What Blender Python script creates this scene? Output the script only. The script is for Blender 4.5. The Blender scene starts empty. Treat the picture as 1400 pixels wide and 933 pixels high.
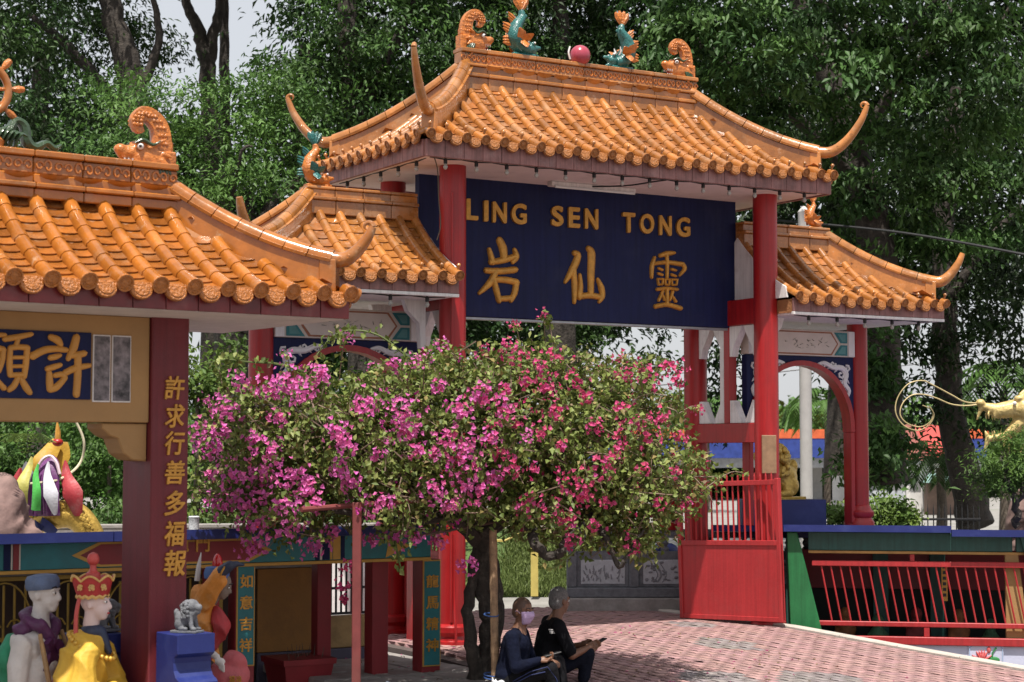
import bpy, bmesh, math, random
import numpy as np
from mathutils import Vector, Matrix, Euler

random.seed(7); np.random.seed(7)
scene = bpy.context.scene
COL = scene.collection
R = math.radians

# ------------------------------------------------------------------ camera, sky, sun, exposure
F_PX, IMG_W, IMG_H = 2476.0, 1400.0, 933.0
CAM = Vector((-8.81, -15.82, 2.0)); YAW = R(31.0); PITCH = R(3.55)
cam_data = bpy.data.cameras.new('camera'); camera = bpy.data.objects.new('camera', cam_data); COL.objects.link(camera)
camera.location = CAM; camera.rotation_euler = (R(90) + PITCH, 0, -YAW)
cam_data.sensor_width = 36.0; cam_data.lens = F_PX / IMG_W * 36.0
cam_data.clip_start = 0.1; cam_data.clip_end = 3000
cam_data.dof.use_dof = True; cam_data.dof.focus_distance = 18.3; cam_data.dof.aperture_fstop = 3.6
scene.camera = camera

SUN_EL = R(69.0); SUN_AZ = math.atan2(-0.60, -0.80)          # azimuth of the sun, measured from +Y towards +X
world = bpy.data.worlds.new('World'); scene.world = world; world.use_nodes = True
nt = world.node_tree; bg = nt.nodes['Background']
sky = nt.nodes.new('ShaderNodeTexSky'); sky.sky_type = 'NISHITA'; sky.sun_disc = False
sky.sun_elevation = SUN_EL; sky.sun_rotation = SUN_AZ; sky.air_density = 1.0; sky.dust_density = 4.0
cloud = nt.nodes.new('ShaderNodeMix'); cloud.data_type = 'RGBA'                       # thin bright tropical cloud veil
cloud.inputs['Factor'].default_value = 0.72; cloud.inputs['B'].default_value = (7.0, 7.12, 7.35, 1)
nt.links.new(sky.outputs['Color'], cloud.inputs['A']); nt.links.new(cloud.outputs['Result'], bg.inputs['Color'])
bg.inputs['Strength'].default_value = 0.092
sun_data = bpy.data.lights.new('sun', 'SUN'); sun = bpy.data.objects.new('sun', sun_data); COL.objects.link(sun)
sun_data.energy = 5.0; sun_data.angle = R(0.6); sun_data.color = (1.0, 0.95, 0.87)
sdir = Vector((math.sin(SUN_AZ) * math.cos(SUN_EL), math.cos(SUN_AZ) * math.cos(SUN_EL), math.sin(SUN_EL)))
sun.rotation_euler = sdir.to_track_quat('Z', 'Y').to_euler()
scene.view_settings.view_transform = 'Standard'; scene.view_settings.look = 'None'
scene.view_settings.exposure = 0.42; scene.view_settings.gamma = 1.0; scene.view_settings.use_curve_mapping = False
scene.render.engine = 'CYCLES'; scene.cycles.use_denoising = True
scene.cycles.max_bounces = 6; scene.cycles.transparent_max_bounces = 6

FWD = Vector((math.sin(YAW), math.cos(YAW), 0)); RGT = Vector((math.cos(YAW), -math.sin(YAW), 0)); UP = Vector((0, 0, 1))
def at(px, py, d):
    """the place seen at a pixel of the photograph, d metres ahead of the camera"""
    a = (px - IMG_W / 2) / F_PX; b = (IMG_H / 2 - py) / F_PX
    cp, sp = math.cos(PITCH), math.sin(PITCH)
    f = cp - b * sp; u = sp + b * cp
    return CAM + FWD * d + RGT * (a / f * d) + UP * (u / f * d)
def cl(lat, dep, z=0.0):
    p = CAM + FWD * dep + RGT * lat; return Vector((p.x, p.y, z))

# ------------------------------------------------------------------ materials
MATS = {}
def mat(name, col, rough=0.6, metal=0.0, var=0.25, vscale=6.0, bump=0.0, bscale=40.0, coat=0.0, dirt=None, dscale=3.0, damt=0.5, rnd=0.0, attr=False, spec=0.5, trans=0.0, streak=0.0, chips=None):
    if name in MATS: return MATS[name]
    m = bpy.data.materials.new(name); m.use_nodes = True; n = m.node_tree; L = n.links
    b = n.nodes['Principled BSDF']; b.inputs['Roughness'].default_value = rough; b.inputs['Metallic'].default_value = metal
    b.inputs['Coat Weight'].default_value = coat; b.inputs['Coat Roughness'].default_value = 0.12
    b.inputs['Specular IOR Level'].default_value = spec
    geo = n.nodes.new('ShaderNodeNewGeometry')
    if attr:
        src = n.nodes.new('ShaderNodeAttribute'); src.attribute_name = 'col'; cur = src.outputs['Color']
    else:
        src = n.nodes.new('ShaderNodeRGB'); src.outputs[0].default_value = (*col, 1); cur = src.outputs[0]
    if var > 0:
        tx = n.nodes.new('ShaderNodeTexNoise'); tx.inputs['Scale'].default_value = vscale; tx.inputs['Detail'].default_value = 6
        tx.inputs['Roughness'].default_value = 0.65
        L.new(geo.outputs['Position'], tx.inputs['Vector'])
        mr = n.nodes.new('ShaderNodeMapRange'); mr.inputs['From Min'].default_value = 0.3; mr.inputs['From Max'].default_value = 0.7
        mr.inputs['To Min'].default_value = 1 - var; mr.inputs['To Max'].default_value = 1 + var
        L.new(tx.outputs['Fac'], mr.inputs['Value'])
        val = mr.outputs['Result']
        if rnd > 0:
            oi = n.nodes.new('ShaderNodeObjectInfo'); r2 = n.nodes.new('ShaderNodeMapRange')
            r2.inputs['To Min'].default_value = 1 - rnd; r2.inputs['To Max'].default_value = 1 + rnd
            L.new(oi.outputs['Random'], r2.inputs['Value'])
            mm = n.nodes.new('ShaderNodeMath'); mm.operation = 'MULTIPLY'; L.new(val, mm.inputs[0]); L.new(r2.outputs['Result'], mm.inputs[1]); val = mm.outputs[0]
        mx = n.nodes.new('ShaderNodeVectorMath'); mx.operation = 'SCALE'
        L.new(cur, mx.inputs[0]); L.new(val, mx.inputs['Scale']); cur = mx.outputs[0]
        rr = n.nodes.new('ShaderNodeMapRange'); rr.inputs['To Min'].default_value = max(0.05, rough - 0.12); rr.inputs['To Max'].default_value = min(1, rough + 0.15)
        L.new(tx.outputs['Fac'], rr.inputs['Value']); L.new(rr.outputs['Result'], b.inputs['Roughness'])
    if dirt:
        t2 = n.nodes.new('ShaderNodeTexNoise'); t2.inputs['Scale'].default_value = dscale; t2.inputs['Detail'].default_value = 8; t2.inputs['Roughness'].default_value = 0.7
        L.new(geo.outputs['Position'], t2.inputs['Vector'])
        m2 = n.nodes.new('ShaderNodeMapRange'); m2.inputs['From Min'].default_value = 0.52; m2.inputs['From Max'].default_value = 0.75; m2.inputs['To Max'].default_value = damt
        L.new(t2.outputs['Fac'], m2.inputs['Value'])
        mm = n.nodes.new('ShaderNodeMix'); mm.data_type = 'RGBA'; mm.inputs['B'].default_value = (*dirt, 1)
        L.new(m2.outputs['Result'], mm.inputs['Factor']); L.new(cur, mm.inputs['A']); cur = mm.outputs['Result']
    if chips:                                                     # lime smears and worn glaze
        t5 = n.nodes.new('ShaderNodeTexNoise'); t5.inputs['Scale'].default_value = 9.0; t5.inputs['Detail'].default_value = 9; t5.inputs['Roughness'].default_value = 0.75
        L.new(geo.outputs['Position'], t5.inputs['Vector'])
        m5 = n.nodes.new('ShaderNodeMapRange'); m5.inputs['From Min'].default_value = 0.60; m5.inputs['From Max'].default_value = 0.70; m5.inputs['To Max'].default_value = 0.75
        L.new(t5.outputs['Fac'], m5.inputs['Value']); x5 = n.nodes.new('ShaderNodeMix'); x5.data_type = 'RGBA'; x5.inputs['B'].default_value = (*chips, 1)
        L.new(m5.outputs['Result'], x5.inputs['Factor']); L.new(cur, x5.inputs['A']); cur = x5.outputs['Result']
    if streak > 0:                                                # rain streaks and scuffs running down the paint
        mp = n.nodes.new('ShaderNodeMapping'); mp.inputs['Scale'].default_value = (22, 22, 0.9); L.new(geo.outputs['Position'], mp.inputs['Vector'])
        t4 = n.nodes.new('ShaderNodeTexNoise'); t4.inputs['Scale'].default_value = 1.0; t4.inputs['Detail'].default_value = 7; t4.inputs['Roughness'].default_value = 0.7; L.new(mp.outputs['Vector'], t4.inputs['Vector'])
        m4 = n.nodes.new('ShaderNodeMapRange'); m4.inputs['From Min'].default_value = 0.42; m4.inputs['From Max'].default_value = 0.72; m4.inputs['To Min'].default_value = 1.0; m4.inputs['To Max'].default_value = 1 - streak
        L.new(t4.outputs['Fac'], m4.inputs['Value'])
        s4 = n.nodes.new('ShaderNodeVectorMath'); s4.operation = 'SCALE'; L.new(cur, s4.inputs[0]); L.new(m4.outputs['Result'], s4.inputs['Scale']); cur = s4.outputs[0]
    L.new(cur, b.inputs['Base Color'])
    if bump > 0:
        t3 = n.nodes.new('ShaderNodeTexNoise'); t3.inputs['Scale'].default_value = bscale; t3.inputs['Detail'].default_value = 5
        L.new(geo.outputs['Position'], t3.inputs['Vector'])
        bp = n.nodes.new('ShaderNodeBump'); bp.inputs['Strength'].default_value = bump; bp.inputs['Distance'].default_value = 0.02
        L.new(t3.outputs['Fac'], bp.inputs['Height']); L.new(bp.outputs['Normal'], b.inputs['Normal'])
    if trans > 0:
        out = n.nodes['Material Output']; tr = n.nodes.new('ShaderNodeBsdfTranslucent'); ms = n.nodes.new('ShaderNodeMixShader'); ms.inputs[0].default_value = trans
        L.new(cur, tr.inputs['Color']); L.new(b.outputs[0], ms.inputs[1]); L.new(tr.outputs[0], ms.inputs[2]); L.new(ms.outputs[0], out.inputs['Surface'])
    MATS[name] = m; return m

TILE = mat('orange glazed tile', (0.37, 0.140, 0.031), 0.26, var=0.34, vscale=4.5, bump=0.14, bscale=30, coat=0.55, dirt=(0.40, 0.25, 0.14), dscale=3.5, damt=0.8, rnd=0.26, chips=(0.50, 0.36, 0.26))
TILE_P = mat('amber glazed tile', (0.36, 0.118, 0.017), 0.2, var=0.3, vscale=5, bump=0.08, bscale=25, coat=0.4, dirt=(0.45, 0.29, 0.17), dscale=4.5, damt=0.5, rnd=0.2, chips=(0.52, 0.33, 0.2))
PAN = mat('pan tile weathered and shaded', (0.24, 0.085, 0.021), 0.34, var=0.45, vscale=5, bump=0.15, bscale=30, coat=0.1, dirt=(0.30, 0.20, 0.13), dscale=4, damt=0.8, rnd=0.3, chips=(0.12, 0.08, 0.06))  # channel shade and grime are both put into the pan colours
PAN_P = mat('pan tile amber', (0.27, 0.088, 0.015), 0.26, var=0.4, vscale=5, bump=0.1, bscale=30, coat=0.2, dirt=(0.33, 0.2, 0.11), dscale=4, damt=0.6, rnd=0.26, chips=(0.14, 0.08, 0.05))
DECK = mat('roof mortar', (0.30, 0.13, 0.05), 0.8, bump=0.3, dirt=(0.12, 0.08, 0.06))
EDGE = mat('tile disc clay', (0.34, 0.125, 0.03), 0.4, var=0.3, vscale=50, bump=0.7, bscale=70, dirt=(0.25, 0.13, 0.07), dscale=12, damt=0.6)
RED = mat('red gloss paint', (0.36, 0.012, 0.014), 0.36, var=0.12, vscale=3, dirt=(0.30, 0.03, 0.03), dscale=2, damt=0.6, bump=0.05, bscale=18, streak=0.35)
RED_L = mat('bright red paint', (0.40, 0.024, 0.027), 0.45, var=0.1, vscale=3, dirt=(0.33, 0.05, 0.05), dscale=2.5, damt=0.6, bump=0.08, bscale=30, streak=0.3)
RED_D = mat('dark red paint', (0.24, 0.018, 0.024), 0.5, var=0.12, vscale=4, bump=0.06, bscale=60, dirt=(0.16, 0.02, 0.02), damt=0.5)
PAVRED = mat('maroon column paint', (0.15, 0.014, 0.021), 0.55, var=0.12, vscale=2, bump=0.1, bscale=90, dirt=(0.18, 0.03, 0.04), damt=0.6, streak=0.3)
MAROON = mat('maroon glazed fascia', (0.16, 0.02, 0.022), 0.35, var=0.3, vscale=5, dirt=(0.3, 0.12, 0.11), dscale=4, damt=0.5, rnd=0.15)
FASCIA = mat('faded maroon fascia', (0.28, 0.13, 0.12), 0.6, var=0.3, vscale=7, bump=0.15, dirt=(0.42, 0.27, 0.26), dscale=5, damt=0.7, streak=0.5)
NAVY = mat('navy paint', (0.012, 0.017, 0.070), 0.6, var=0.15, vscale=2, bump=0.05, bscale=8, spec=0.2, streak=0.35, dirt=(0.03, 0.035, 0.08), damt=0.5)
GOLD = mat('gold paint', (0.55, 0.27, 0.045), 0.38, metal=0.35, var=0.25, vscale=20, bump=0.1, bscale=60)
OCHRE = mat('ochre wall paint', (0.36, 0.205, 0.08), 0.7, var=0.12, vscale=2, bump=0.08, bscale=50, dirt=(0.35, 0.18, 0.06), damt=0.4)
WHITE = mat('white paint', (0.78, 0.75, 0.74), 0.6, var=0.07, vscale=3, bump=0.08, bscale=40, dirt=(0.5, 0.42, 0.4), dscale=4, damt=0.6, streak=0.25)
SOFFIT = mat('soffit plaster', (0.76, 0.66, 0.65), 0.75, var=0.08, vscale=2, bump=0.1, bscale=30, dirt=(0.52, 0.42, 0.4), dscale=3, damt=0.7)
BLUE = mat('blue paint', (0.012, 0.022, 0.14), 0.45, var=0.15, vscale=3, bump=0.06, bscale=30, dirt=(0.05, 0.07, 0.2), damt=0.5)
TEAL = mat('teal paint', (0.02, 0.17, 0.19), 0.5, var=0.2, vscale=5, bump=0.05, dirt=(0.03, 0.1, 0.11), damt=0.5)
DGREEN = mat('dark green paint', (0.018, 0.085, 0.07), 0.5, var=0.25, vscale=5, bump=0.06, dirt=(0.05, 0.12, 0.1), damt=0.5, streak=0.4)
GREENP = mat('bright green paint', (0.018, 0.16, 0.05), 0.45, var=0.15, vscale=5, bump=0.06, streak=0.4)
STONE = mat('grey carved stone', (0.13, 0.135, 0.15), 0.7, var=0.3, vscale=12, bump=0.35, bscale=60, dirt=(0.22, 0.22, 0.23), damt=0.4)
STONE_L = mat('pale carved stone', (0.42, 0.43, 0.46), 0.7, var=0.15, vscale=20, bump=0.2, bscale=60)
CONC = mat('weathered concrete', (0.27, 0.25, 0.235), 0.85, var=0.3, vscale=5, bump=0.3, bscale=30, dirt=(0.12, 0.11, 0.1), damt=0.6)
LAVENDER = mat('pale lavender wall', (0.55, 0.57, 0.72), 0.7, var=0.1, vscale=3, bump=0.08, dirt=(0.4, 0.4, 0.46), damt=0.4)
BLACKM = mat('black iron', (0.015, 0.015, 0.017), 0.5, var=0.2)
BULB = mat('bulb glass', (0.35, 0.33, 0.3), 0.15, var=0.05, spec=0.8)
GOLDB = mat('bright gold statue', (0.60, 0.40, 0.09), 0.34, metal=0.45, var=0.25, vscale=12, bump=0.5, bscale=28, dirt=(0.3, 0.17, 0.04), dscale=9, damt=0.6)
TEALG = mat('teal glaze', (0.022, 0.125, 0.115), 0.25, var=0.35, vscale=30, bump=0.5, bscale=55, coat=0.3)
OLIVEG = mat('dark green glaze', (0.03, 0.06, 0.025), 0.22, var=0.3, vscale=20, bump=0.3, bscale=40, coat=0.3)
ORN = mat('ornament amber glaze', (0.50, 0.16, 0.028), 0.28, var=0.35, vscale=22, bump=0.6, bscale=45, coat=0.3, dirt=(0.28, 0.12, 0.05), dscale=14, damt=0.6)
BARK = mat('grey brown bark', (0.10, 0.078, 0.06), 0.9, var=0.4, vscale=9, bump=0.9, bscale=26, dirt=(0.2, 0.17, 0.14), dscale=5, damt=0.5)
BARK_D = mat('dark bark', (0.045, 0.036, 0.03), 0.9, var=0.5, vscale=11, bump=1.0, bscale=24, dirt=(0.16, 0.135, 0.11), dscale=9, damt=0.7, streak=0.5)
LEAF = mat('leaf', (0.05, 0.1, 0.02), 0.5, var=0.0, attr=True, trans=0.24, spec=0.25)
PETAL = mat('bract petal', (0.6, 0.05, 0.3), 0.6, var=0.0, attr=True, trans=0.35, spec=0.3)
PAVER = mat('concrete paver', (0.3, 0.13, 0.12), 0.85, var=0.22, vscale=9, bump=0.3, bscale=80, attr=True, dirt=(0.26, 0.19, 0.18), dscale=1.6, damt=0.45)
ROCK = mat('purple brown rock', (0.22, 0.14, 0.125), 0.85, var=0.3, vscale=4, bump=0.8, bscale=9, dirt=(0.13, 0.085, 0.08), damt=0.7)
SKIN = mat('tanned skin', (0.17, 0.08, 0.046), 0.5, var=0.12, vscale=25, bump=0.05, bscale=120)  # also darkened to stand in for the deep shade under the tree

# ------------------------------------------------------------------ mesh helpers
class MB:
    """collects shapes, then links them as ONE mesh object"""
    def __init__(s): s.v = []; s.f = []
    def add(s, vs, fs, M=None):
        o = len(s.v)
        s.v += [tuple(M @ Vector(p)) if M is not None else tuple(p) for p in vs]
        s.f += [tuple(i + o for i in f) for f in fs]; return s
    def box(s, lo, hi, M=None):
        x0, y0, z0 = lo; x1, y1, z1 = hi
        vs = [(x0,y0,z0),(x1,y0,z0),(x1,y1,z0),(x0,y1,z0),(x0,y0,z1),(x1,y0,z1),(x1,y1,z1),(x0,y1,z1)]
        return s.add(vs, [(0,3,2,1),(4,5,6,7),(0,1,5,4),(1,2,6,5),(2,3,7,6),(3,0,4,7)], M)
    def cbox(s, lo, hi, c=0.01, M=None):
        bm = bmesh.new(); bmesh.ops.create_cube(bm, size=1.0)
        lo = Vector(lo); hi = Vector(hi)
        for v in bm.verts: v.co = Vector((lo[i] + (v.co[i] + 0.5) * (hi[i] - lo[i]) for i in range(3)))
        bmesh.ops.bevel(bm, geom=bm.edges[:], offset=c, segments=1, affect='EDGES')
        s.add([v.co.copy() for v in bm.verts], [[v.index for v in f.verts] for f in bm.faces], M); bm.free(); return s
    def tube(s, pts, rad, n=8, caps=True, sq=1.0, M=None):
        pts = [Vector(p) for p in pts]; k = len(pts)
        if not hasattr(rad, '__len__'): rad = [rad] * k
        vs = []; fs = []; prev = None
        for i, p in enumerate(pts):
            t = (pts[min(i+1, k-1)] - pts[max(i-1, 0)])
            t = t.normalized() if t.length > 1e-9 else Vector((0, 0, 1))
            if prev is None:
                a = Vector((0, 0, 1)) if abs(t.z) < 0.9 else Vector((1, 0, 0)); x = t.cross(a).normalized()
            else:
                x = prev - t * prev.dot(t); x = x.normalized() if x.length > 1e-6 else t.orthogonal().normalized()
            prev = x; y = t.cross(x)
            for j in range(n):
                an = 2 * math.pi * j / n
                vs.append(p + (x * math.cos(an) + y * math.sin(an) * sq) * rad[i])
        for i in range(k - 1):
            for j in range(n):
                fs.append((i*n+j, i*n+(j+1) % n, (i+1)*n+(j+1) % n, (i+1)*n+j))
        if caps: fs.append(tuple(range(n))[::-1]); fs.append(tuple((k-1)*n+j for j in range(n)))
        return s.add(vs, fs, M)
    def lathe(s, prof, n=24, c=(0, 0, 0), M=None):
        vs = []; fs = []
        for r, z in prof:
            for j in range(n):
                an = 2 * math.pi * j / n; vs.append((c[0] + r * math.cos(an), c[1] + r * math.sin(an), c[2] + z))
        for i in range(len(prof) - 1):
            for j in range(n): fs.append((i*n+j, i*n+(j+1) % n, (i+1)*n+(j+1) % n, (i+1)*n+j))
        fs.append(tuple(range(n))[::-1]); fs.append(tuple((len(prof)-1)*n+j for j in range(n)))
        return s.add(vs, fs, M)
    def ell(s, c, r, nu=14, nv=9, M=None):
        if not hasattr(r, '__len__'): r = (r, r, r)
        vs = []; fs = []
        for i in range(nv + 1):
            th = math.pi * i / nv
            for j in range(nu):
                ph = 2 * math.pi * j / nu
                vs.append((c[0] + r[0]*math.sin(th)*math.cos(ph), c[1] + r[1]*math.sin(th)*math.sin(ph), c[2] - r[2]*math.cos(th)))
        for i in range(nv):
            for j in range(nu): fs.append((i*nu+j, i*nu+(j+1) % nu, (i+1)*nu+(j+1) % nu, (i+1)*nu+j))
        return s.add(vs, fs, M)
    def prism(s, poly, d0, d1, M=None, bev=0.0):
        """2D outline (x, z) extruded along y from d0 to d1; bev insets the d0 face"""
        n = len(poly); vs = [(x, d1, z) for x, z in poly]
        if bev > 0:
            cx = sum(p[0] for p in poly)/n; cz = sum(p[1] for p in poly)/n
            vs += [(x, d0 + bev, z) for x, z in poly]
            ins = []
            for i in range(n):
                a = Vector(poly[i-1]); b = Vector(poly[i]); c = Vector(poly[(i+1) % n])
                t = ((b-a).normalized() + (c-b).normalized()); t = t.normalized() if t.length > 1e-6 else Vector((1, 0))
                ins.append((b.x - t.y*bev*s_area(poly), d0, b.y + t.x*bev*s_area(poly)))
            vs += ins
        else:
            vs += [(x, d0, z) for x, z in poly]
        k = len(vs)//n; fs = [tuple(range(n)), tuple((k-1)*n + i for i in range(n))[::-1]]
        for q in range(k-1):
            for i in range(n): fs.append((q*n+i, q*n+(i+1) % n, (q+1)*n+(i+1) % n, (q+1)*n+i)[::-1])
        return s.add(vs, fs, M)
    def mesh(s, name, m, smooth=False):
        me = bpy.data.meshes.new(name); me.from_pydata(s.v, [], s.f); me.materials.append(m)
        bm = bmesh.new(); bm.from_mesh(me); bmesh.ops.recalc_face_normals(bm, faces=bm.faces[:]); bm.to_mesh(me); bm.free()
        if smooth: smooth_by_angle(me)
        return me
    def build(s, name, m, parent=None, smooth=False, M=None):
        return link(name, s.mesh(name, m, smooth), parent, M)
def s_area(poly):
    a = sum(poly[i-1][0]*poly[i][1] - poly[i][0]*poly[i-1][1] for i in range(len(poly))); return 1.0 if a > 0 else -1.0
def smooth_by_angle(me, ang=40):
    me.polygons.foreach_set('use_smooth', [True] * len(me.polygons))
    try: me.set_sharp_from_angle(angle=R(ang))
    except Exception: pass
def link(name, me, parent=None, M=None):
    o = bpy.data.objects.new(name, me); COL.objects.link(o)
    if parent is not None: o.parent = parent
    if M is not None: o.matrix_local = M
    return o
def empty(name, loc=(0, 0, 0), rz=0.0, parent=None):
    o = bpy.data.objects.new(name, None); COL.objects.link(o); o.location = loc; o.rotation_euler = (0, 0, rz)
    o.empty_display_size = 0.2
    if parent is not None: o.parent = parent
    return o
def tag(o, label=None, cat=None, group=None, kind=None):
    if label: o['label'] = label
    if cat: o['category'] = cat
    if group: o['group'] = group
    if kind: o['kind'] = kind
    return o
def frame(o, x, y, z):
    """matrix with the given axes and origin"""
    M = Matrix.Identity(4)
    for i, a in enumerate((x, y, z)):
        for j in range(3): M[j][i] = a[j]
    for j in range(3): M[j][3] = o[j]
    return M
def T(x, y, z): return Matrix.Translation((x, y, z))
def RZ(a): return Matrix.Rotation(a, 4, 'Z')
def RX(a): return Matrix.Rotation(a, 4, 'X')
def RY(a): return Matrix.Rotation(a, 4, 'Y')
def bez(p0, p1, p2, p3, n):
    P = [Vector(p) for p in (p0, p1, p2, p3)]; out = []
    for i in range(n + 1):
        t = i / n; q = 1 - t
        out.append(P[0]*q**3 + P[1]*3*q*q*t + P[2]*3*q*t*t + P[3]*t**3)
    return out
def crom(pts, per=6):
    """smooth curve through points"""
    P = [Vector(p) for p in pts]; out = []
    for i in range(len(P) - 1):
        a, b, c, d = P[max(i-1, 0)], P[i], P[i+1], P[min(i+2, len(P)-1)]
        for k in range(per):
            t = k / per
            out.append(0.5 * ((2*b) + (c-a)*t + (2*a-5*b+4*c-d)*t*t + (3*b-a-3*c+d)*t**3))
    out.append(P[-1]); return out
def lerps(r, n):
    xs = np.linspace(0, 1, len(r)); return list(np.interp(np.linspace(0, 1, n), xs, r))
def text_mesh(txt, size, depth, m, bold=0.0, bevel=0.0, name='letter', shear=0.0):
    cu = bpy.data.curves.new('lettering', 'FONT'); cu.body = txt; cu.size = size; cu.extrude = depth; cu.offset = bold
    cu.bevel_depth = bevel; cu.bevel_resolution = 1; cu.align_x = 'CENTER'; cu.align_y = 'CENTER'; cu.resolution_u = 4; cu.shear = shear
    o = bpy.data.objects.new('lettering', cu); COL.objects.link(o)
    dg = bpy.context.evaluated_depsgraph_get(); me = bpy.data.meshes.new_from_object(o.evaluated_get(dg))
    bpy.data.objects.remove(o); bpy.data.curves.remove(cu)
    co = np.zeros(len(me.vertices)*3); me.vertices.foreach_get('co', co); co = co.reshape(-1, 3)
    if len(co):
        mid = (co.min(0) + co.max(0)) / 2; mid[2] = 0; co -= mid; me.vertices.foreach_set('co', co.ravel()); me.update()
    me.name = name; me.materials.clear(); me.materials.append(m); return me
def sculpt(prims, voxel=0.012, smooth=4, name='body', m=None, parent=None, M=None, folds=0.0, ffreq=26.0):
    """one continuous surface fused from tapered limbs ('c', p0, r0, p1, r1) and ellipsoids ('e', centre, radii[, matrix])"""
    b = MB()
    for p in prims:
        if p[0] == 'c':
            a, c = Vector(p[1]), Vector(p[3]); n = 5
            b.tube([a.lerp(c, i/n) for i in range(n+1)], [p[2] + (p[4]-p[2])*i/n for i in range(n+1)], 10)
            b.ell(a, p[2], 10, 6); b.ell(c, p[4], 10, 6)
        elif p[0] == 'e':
            b.ell((0, 0, 0) if len(p) > 3 else p[1], p[2], 14, 9, M=(T(*p[1]) @ p[3]) if len(p) > 3 else None)
        elif p[0] == 't':
            b.tube(p[1], p[2], 10); b.ell(p[1][0], p[2][0], 8, 6); b.ell(p[1][-1], p[2][-1], 8, 6)
        elif p[0] == 'b':
            b.cbox(p[1], p[2], 0.004, p[3] if len(p) > 3 else None)
    me = b.mesh('tmp', m or SKIN); o = bpy.data.objects.new('tmp', me); COL.objects.link(o)
    rm = o.modifiers.new('r', 'REMESH'); rm.mode = 'VOXEL'; rm.voxel_size = voxel; rm.adaptivity = 0
    if smooth:
        sm = o.modifiers.new('s', 'SMOOTH'); sm.iterations = smooth; sm.factor = 0.5
    dg = bpy.context.evaluated_depsgraph_get(); out = bpy.data.meshes.new_from_object(o.evaluated_get(dg))
    bpy.data.objects.remove(o); bpy.data.meshes.remove(me)
    out.name = name; out.materials.clear(); out.materials.append(m or SKIN)
    if folds:
        k = len(out.vertices); co = np.zeros(k*3); no = np.zeros(k*3); out.vertices.foreach_get('co', co); out.vertices.foreach_get('normal', no)
        co = co.reshape(-1, 3); no = no.reshape(-1, 3); z = co[:, 2]
        w = (1 - 2*np.abs(np.sin(ffreq*0.5*(co[:, 0]*0.8 + 0.5*co[:, 1] + 0.45*z) + 1.6*np.sin(z*5.0 + co[:, 1]*4))))*0.7 + 0.5*np.sin(ffreq*0.5*(co[:, 1] - 0.4*z) + 1.3*np.sin(z*9.0 + co[:, 0]*7))
        co += no*(w*folds)[:, None]; out.vertices.foreach_set('co', co.ravel()); out.update()
    out.polygons.foreach_set('use_smooth', [True] * len(out.polygons))
    return link(name, out, parent, M)
def tri_mesh(name, V, Tri, m, cols=None, parent=None, smooth=False):
    """a big mesh from arrays: V (n,3), Tri (k,3), one colour per vertex"""
    me = bpy.data.meshes.new(name); V = np.asarray(V, np.float32); Tri = np.asarray(Tri, np.int32)
    me.vertices.add(len(V)); me.vertices.foreach_set('co', V.ravel())
    k = len(Tri); me.loops.add(k*3); me.loops.foreach_set('vertex_index', Tri.ravel())
    me.polygons.add(k); me.polygons.foreach_set('loop_start', np.arange(k, dtype=np.int32)*3)
    me.update(calc_edges=True); me.materials.append(m)
    if cols is not None:
        ca = me.attributes.new('col', 'FLOAT_COLOR', 'POINT')
        c4 = np.ones((len(V), 4), np.float32); c4[:, :3] = cols; ca.data.foreach_set('color', c4.ravel())
    if smooth: me.polygons.foreach_set('use_smooth', [True]*k)
    return link(name, me, parent)
def leaf_arrays(C, axis, nrm, L, W, col, fold=0.25):
    """rhombic folded leaves: centres C, length direction axis, face normal nrm (all (n,3)), sizes L, W (n,), colours (n,3)"""
    n = len(C); axis = axis / (np.linalg.norm(axis, axis=1, keepdims=True) + 1e-9)
    side = np.cross(axis, nrm); side /= (np.linalg.norm(side, axis=1, keepdims=True) + 1e-9); nn = np.cross(side, axis)
    L = np.asarray(L).reshape(-1, 1); W = np.asarray(W).reshape(-1, 1)
    a = C - axis*L*0.5; t = C + axis*L*0.5 - nn*L*0.08; m1 = C + side*W*0.5 + nn*W*fold - axis*L*0.05; m2 = C - side*W*0.5 + nn*W*fold - axis*L*0.05
    V = np.stack([a, m1, t, m2], 1).reshape(-1, 3)
    i = np.arange(n)*4; Tr = np.concatenate([np.stack([i, i+1, i+2], 1), np.stack([i, i+2, i+3], 1)], 0)
    return V, Tr, np.repeat(col, 4, 0)
def rdir(n):
    v = np.random.normal(size=(n, 3)); return v / np.linalg.norm(v, axis=1, keepdims=True)
# ------------------------------------------------------------------ roof system: every tile a piece of its own
CACHE = {}
def roll_mesh(r, L, m):
    k = ('roll', r, L, m.name)
    if k not in CACHE:
        b = MB(); n = 7; vs = []; fs = []
        for y, q in ((0.0, 0.97), (0.0, 1.075), (L*0.10, 1.05), (L*1.04, 0.965)):
            for j in range(n):
                a = math.pi * (-0.12 + 1.24 * j / (n-1)); vs.append((q*r*math.cos(a), y, q*r*math.sin(a)))
        for i in range(3):
            for j in range(n-1): fs.append((i*n+j, i*n+j+1, (i+1)*n+j+1, (i+1)*n+j))
        b.add(vs, fs); CACHE[k] = b.mesh('roll_tile', m, True)
    return CACHE[k]
def pan_mesh(w, L, m):
    k = ('pan', w, L, m.name)
    if k not in CACHE:
        b = MB(); n = 5; vs = []; fs = []; th = 0.008
        for y, z in ((0.0, 0.004), (0.0, 0.004+th), (L*1.25, -0.004)):
            for j in range(n):
                x = -1 + 2*j/(n-1); vs.append((x*w/2, y, z - 0.018*(1-x*x)))
        for i in range(2):
            for j in range(n-1): fs.append((i*n+j, i*n+j+1, (i+1)*n+j+1, (i+1)*n+j))
        b.add(vs, fs); CACHE[k] = b.mesh('pan_tile', m, True)
    return CACHE[k]
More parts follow.
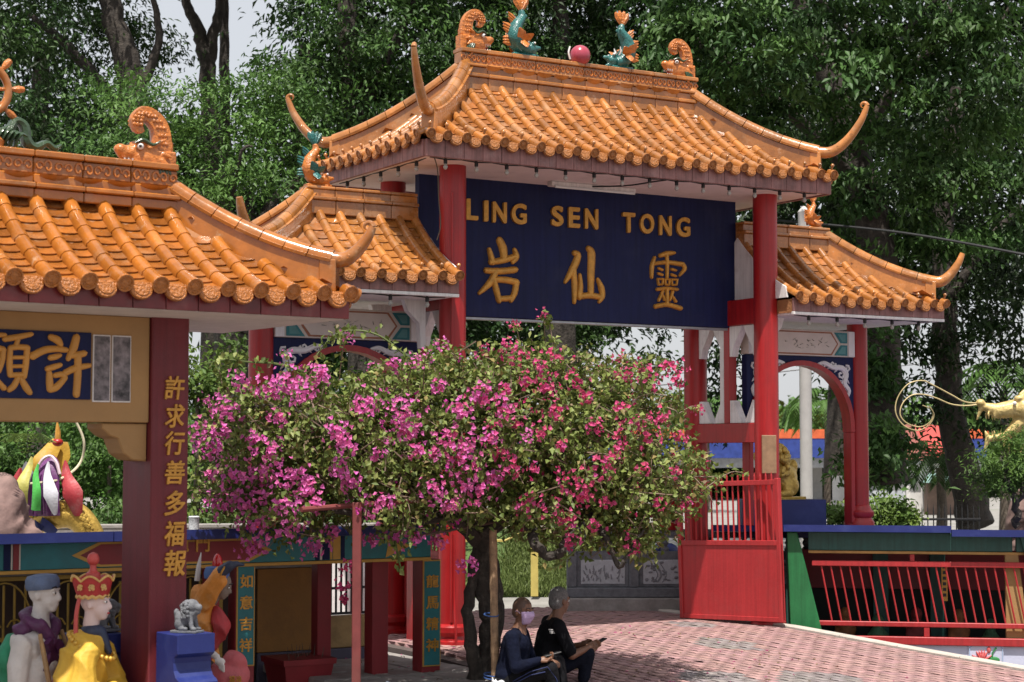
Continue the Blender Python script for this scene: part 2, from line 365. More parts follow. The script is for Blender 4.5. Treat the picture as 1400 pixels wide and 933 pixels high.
def disc_mesh(r, m):
    k = ('disc', r, m.name)
    if k not in CACHE:
        b = MB(); R2 = r*1.14
        M = RX(R(90))
        b.lathe([(R2*0.9, -0.015), (R2, -0.012), (R2, 0.006), (R2*0.82, 0.006), (R2*0.76, -0.002), (R2*0.5, -0.002), (R2*0.42, 0.004), (R2*0.12, 0.006)], 14, M=M)
        CACHE[k] = b.mesh('disc_tile', m, True)
    return CACHE[k]
def drip_mesh(w, h, m):
    k = ('drip', w, h, m.name)
    if k not in CACHE:
        pl = [(-w/2, 0.012), (-w/2, -h*0.35)] + [(-w/2*math.cos(a), -h*0.35 - h*0.65*math.sin(a)) for a in np.linspace(0.35, math.pi-0.35, 7)] + [(w/2, -h*0.35), (w/2, 0.012)]
        b = MB().prism(pl, -0.014, 0.012, bev=0.006)
        pl2 = [(x*0.72, z*0.72 - h*0.1) for x, z in pl]; b.prism(pl2, -0.020, -0.010, bev=0.005)
        CACHE[k] = b.mesh('drip_tile', m, False)
    return CACHE[k]
def knob_mesh(m):
    k = ('knob', m.name)
    if k not in CACHE: CACHE[k] = MB().lathe([(0.012, 0), (0.012, 0.03), (0.02, 0.036), (0.021, 0.048), (0.012, 0.06), (0.002, 0.064)], 8).mesh('tile_knob', m, True)
    return CACHE[k]
PAN_COUNT = {}
PANMAT = {}
def slope(roof, O, ax, ay, W, D, H, r, sp, Lr, Lp, m, insL=0.0, insR=0.0, conc=0.42, lift=0.03, singles=True, knob=False, limit=300, key='k', xmin=-99, xmax=99, edge=None):
    O = Vector(O); ax = Vector(ax); ay = Vector(ay); edge = edge or EDGE
    h = lambda d: H*((1-conc)*(d/D) + conc*(d/D)**2)
    zf = lambda x, d: h(d) + lift*(2*x/W-1)**2*(1-d/D)
    pt = lambda x, d, o=0.0: O + ax*x + ay*d + Vector((0, 0, zf(x, d)+o))
    # deck
    b = MB(); nx, nd = 20, 8; vs = []; fs = []
    for i in range(nd+1):
        d = D*i/nd; xl = insL*d/D; xr = W - insR*d/D
        for j in range(nx+1): vs.append(pt(xl + (xr-xl)*j/nx, d, -0.022))
    for i in range(nd):
        for j in range(nx): q = i*(nx+1)+j; fs.append((q, q+1, q+nx+2, q+nx+1))
    b.add(vs, fs).build('roof_deck', DECK, roof, True)
    n = int(round(W/sp)); sp = W/n
    dmax = lambda x: D*min(1.0, x/insL if insL > 0 else 1, (W-x)/insR if insR > 0 else 1)
    def fr(x, d, d2, lenscale=1.0, o=0.0):
        p = pt(x, d, o); q = pt(x, d2, o); y = (q-p).normalized(); z = ax.cross(y).normalized(); x_ = y.cross(z)
        M = frame(p, x_, y, z)
        return M @ Matrix.Diagonal((1, lenscale, 1, 1))
    rest = MB()
    def place(me, M, nm, single):
        if single: link(nm, me, roof, M)
        else:
            for_v = [v.co for v in me.vertices]; rest.add(for_v, [tuple(p.vertices) for p in me.polygons], M)
    # rolls
    rm = roll_mesh(r, Lr, m)
    for i in range(n+1):
        x = min(max(i*sp, 0.03), W-0.03)
        dm = dmax(x); dm = dm - 0.12 if dm < D*0.98 else dm; d = -0.07; seg = 0; ok = singles and xmin <= x <= xmax
        if insL == 0 and i == 0: x = r*0.7
        if insR == 0 and i == n: x = W - r*0.7
        first = True
        while d < dm - 0.02 or first:
            k = (h(max(d, 0)+0.02) - h(max(d, 0)))/0.02; step = Lr/math.sqrt(1+k*k); rem = max(dm, 0.0) - d; sc = 1.0
            if rem < step*1.35: sc = rem/step; 
            place(rm, fr(x, d, d+step*sc, sc, 0.012), 'roll_tile', ok)
            if first:
                dM = fr(x, d, d+0.05, 1.0, 0.012); place(disc_mesh(r, edge), dM @ T(0, -0.004, 0.0), 'disc_tile', ok)
                if knob: place(knob_mesh(m), dM @ T(0, 0.055, r*1.02), 'tile_knob', ok)
                first = False
            d += step*sc; seg += 1
            if sc != 1.0: break
    w = sp - r*1.7; pm = pan_mesh(w + r*0.9, Lp, PAN if m == TILE else PAN_P); dr = drip_mesh(w*1.0, w*0.66, edge)
    for i in range(n):
        x = (i+0.5)*sp; dm = min(dmax(max(x-w*0.75, 0.001)), dmax(min(x+w*0.75, W-0.001))); d = -0.02; first = True; ok = singles and xmin <= x <= xmax
        while d < dm - 0.05 or first:
            k = (h(max(d, 0)+0.02) - h(max(d, 0)))/0.02; step = Lp/math.sqrt(1+k*k)
            cc_ = dm - d; c = PAN_COUNT.get(key, 0); one = ok and c < limit
            if one: PAN_COUNT[key] = c+1
            place(pm, fr(x, d, d+step, 1.0, 0.0), 'pan_tile', one)
            if first:
                p = pt(x, d-0.012, -0.004); place(dr, frame(p, ax, ay, Vector((0, 0, 1))) @ RX(R(-14)), 'drip_tile', ok); first = False
            d += step
    if rest.v:
        o = rest.build('roof_tiles', m, roof, True); tag(o, kind='stuff')
    return pt
def loft(b, path, prof, scales=None, caps=True, up=None):
    """sweep a cross-section (side, up) along a path"""
    path = [Vector(p) for p in path]; k = len(path); n = len(prof); vs = []
    for i, p in enumerate(path):
        t = (path[min(i+1, k-1)] - path[max(i-1, 0)]).normalized()
        s = t.cross(Vector((0, 0, 1))) if up is None else Vector(up); s = s - t*s.dot(t)
        s = s.normalized(); u = s.cross(t); q = scales[i] if scales else 1.0
        if isinstance(q, tuple): qa, qb = q
        else: qa = qb = q
        for x, z in prof: vs.append(p + s*x*qa + u*z*qb)
    fs = [(i*n+j, i*n+(j+1) % n, (i+1)*n+(j+1) % n, (i+1)*n+j) for i in range(k-1) for j in range(n)]
    if caps: fs += [tuple(range(n)), tuple((k-1)*n+j for j in range(n))]
    return b.add(vs, fs)
HIP_LOW = [(-0.055, -0.12), (-0.055, 0.03), (0.055, 0.03), (0.055, -0.12)]
HIP_TOP = [(-0.075, 0.03), (-0.08, 0.05), (-0.06, 0.055), (-0.055, 0.085), (-0.03, 0.112), (0, 0.12), (0.03, 0.112), (0.055, 0.085), (0.06, 0.055), (0.08, 0.05), (0.075, 0.03)]
def hip(roof, pts, m, nseg=7, wid=1.0, low=1.0):
    """hip ridge from the eave corner (first) to the ridge end (last): base course plus capped ridge tiles"""
    pts = [Vector(p) for p in pts]; n = len(pts)-1
    f = lambda t: pts[min(int(t*n), n-1)].lerp(pts[min(int(t*n), n-1)+1], t*n - min(int(t*n), n-1))
    loft(MB(), [f(i/12) for i in range(13)], [(x*wid, z*(low if z < 0 else 1)) for x, z in HIP_LOW]).build('hip_base', m, roof)
    for i in range(nseg):
        a, c = i/nseg, (i+1)/nseg - 0.006
        loft(MB(), [f(a + (c-a)*j/3) for j in range(4)], [(x*wid, z*wid) for x, z in HIP_TOP]).build('ridge_tile', m, roof, True)
def horn(roof, base, out, rise, reach, m, r=0.055, curl=True, name='roof_horn', tilt=0.0):
    """upturned corner horn that starts at base and sweeps along the horizontal direction out, then up"""
    base = Vector(base); out = Vector(out).normalized(); Z = Vector((0, 0, 1))
    P = [base - out*0.10 + Z*0.03, base + out*reach*0.25 + Z*0.0, base + out*reach*0.58 + Z*rise*0.22, base + out*reach*0.86 + Z*rise*0.62, base + out*reach*1.0 + Z*rise*0.97]
    c = crom(P, 6); nn = len(c)
    rad = [r*(1.25 - 0.75*(i/(nn-1))**1.3) for i in range(nn)]
    b = MB(); b.tube(c, rad, 10, sq=1.0)
    if curl:
        e = c[-1]; q = r*0.62; cc = e - out*q*1.15 + Z*0.0
        b.tube([cc + out*math.cos(a)*q*1.15*(1-0.10*a) + Z*math.sin(a)*q*1.15*(1-0.10*a) for a in np.linspace(0, 4.6, 14)], [r*0.5*(1-0.07*i) for i in range(14)], 8)
    o = b.build(name, m, roof, True)
    s = MB()                                                     # cloud-scroll relief wrapped on the foot of the horn
    side = out.cross(Z)
    for sg in (-1, 1):
        for t in (0.12, 0.25, 0.4, 0.62):
            i = int(t*(nn-1)); p = c[i] + side*sg*rad[i]*0.86; q = r*0.42*(1-t*0.5)
            s.tube([p + out*math.cos(a)*q*(1-0.12*a) + Z*math.sin(a)*q*(1-0.12*a) for a in np.linspace(0.4, 5.4, 12)], 0.008, 5)
    s.build('scroll_relief', m, o, True)
    return o
def ridge_run(roof, x0, x1, y, z, tiers, m, seg=0.3, frieze=None):
    """straight ridge wall along x made of courses: tiers = [(z0, z1, half width)]; each course in separate blocks"""
    n = max(1, int(round((x1-x0)/seg)))
    for ti, (a, c, hw) in enumerate(tiers):
        for i in range(n):
            xa = x0 + (x1-x0)*i/n; xb = x0 + (x1-x0)*(i+1)/n - 0.004
            o = MB().cbox((xa, y-hw, z+a), (xb, y+hw, z+c), 0.008).build('ridge_block', m, roof)
            if frieze is not None and ti == frieze:
                rl = MB(); zz = z+(a+c)/2; hh = (c-a)*0.36; k = 5; wv = (xb-xa)/k
                for q in range(k):
                    cx = xa + wv*(q+0.5) + random.uniform(-.006, .006); sg = 1 if (q+i) % 2 else -1; hh = (c-a)*random.uniform(0.26, 0.4)
                    rl.tube([(cx + math.cos(t)*wv*0.42*(1-0.09*t)*sg, y-hw-0.003, zz + math.sin(t)*hh*(1-0.09*t)) for t in np.linspace(0, 6.0, 11)], 0.009, 5)
                rl.build('relief_scroll', ORN, o, True)
def dragon_head(parent, M, m, s=1.0, name='ridge_dragon', post=True):
    """ridge-end dragon: open-jawed head facing local +x with a tail curling up behind it (local units metres, height about 0.5)"""
    e = empty(name, parent=parent); e.matrix_local = M @ Matrix.Scale(s, 4)
    tail = [(-0.10, 0, 0.10), (-0.15, 0, 0.26), (-0.12, 0, 0.42), (-0.01, 0, 0.50), (0.07, 0, 0.45), (0.06, 0, 0.38), (0.02, 0, 0.385)]
    c = crom(tail, 5); loft(MB(), c, [(-1, -1), (-1.05, 0), (-1, 1), (0, 1.15), (1, 1), (1.05, 0), (1, -1), (0, -1.15)], [(0.055 - 0.028*i/(len(c)-1), 0.085 - 0.05*i/(len(c)-1)) for i in range(len(c))], up=(0, 1, 0)).build('curled_tail', m, e, True)
    sc = MB()
    for sg in (-1, 1):
        for i in range(3, len(c)-6, 2):
            for q in (-0.03, 0.005, 0.04):
                p = c[i] + Vector((q*0.9, sg*(0.055 - 0.02*i/len(c)), 0)); sc.ell(p, (0.017, 0.010, 0.017), 7, 5)
    tag(sc.build('tail_scales', m, e, True), kind='stuff')
    sculpt([('e', (0.0, 0, 0.11), (0.14, 0.075, 0.11)), ('c', (0.03, 0, 0.16), 0.062, (0.16, 0, 0.145), 0.045), ('e', (0.18, 0, 0.165), (0.045, 0.045, 0.035)),
            ('c', (0.0, 0, 0.03), 0.055, (0.13, 0, 0.015), 0.036), ('c', (0.13, 0, 0.015), 0.034, (0.17, 0, 0.035), 0.02),
            ('e', (0.06, 0.045, 0.215), (0.045, 0.02, 0.02)), ('e', (0.06, -0.045, 0.215), (0.045, 0.02, 0.02)),
            ('c', (-0.02, 0.05, 0.2), 0.02, (-0.1, 0.07, 0.25), 0.008), ('c', (-0.02, -0.05, 0.2), 0.02, (-0.1, -0.07, 0.25), 0.008)] +
           [('c', (-0.08 + 0.012*i, sg*0.06, 0.15 - 0.045*i), 0.022, (-0.14 + 0.012*i, sg*0.085, 0.13 - 0.06*i), 0.007) for i in range(4) for sg in (-1, 1)], 0.011, 2, 'head', m, e)
    for sg in (-1, 1):
        ey = MB().ell((0.075, sg*0.062, 0.185), 0.021, 10, 7).build('eye', WHITE, e, True)
        MB().ell((0.084, sg*0.079, 0.184), 0.010, 8, 5).build('pupil', BLACKM, ey, True)
    HS = T(-0.03, 0, -0.03) @ Matrix.Scale(1.32, 4)
    for o_ in e.children:
        if o_.name.split('.')[0] in ('head', 'eye'): o_.matrix_local = HS
    for sg in (-1, 1): MB().tube(crom([(0.11, sg*0.06, 0.205), (0.06, sg*0.07, 0.225), (0.0, sg*0.075, 0.20), (-0.05, sg*0.085, 0.23)], 4), lerps([0.008, 0.014, 0.012, 0.003], 13), 6).build('brow', OLIVEG, e, True, HS)
    for sg in (-1, 1):
        for q in range(4): MB().tube(crom([(-0.03-0.02*q, sg*0.066, 0.09), (-0.05-0.022*q, sg*0.078, 0.03), (-0.04-0.03*q, sg*0.07, -0.02)], 4), lerps([0.014, 0.012, 0.003], 9), 5).build('beard_lock', OLIVEG, e, True, HS)
    te = MB()
    for sg in (-1, 1):
        for i in range(5):
            x = 0.06 + i*0.026
            te.tube([(x, sg*0.036, 0.108), (x+0.004, sg*0.034, 0.085)], [0.009, 0.002], 5)
            te.tube([(x, sg*0.030, 0.045), (x+0.004, sg*0.030, 0.066)], [0.008, 0.002], 5)
    tag(te.build('teeth', WHITE, e, M=HS), kind='stuff')
    MB().tube(crom([(0.02, 0, 0.06), (0.1, 0, 0.068), (0.16, 0, 0.085)], 4), [0.024, 0.022, 0.02, 0.02, 0.018, 0.016, 0.014, 0.012, 0.008], 6, sq=0.5).build('tongue', RED, e, True, HS)
    if post:
        MB().cbox((-0.26, -0.075, -0.06), (-0.12, 0.075, 0.2), 0.01).build('end_block', m, e)
        MB().cbox((-0.245, -0.05, 0.2), (-0.165, 0.05, 0.29), 0.014).build('end_post', m, e)
    return e
# ------------------------------------------------------------------ ground
def zp(s): return float(np.interp(s, [-12, -8, -3.9, -1.9, -0.45, 3], [-0.5, -0.24, 0.0, 0.065, 0.12, 0.12]))
LOW = -0.62
g = MB()
g.add([(-400, -60, LOW), (400, -60, LOW), (400, 2.35, LOW), (-400, 2.35, LOW)], [(0, 1, 2, 3)])
tag(g.build('low_ground', mat('dull earth floor', (0.16, 0.13, 0.11), 0.9, var=0.3, vscale=2, bump=0.3)), kind='structure')
g = MB()
N = 12; xs = [-600, -60, -20, -8, 0, 3, 8, 20, 60, 600]; ys = [2.3, 3.2, 5, 8, 14, 25, 45, 90, 200, 900]
def land_z(x, y):
    return 0.06 + 0.0*x
vs = [(x, y, land_z(x, y)) for y in ys for x in xs]; nxs = len(xs)
fs = [(j*nxs+i, j*nxs+i+1, (j+1)*nxs+i+1, (j+1)*nxs+i) for j in range(len(ys)-1) for i in range(nxs-1)]
g.add(vs, fs); g.box((-600, 2.3, LOW-0.1), (600, 2.42, 0.055))
tag(g.build('ground', mat('worn pale asphalt', (0.24, 0.23, 0.215), 0.95, var=0.25, vscale=1.3, bump=0.4, bscale=25, dirt=(0.10, 0.13, 0.05), dscale=0.25, damt=0.6)), kind='structure')

X0, X1 = -0.55, 3.88
path = empty('paved_path'); tag(path, kind='structure')
ss = list(np.linspace(-11, 3.2, 40))
b = MB(); vs = []; fs = []
for s in ss: vs += [(X0, s, zp(s)-0.03), (X1, s, zp(s)-0.03), (X0, s, LOW-0.05), (X1, s, LOW-0.05)]
for i in range(len(ss)-1):
    q = i*4; fs += [(q, q+1, q+5, q+4), (q, q+4, q+6, q+2), (q+1, q+3, q+7, q+5)]
b.add(vs, fs).build('path_bed', mat('dark joint sand', (0.085, 0.065, 0.06), 0.95, var=0.2), path)
# zigzag concrete pavers in running rows along the path
PW, PL, gp = 0.100, 0.205, 0.005
poly = []
zz = 0.014
for (u_, v_) in ((0, 0), (0.25, zz), (0.5, 0), (0.75, -zz), (1, 0)): poly.append((u_, v_, 0))
top = [(a*(PL-gp), bb) for a, bb, _ in poly]; bot = [(a*(PL-gp), bb+PW-gp) for a, bb, _ in poly]
outl = top + bot[::-1]; no = len(outl)
def grey_patch(x, y):
    for cx, cy, ra, rb in ((2.45, -1.3, 0.36, 0.52), (0.98, -3.05, 0.4, 0.5), (1.78, -3.45, 0.42, 0.5), (3.2, 0.3, 0.3, 0.4), (0.4, -6.2, 0.5, 0.5)):
        if abs(x-cx)/ra + abs(y-cy)/rb < 1: return True
    return False
V = []; F = []; Cc = []; rng = np.random.default_rng(3)
row = 0; x = X0 + 0.14
while x < X1 - PW*0.5:
    y = -8.6 + (PL*0.5 if row % 2 else 0)
    while y < 3.0:
        o = len(V); dz = rng.normal(0, 0.0016); tl = rng.normal(0, 0.004)
        for k, (a, bb) in enumerate(outl): V.append((x+bb, y+a, zp(y+a)+dz+tl*(bb-0.05)))
        for k, (a, bb) in enumerate(outl): V.append((x+bb+(0.004 if bb < PW/2 else -0.004)*-1, y+a, zp(y+a)-0.03))
        cx, cy = 0.055, PL/2
        for k in range(1, no-1): F.append((o, o+k+1, o+k))
        for k in range(no):
            k2 = (k+1) % no; F.append((o+k, o+k2, o+no+k)); F.append((o+k2, o+no+k2, o+no+k))
        base = np.array((0.235, 0.20, 0.195)) if grey_patch(x, y) else np.array((0.34, 0.20, 0.19))
        c = base*rng.uniform(0.9, 1.1)*np.array((1, rng.uniform(0.96, 1.05), rng.uniform(0.96, 1.05)))
        Cc += [c]*(2*no); y += PL
    x += PW; row += 1
tag(tri_mesh('paver', V, F, PAVER, np.array(Cc), path), kind='stuff')
# painted kerb on the right side of the path, in lengths
for i in range(14):
    a = -9.0 + i*0.86; c = a + 0.852
    b = MB(); pr = [(-0.065, -0.3), (-0.065, 0.012), (-0.055, 0.022), (0.055, 0.022), (0.065, 0.012), (0.065, -0.3)]
    loft(b, [(X1+0.10, a+(c-a)*k/4, zp(a+(c-a)*k/4)) for k in range(5)], [(-p, q) for p, q in pr]); b.build('kerb_stone', mat('cream kerb paint', (0.48, 0.43, 0.38), 0.8, var=0.15, vscale=6, bump=0.15, dirt=(0.35, 0.3, 0.26), dscale=3, damt=0.6), path)
# planting bed with stone slabs on the left of the path
bed = empty('planting_bed'); tag(bed, kind='structure')
MB().box((-2.05, -3.05, LOW), (-0.62, 0.5, 0.0)).build('bed_wall', mat('grey violet render', (0.17, 0.165, 0.19), 0.85, var=0.25, vscale=3, bump=0.2), bed)
rng = random.Random(5); y = -3.05
while y < 0.45:
    x = -2.09; d = rng.uniform(0.42, 0.6)
    while x < -0.6:
        w = rng.uniform(0.4, 0.62); w = w if x + w < -0.75 else -0.56 - x
        MB().cbox((x+0.006, y+0.006, -0.02), (x+w-0.006, min(y+d, 0.52)-0.006, 0.052+rng.uniform(-0.006, 0.006)), 0.012).build('stone_slab', CONC, bed)
        x += w
    y += d

# ------------------------------------------------------------------ the gate
gate = empty('ceremonial_gate', (0, 0, 0))
tag(gate, 'tall red columned temple gate with orange tiled roofs and navy LING SEN TONG sign', 'gate')
CB = 0.135
for (x, y) in ((0, 0), (4, 0), (0, 1.31), (4, 1.31)):
    c = MB().lathe([(CB, 0.05), (CB, 4.9)], 28).build('column', RED, gate, True, T(x, y, 0))
    MB().lathe([(0.2, -0.3), (0.2, 0.10), (0.195, 0.15), (0.165, 0.16), (0.155, 0.2), (0.165, 0.22), (0.185, 0.24), (0.185, 0.29), (0.165, 0.31), (CB+0.002, 0.32)], 28, (x, y, 0)).build('column_base', RED, gate, True)
    if (x, y) == (0, 0):
        p = MB().tube([(-0.075, -0.125, 0.34), (-0.075, -0.125, 4.6)], 0.012, 6)
        p.tube(crom([(-0.05, -0.13, 1.2), (-0.05, -0.14, 0.6), (-0.07, -0.2, 0.3), (-0.06, -0.2, 0.05)], 4), 0.012, 6); p.build('conduit', RED, gate, True)
# plaque on the right column
MB().cbox((3.86, -0.165, 1.78), (4.02, -0.125, 2.2), 0.004).build('notice_board', mat('worn brown board', (0.25, 0.15, 0.085), 0.5, var=0.3, vscale=8), gate, M=T(4, 0, 0) @ RZ(R(-30)) @ T(-3.94, 0, 0))
# depth beams with white dentils
for x in (0, 4):
    for a, c in ((3.45, 3.74), (2.12, 2.34)):
        MB().cbox((x-0.07, 0.12, a), (x+0.07, 1.2, c), 0.006).build('tie_beam', RED, gate)
    MB().cbox((x-0.055, 0.60, 2.34), (x+0.055, 0.70, 3.45), 0.005).build('strut_post', RED, gate)
    for (y0, y1) in ((0.13, 0.60), (0.70, 1.18)):
        for (a, bq) in ((0, 1), (1, 0)):
            w = (y1-y0)*0.46; ya = y0 if a == 0 else y1; sg = 1 if a == 0 else -1
            m2 = frame((x, ya, 0), (0, sg, 0), (1, 0, 0), (0, 0, 1))
            MB().prism([(0, 2.345), (w*0.95, 2.345), (0.06, 2.60), (0, 2.60)], -0.045, 0.045, m2).build('white_bracket', WHITE, gate)
            MB().prism([(0, 3.445), (w, 3.445), (w*0.8, 3.36), (w*0.3, 3.2), (0.04, 3.1), (0, 3.1)], -0.045, 0.045, m2).build('white_bracket', WHITE, gate)
    MB().cbox((x-0.035, 0.705, 2.36), (x+0.035, 0.80, 3.2), 0.004).build('white_bracket', WHITE, gate)

# sign board
sign = MB().cbox((-0.06, 0.6, 3.43), (4.06, 0.7, 4.9), 0.006).build('sign_board', NAVY, gate)
MB().cbox((-0.05, 0.615, 3.40), (4.05, 0.69, 3.428), 0.004).build('sign_rail', mat('grey alloy', (0.35, 0.36, 0.38), 0.4, metal=0.5), sign)
def hitY(px, py, Y):
    a = at(px, py, 1.0) - CAM; return CAM + a*((Y-CAM.y)/a.y)
def raised(parent, txt, M, w, h, depth, m, bold=0.02, bevel=0.0, name='character', shear=0.0, pen=None):
    """raised lettering: the glyph thickened by a slanted pen (copies set off around an ellipse, each 0.2 mm lower)"""
    me = text_mesh(txt, 1.0, 0.03, m, bold=0.0, bevel=0.006, name=name, shear=shear)
    co = np.zeros(len(me.vertices)*3); me.vertices.foreach_get('co', co); co = co.reshape(-1, 3); fs = [tuple(p.vertices) for p in me.polygons]
    bpy.data.meshes.remove(me)
    lo, hi = co.min(0), co.max(0); ex = hi-lo; co = co-lo; co[:, 2] /= ex[2]
    V = []; Fc = []; n = 8 if bold > 0 else 1; th = pen if pen is not None else 0.7
    for k in range(n):
        a = 2*math.pi*k/n; ox, oy = bold*1.25*math.cos(a), bold*0.75*math.sin(a); ox, oy = ox*math.cos(th)-oy*math.sin(th), ox*math.sin(th)+oy*math.cos(th)
        q = co.copy(); q[:, 0] += ox; q[:, 1] += oy; q[:, 2] *= 1 - 0.012*k
        o = len(V); V += q.tolist(); Fc += [tuple(i+o for i in f) for f in fs]
    V = np.array(V); lo, hi = V.min(0), V.max(0)
    V[:, 0] = ((V[:, 0]-lo[0])/(hi[0]-lo[0])-0.5)*w; V[:, 1] = ((V[:, 1]-lo[1])/(hi[1]-lo[1])-0.5)*h; V[:, 2] *= depth
    me = bpy.data.meshes.new(name); me.from_pydata(V.tolist(), [], Fc); me.materials.append(m)
    return link(name, me, parent, M @ RX(R(90)))
STROKES = {
 '岩': (95, 297, 225, 303, [[(218, 305, 20), (238, 345, 24), (243, 395, 18)], [(160, 352, 12), (172, 385, 16), (178, 412, 17)], [(168, 412, 15), (240, 398, 17), (302, 378, 15)], [(300, 345, 12), (312, 378, 17), (290, 405, 13)], [(142, 452, 15), (220, 452, 17), (305, 440, 17)], [(200, 450, 17), (165, 510, 19), (105, 562, 9)], [(185, 488, 14), (200, 540, 18), (215, 592, 15)], [(195, 492, 15), (260, 492, 17), (312, 500, 18)], [(312, 500, 18), (302, 550, 17), (280, 588, 13)], [(212, 582, 14), (250, 580, 15), (288, 575, 14)]]),
 '仙': (500, 335, 240, 280, [[(562, 372, 15), (585, 385, 20), (555, 450, 22), (508, 515, 9)], [(560, 455, 16), (565, 530, 18), (562, 608, 11)], [(645, 345, 16), (665, 370, 24), (662, 460, 22), (660, 570, 17)], [(595, 475, 10), (600, 530, 15), (592, 582, 17)], [(590, 578, 16), (660, 570, 17), (725, 578, 15)], [(700, 490, 10), (722, 530, 19), (728, 570, 17), (708, 600, 9)]]),
 '靈': (920, 357, 210, 283, [[(975, 385, 10), (1020, 372, 14), (1062, 366, 9)], [(945, 395, 9), (930, 440, 13), (928, 490, 10)], [(942, 425, 10), (1020, 414, 11), (1110, 418, 13)], [(1112, 418, 13), (1124, 440, 12), (1092, 474, 7)], [(1018, 375, 11), (1020, 430, 11), (1018, 488, 9)], [(968, 445, 7), (990, 452, 8)], [(965, 470, 7), (990, 476, 8)], [(1045, 446, 8), (1070, 450, 7)], [(1045, 472, 8), (1070, 478, 7)],
        [(962, 497, 6), (968, 524, 7)], [(962, 497, 6), (994, 496, 6)], [(994, 496, 6), (990, 522, 6)], [(968, 524, 6), (990, 522, 6)], [(1006, 497, 6), (1008, 522, 6)], [(1006, 497, 6), (1032, 496, 6)], [(1032, 496, 6), (1030, 522, 6)], [(1008, 522, 6), (1030, 522, 6)], [(1044, 496, 6), (1048, 522, 6)], [(1044, 496, 6), (1078, 494, 6)], [(1078, 494, 6), (1074, 520, 6)], [(1048, 522, 6), (1074, 520, 6)],
        [(958, 548, 9), (1015, 540, 10), (1078, 542, 9)], [(1018, 545, 11), (1018, 620, 11)], [(992, 556, 9), (968, 600, 8)], [(992, 575, 7), (1002, 596, 8)], [(1050, 556, 9), (1034, 596, 7)], [(1046, 572, 7), (1068, 600, 9)], [(948, 630, 12), (1020, 618, 12), (1096, 632, 13)]]),
 '許': (280, 130, 550, 560, [[(455, 160, 28), (520, 185, 38), (550, 225, 26)], [(295, 335, 36), (400, 280, 34), (500, 265, 30), (600, 270, 26)], [(455, 345, 26), (500, 335, 28), (545, 320, 20)], [(430, 445, 26), (490, 425, 28), (550, 405, 22)], [(450, 480, 28), (455, 560, 34), (460, 625, 32)], [(460, 625, 30), (520, 600, 34), (595, 520, 26)], [(500, 500, 24), (560, 490, 28), (595, 515, 26)], [(695, 155, 36), (670, 250, 40), (620, 350, 24)], [(650, 315, 30), (710, 310, 32), (770, 295, 30)], [(595, 475, 30), (690, 430, 32), (820, 402, 22)], [(712, 320, 34), (712, 500, 36), (702, 665, 34)]]),
 '願': (-300, 130, 595, 545, [[(40, 195, 28), (150, 175, 28), (280, 145, 22)], [(160, 190, 24), (145, 245, 24)], [(92, 270, 26), (88, 400, 30), (95, 500, 26)], [(92, 268, 26), (170, 258, 26), (245, 262, 28)], [(245, 265, 28), (235, 400, 30), (222, 510, 26)], [(105, 350, 18), (215, 345, 18)], [(105, 425, 18), (215, 420, 18)], [(92, 500, 24), (225, 492, 24)], [(165, 525, 26), (130, 590, 30), (88, 625, 26)], [(195, 530, 26), (240, 600, 34), (275, 645, 26)],
        [(-285, 185, 26), (-120, 170, 28), (40, 160, 20)], [(-250, 190, 28), (-262, 420, 32), (-290, 650, 18)], [(-100, 190, 22), (-125, 250, 20)], [(-180, 270, 24), (-172, 480, 26)], [(-180, 270, 24), (-80, 262, 24), (30, 285, 30)], [(30, 285, 28), (20, 380, 28), (-10, 470, 26)], [(-165, 370, 18), (0, 365, 18)], [(-170, 475, 22), (-10, 468, 22)], [(-85, 480, 26), (-85, 600, 28), (-115, 655, 18)], [(-160, 540, 18), (-200, 620, 24)], [(-20, 540, 18), (40, 610, 28)]]),
}
def brush(parent, ch, M, w, h, depth, m, name='character', fat=1.0):
    """calligraphic character from swelling brush strokes, rounded and raised off the board"""
    x0, y0, bw, bh, st = STROKES[ch]; b = MB()
    prof = [(math.sin(a), math.cos(a)) for a in np.linspace(-math.pi/2, math.pi/2, 7)]           # (along the relief, across the stroke)
    prof = [(-max(0.0, math.cos(a)), math.sin(a)) for a in np.linspace(-math.pi/2, math.pi/2, 7)]
    for si, s in enumerate(st):
        pts = [Vector(((x-x0)/bw*w - w/2, 0, h/2 - (y-y0)/bh*h)) for x, y, _ in s]; rad = [q/bw*w*fat for _, _, q in s]
        c = crom(pts, 5); r_ = lerps(rad, len(c)); e0 = (c[0]-c[1]).normalized(); e1 = (c[-1]-c[-2]).normalized()
        path = [c[0]+e0*r_[0]*0.85, c[0]+e0*r_[0]*0.5] + c + [c[-1]+e1*r_[-1]*0.5, c[-1]+e1*r_[-1]*0.85]; rr_ = [r_[0]*0.25, r_[0]*0.8] + r_ + [r_[-1]*0.8, r_[-1]*0.25]
        loft(b, path, prof, [(depth*(0.55+0.45*min(1, q/(0.05*w)))*(1+0.004*si), q) for q in rr_], up=(0, 1, 0))
    return b.build(name, m, parent, True, M)
for ch, px, py, w in (('L', 644, 287, .145), ('I', 663, 289, .055), ('N', 681.5, 291, .175), ('G', 708, 293, .19), ('S', 760.5, 296, .155), ('E', 783.5, 298, .15), ('N', 807, 300, .175), ('T', 858, 305, .17), ('O', 883, 306.5, .19), ('N', 908, 309, .17), ('G', 932.5, 311, .19)):
    p = hitY(px, py, 0.6); raised(sign, ch, T(p.x, 0.602, p.z), w, 0.225, 0.035, GOLD, 0.03, name='letter')
for ch, px, py, w, h in (('岩', 680, 370, .50, .68), ('仙', 798, 376.5, .53, .64), ('靈', 913, 383, .49, .66)):
    p = hitY(px, py, 0.6); brush(sign, ch, T(p.x, 0.602, p.z), w, h, 0.035, GOLD)

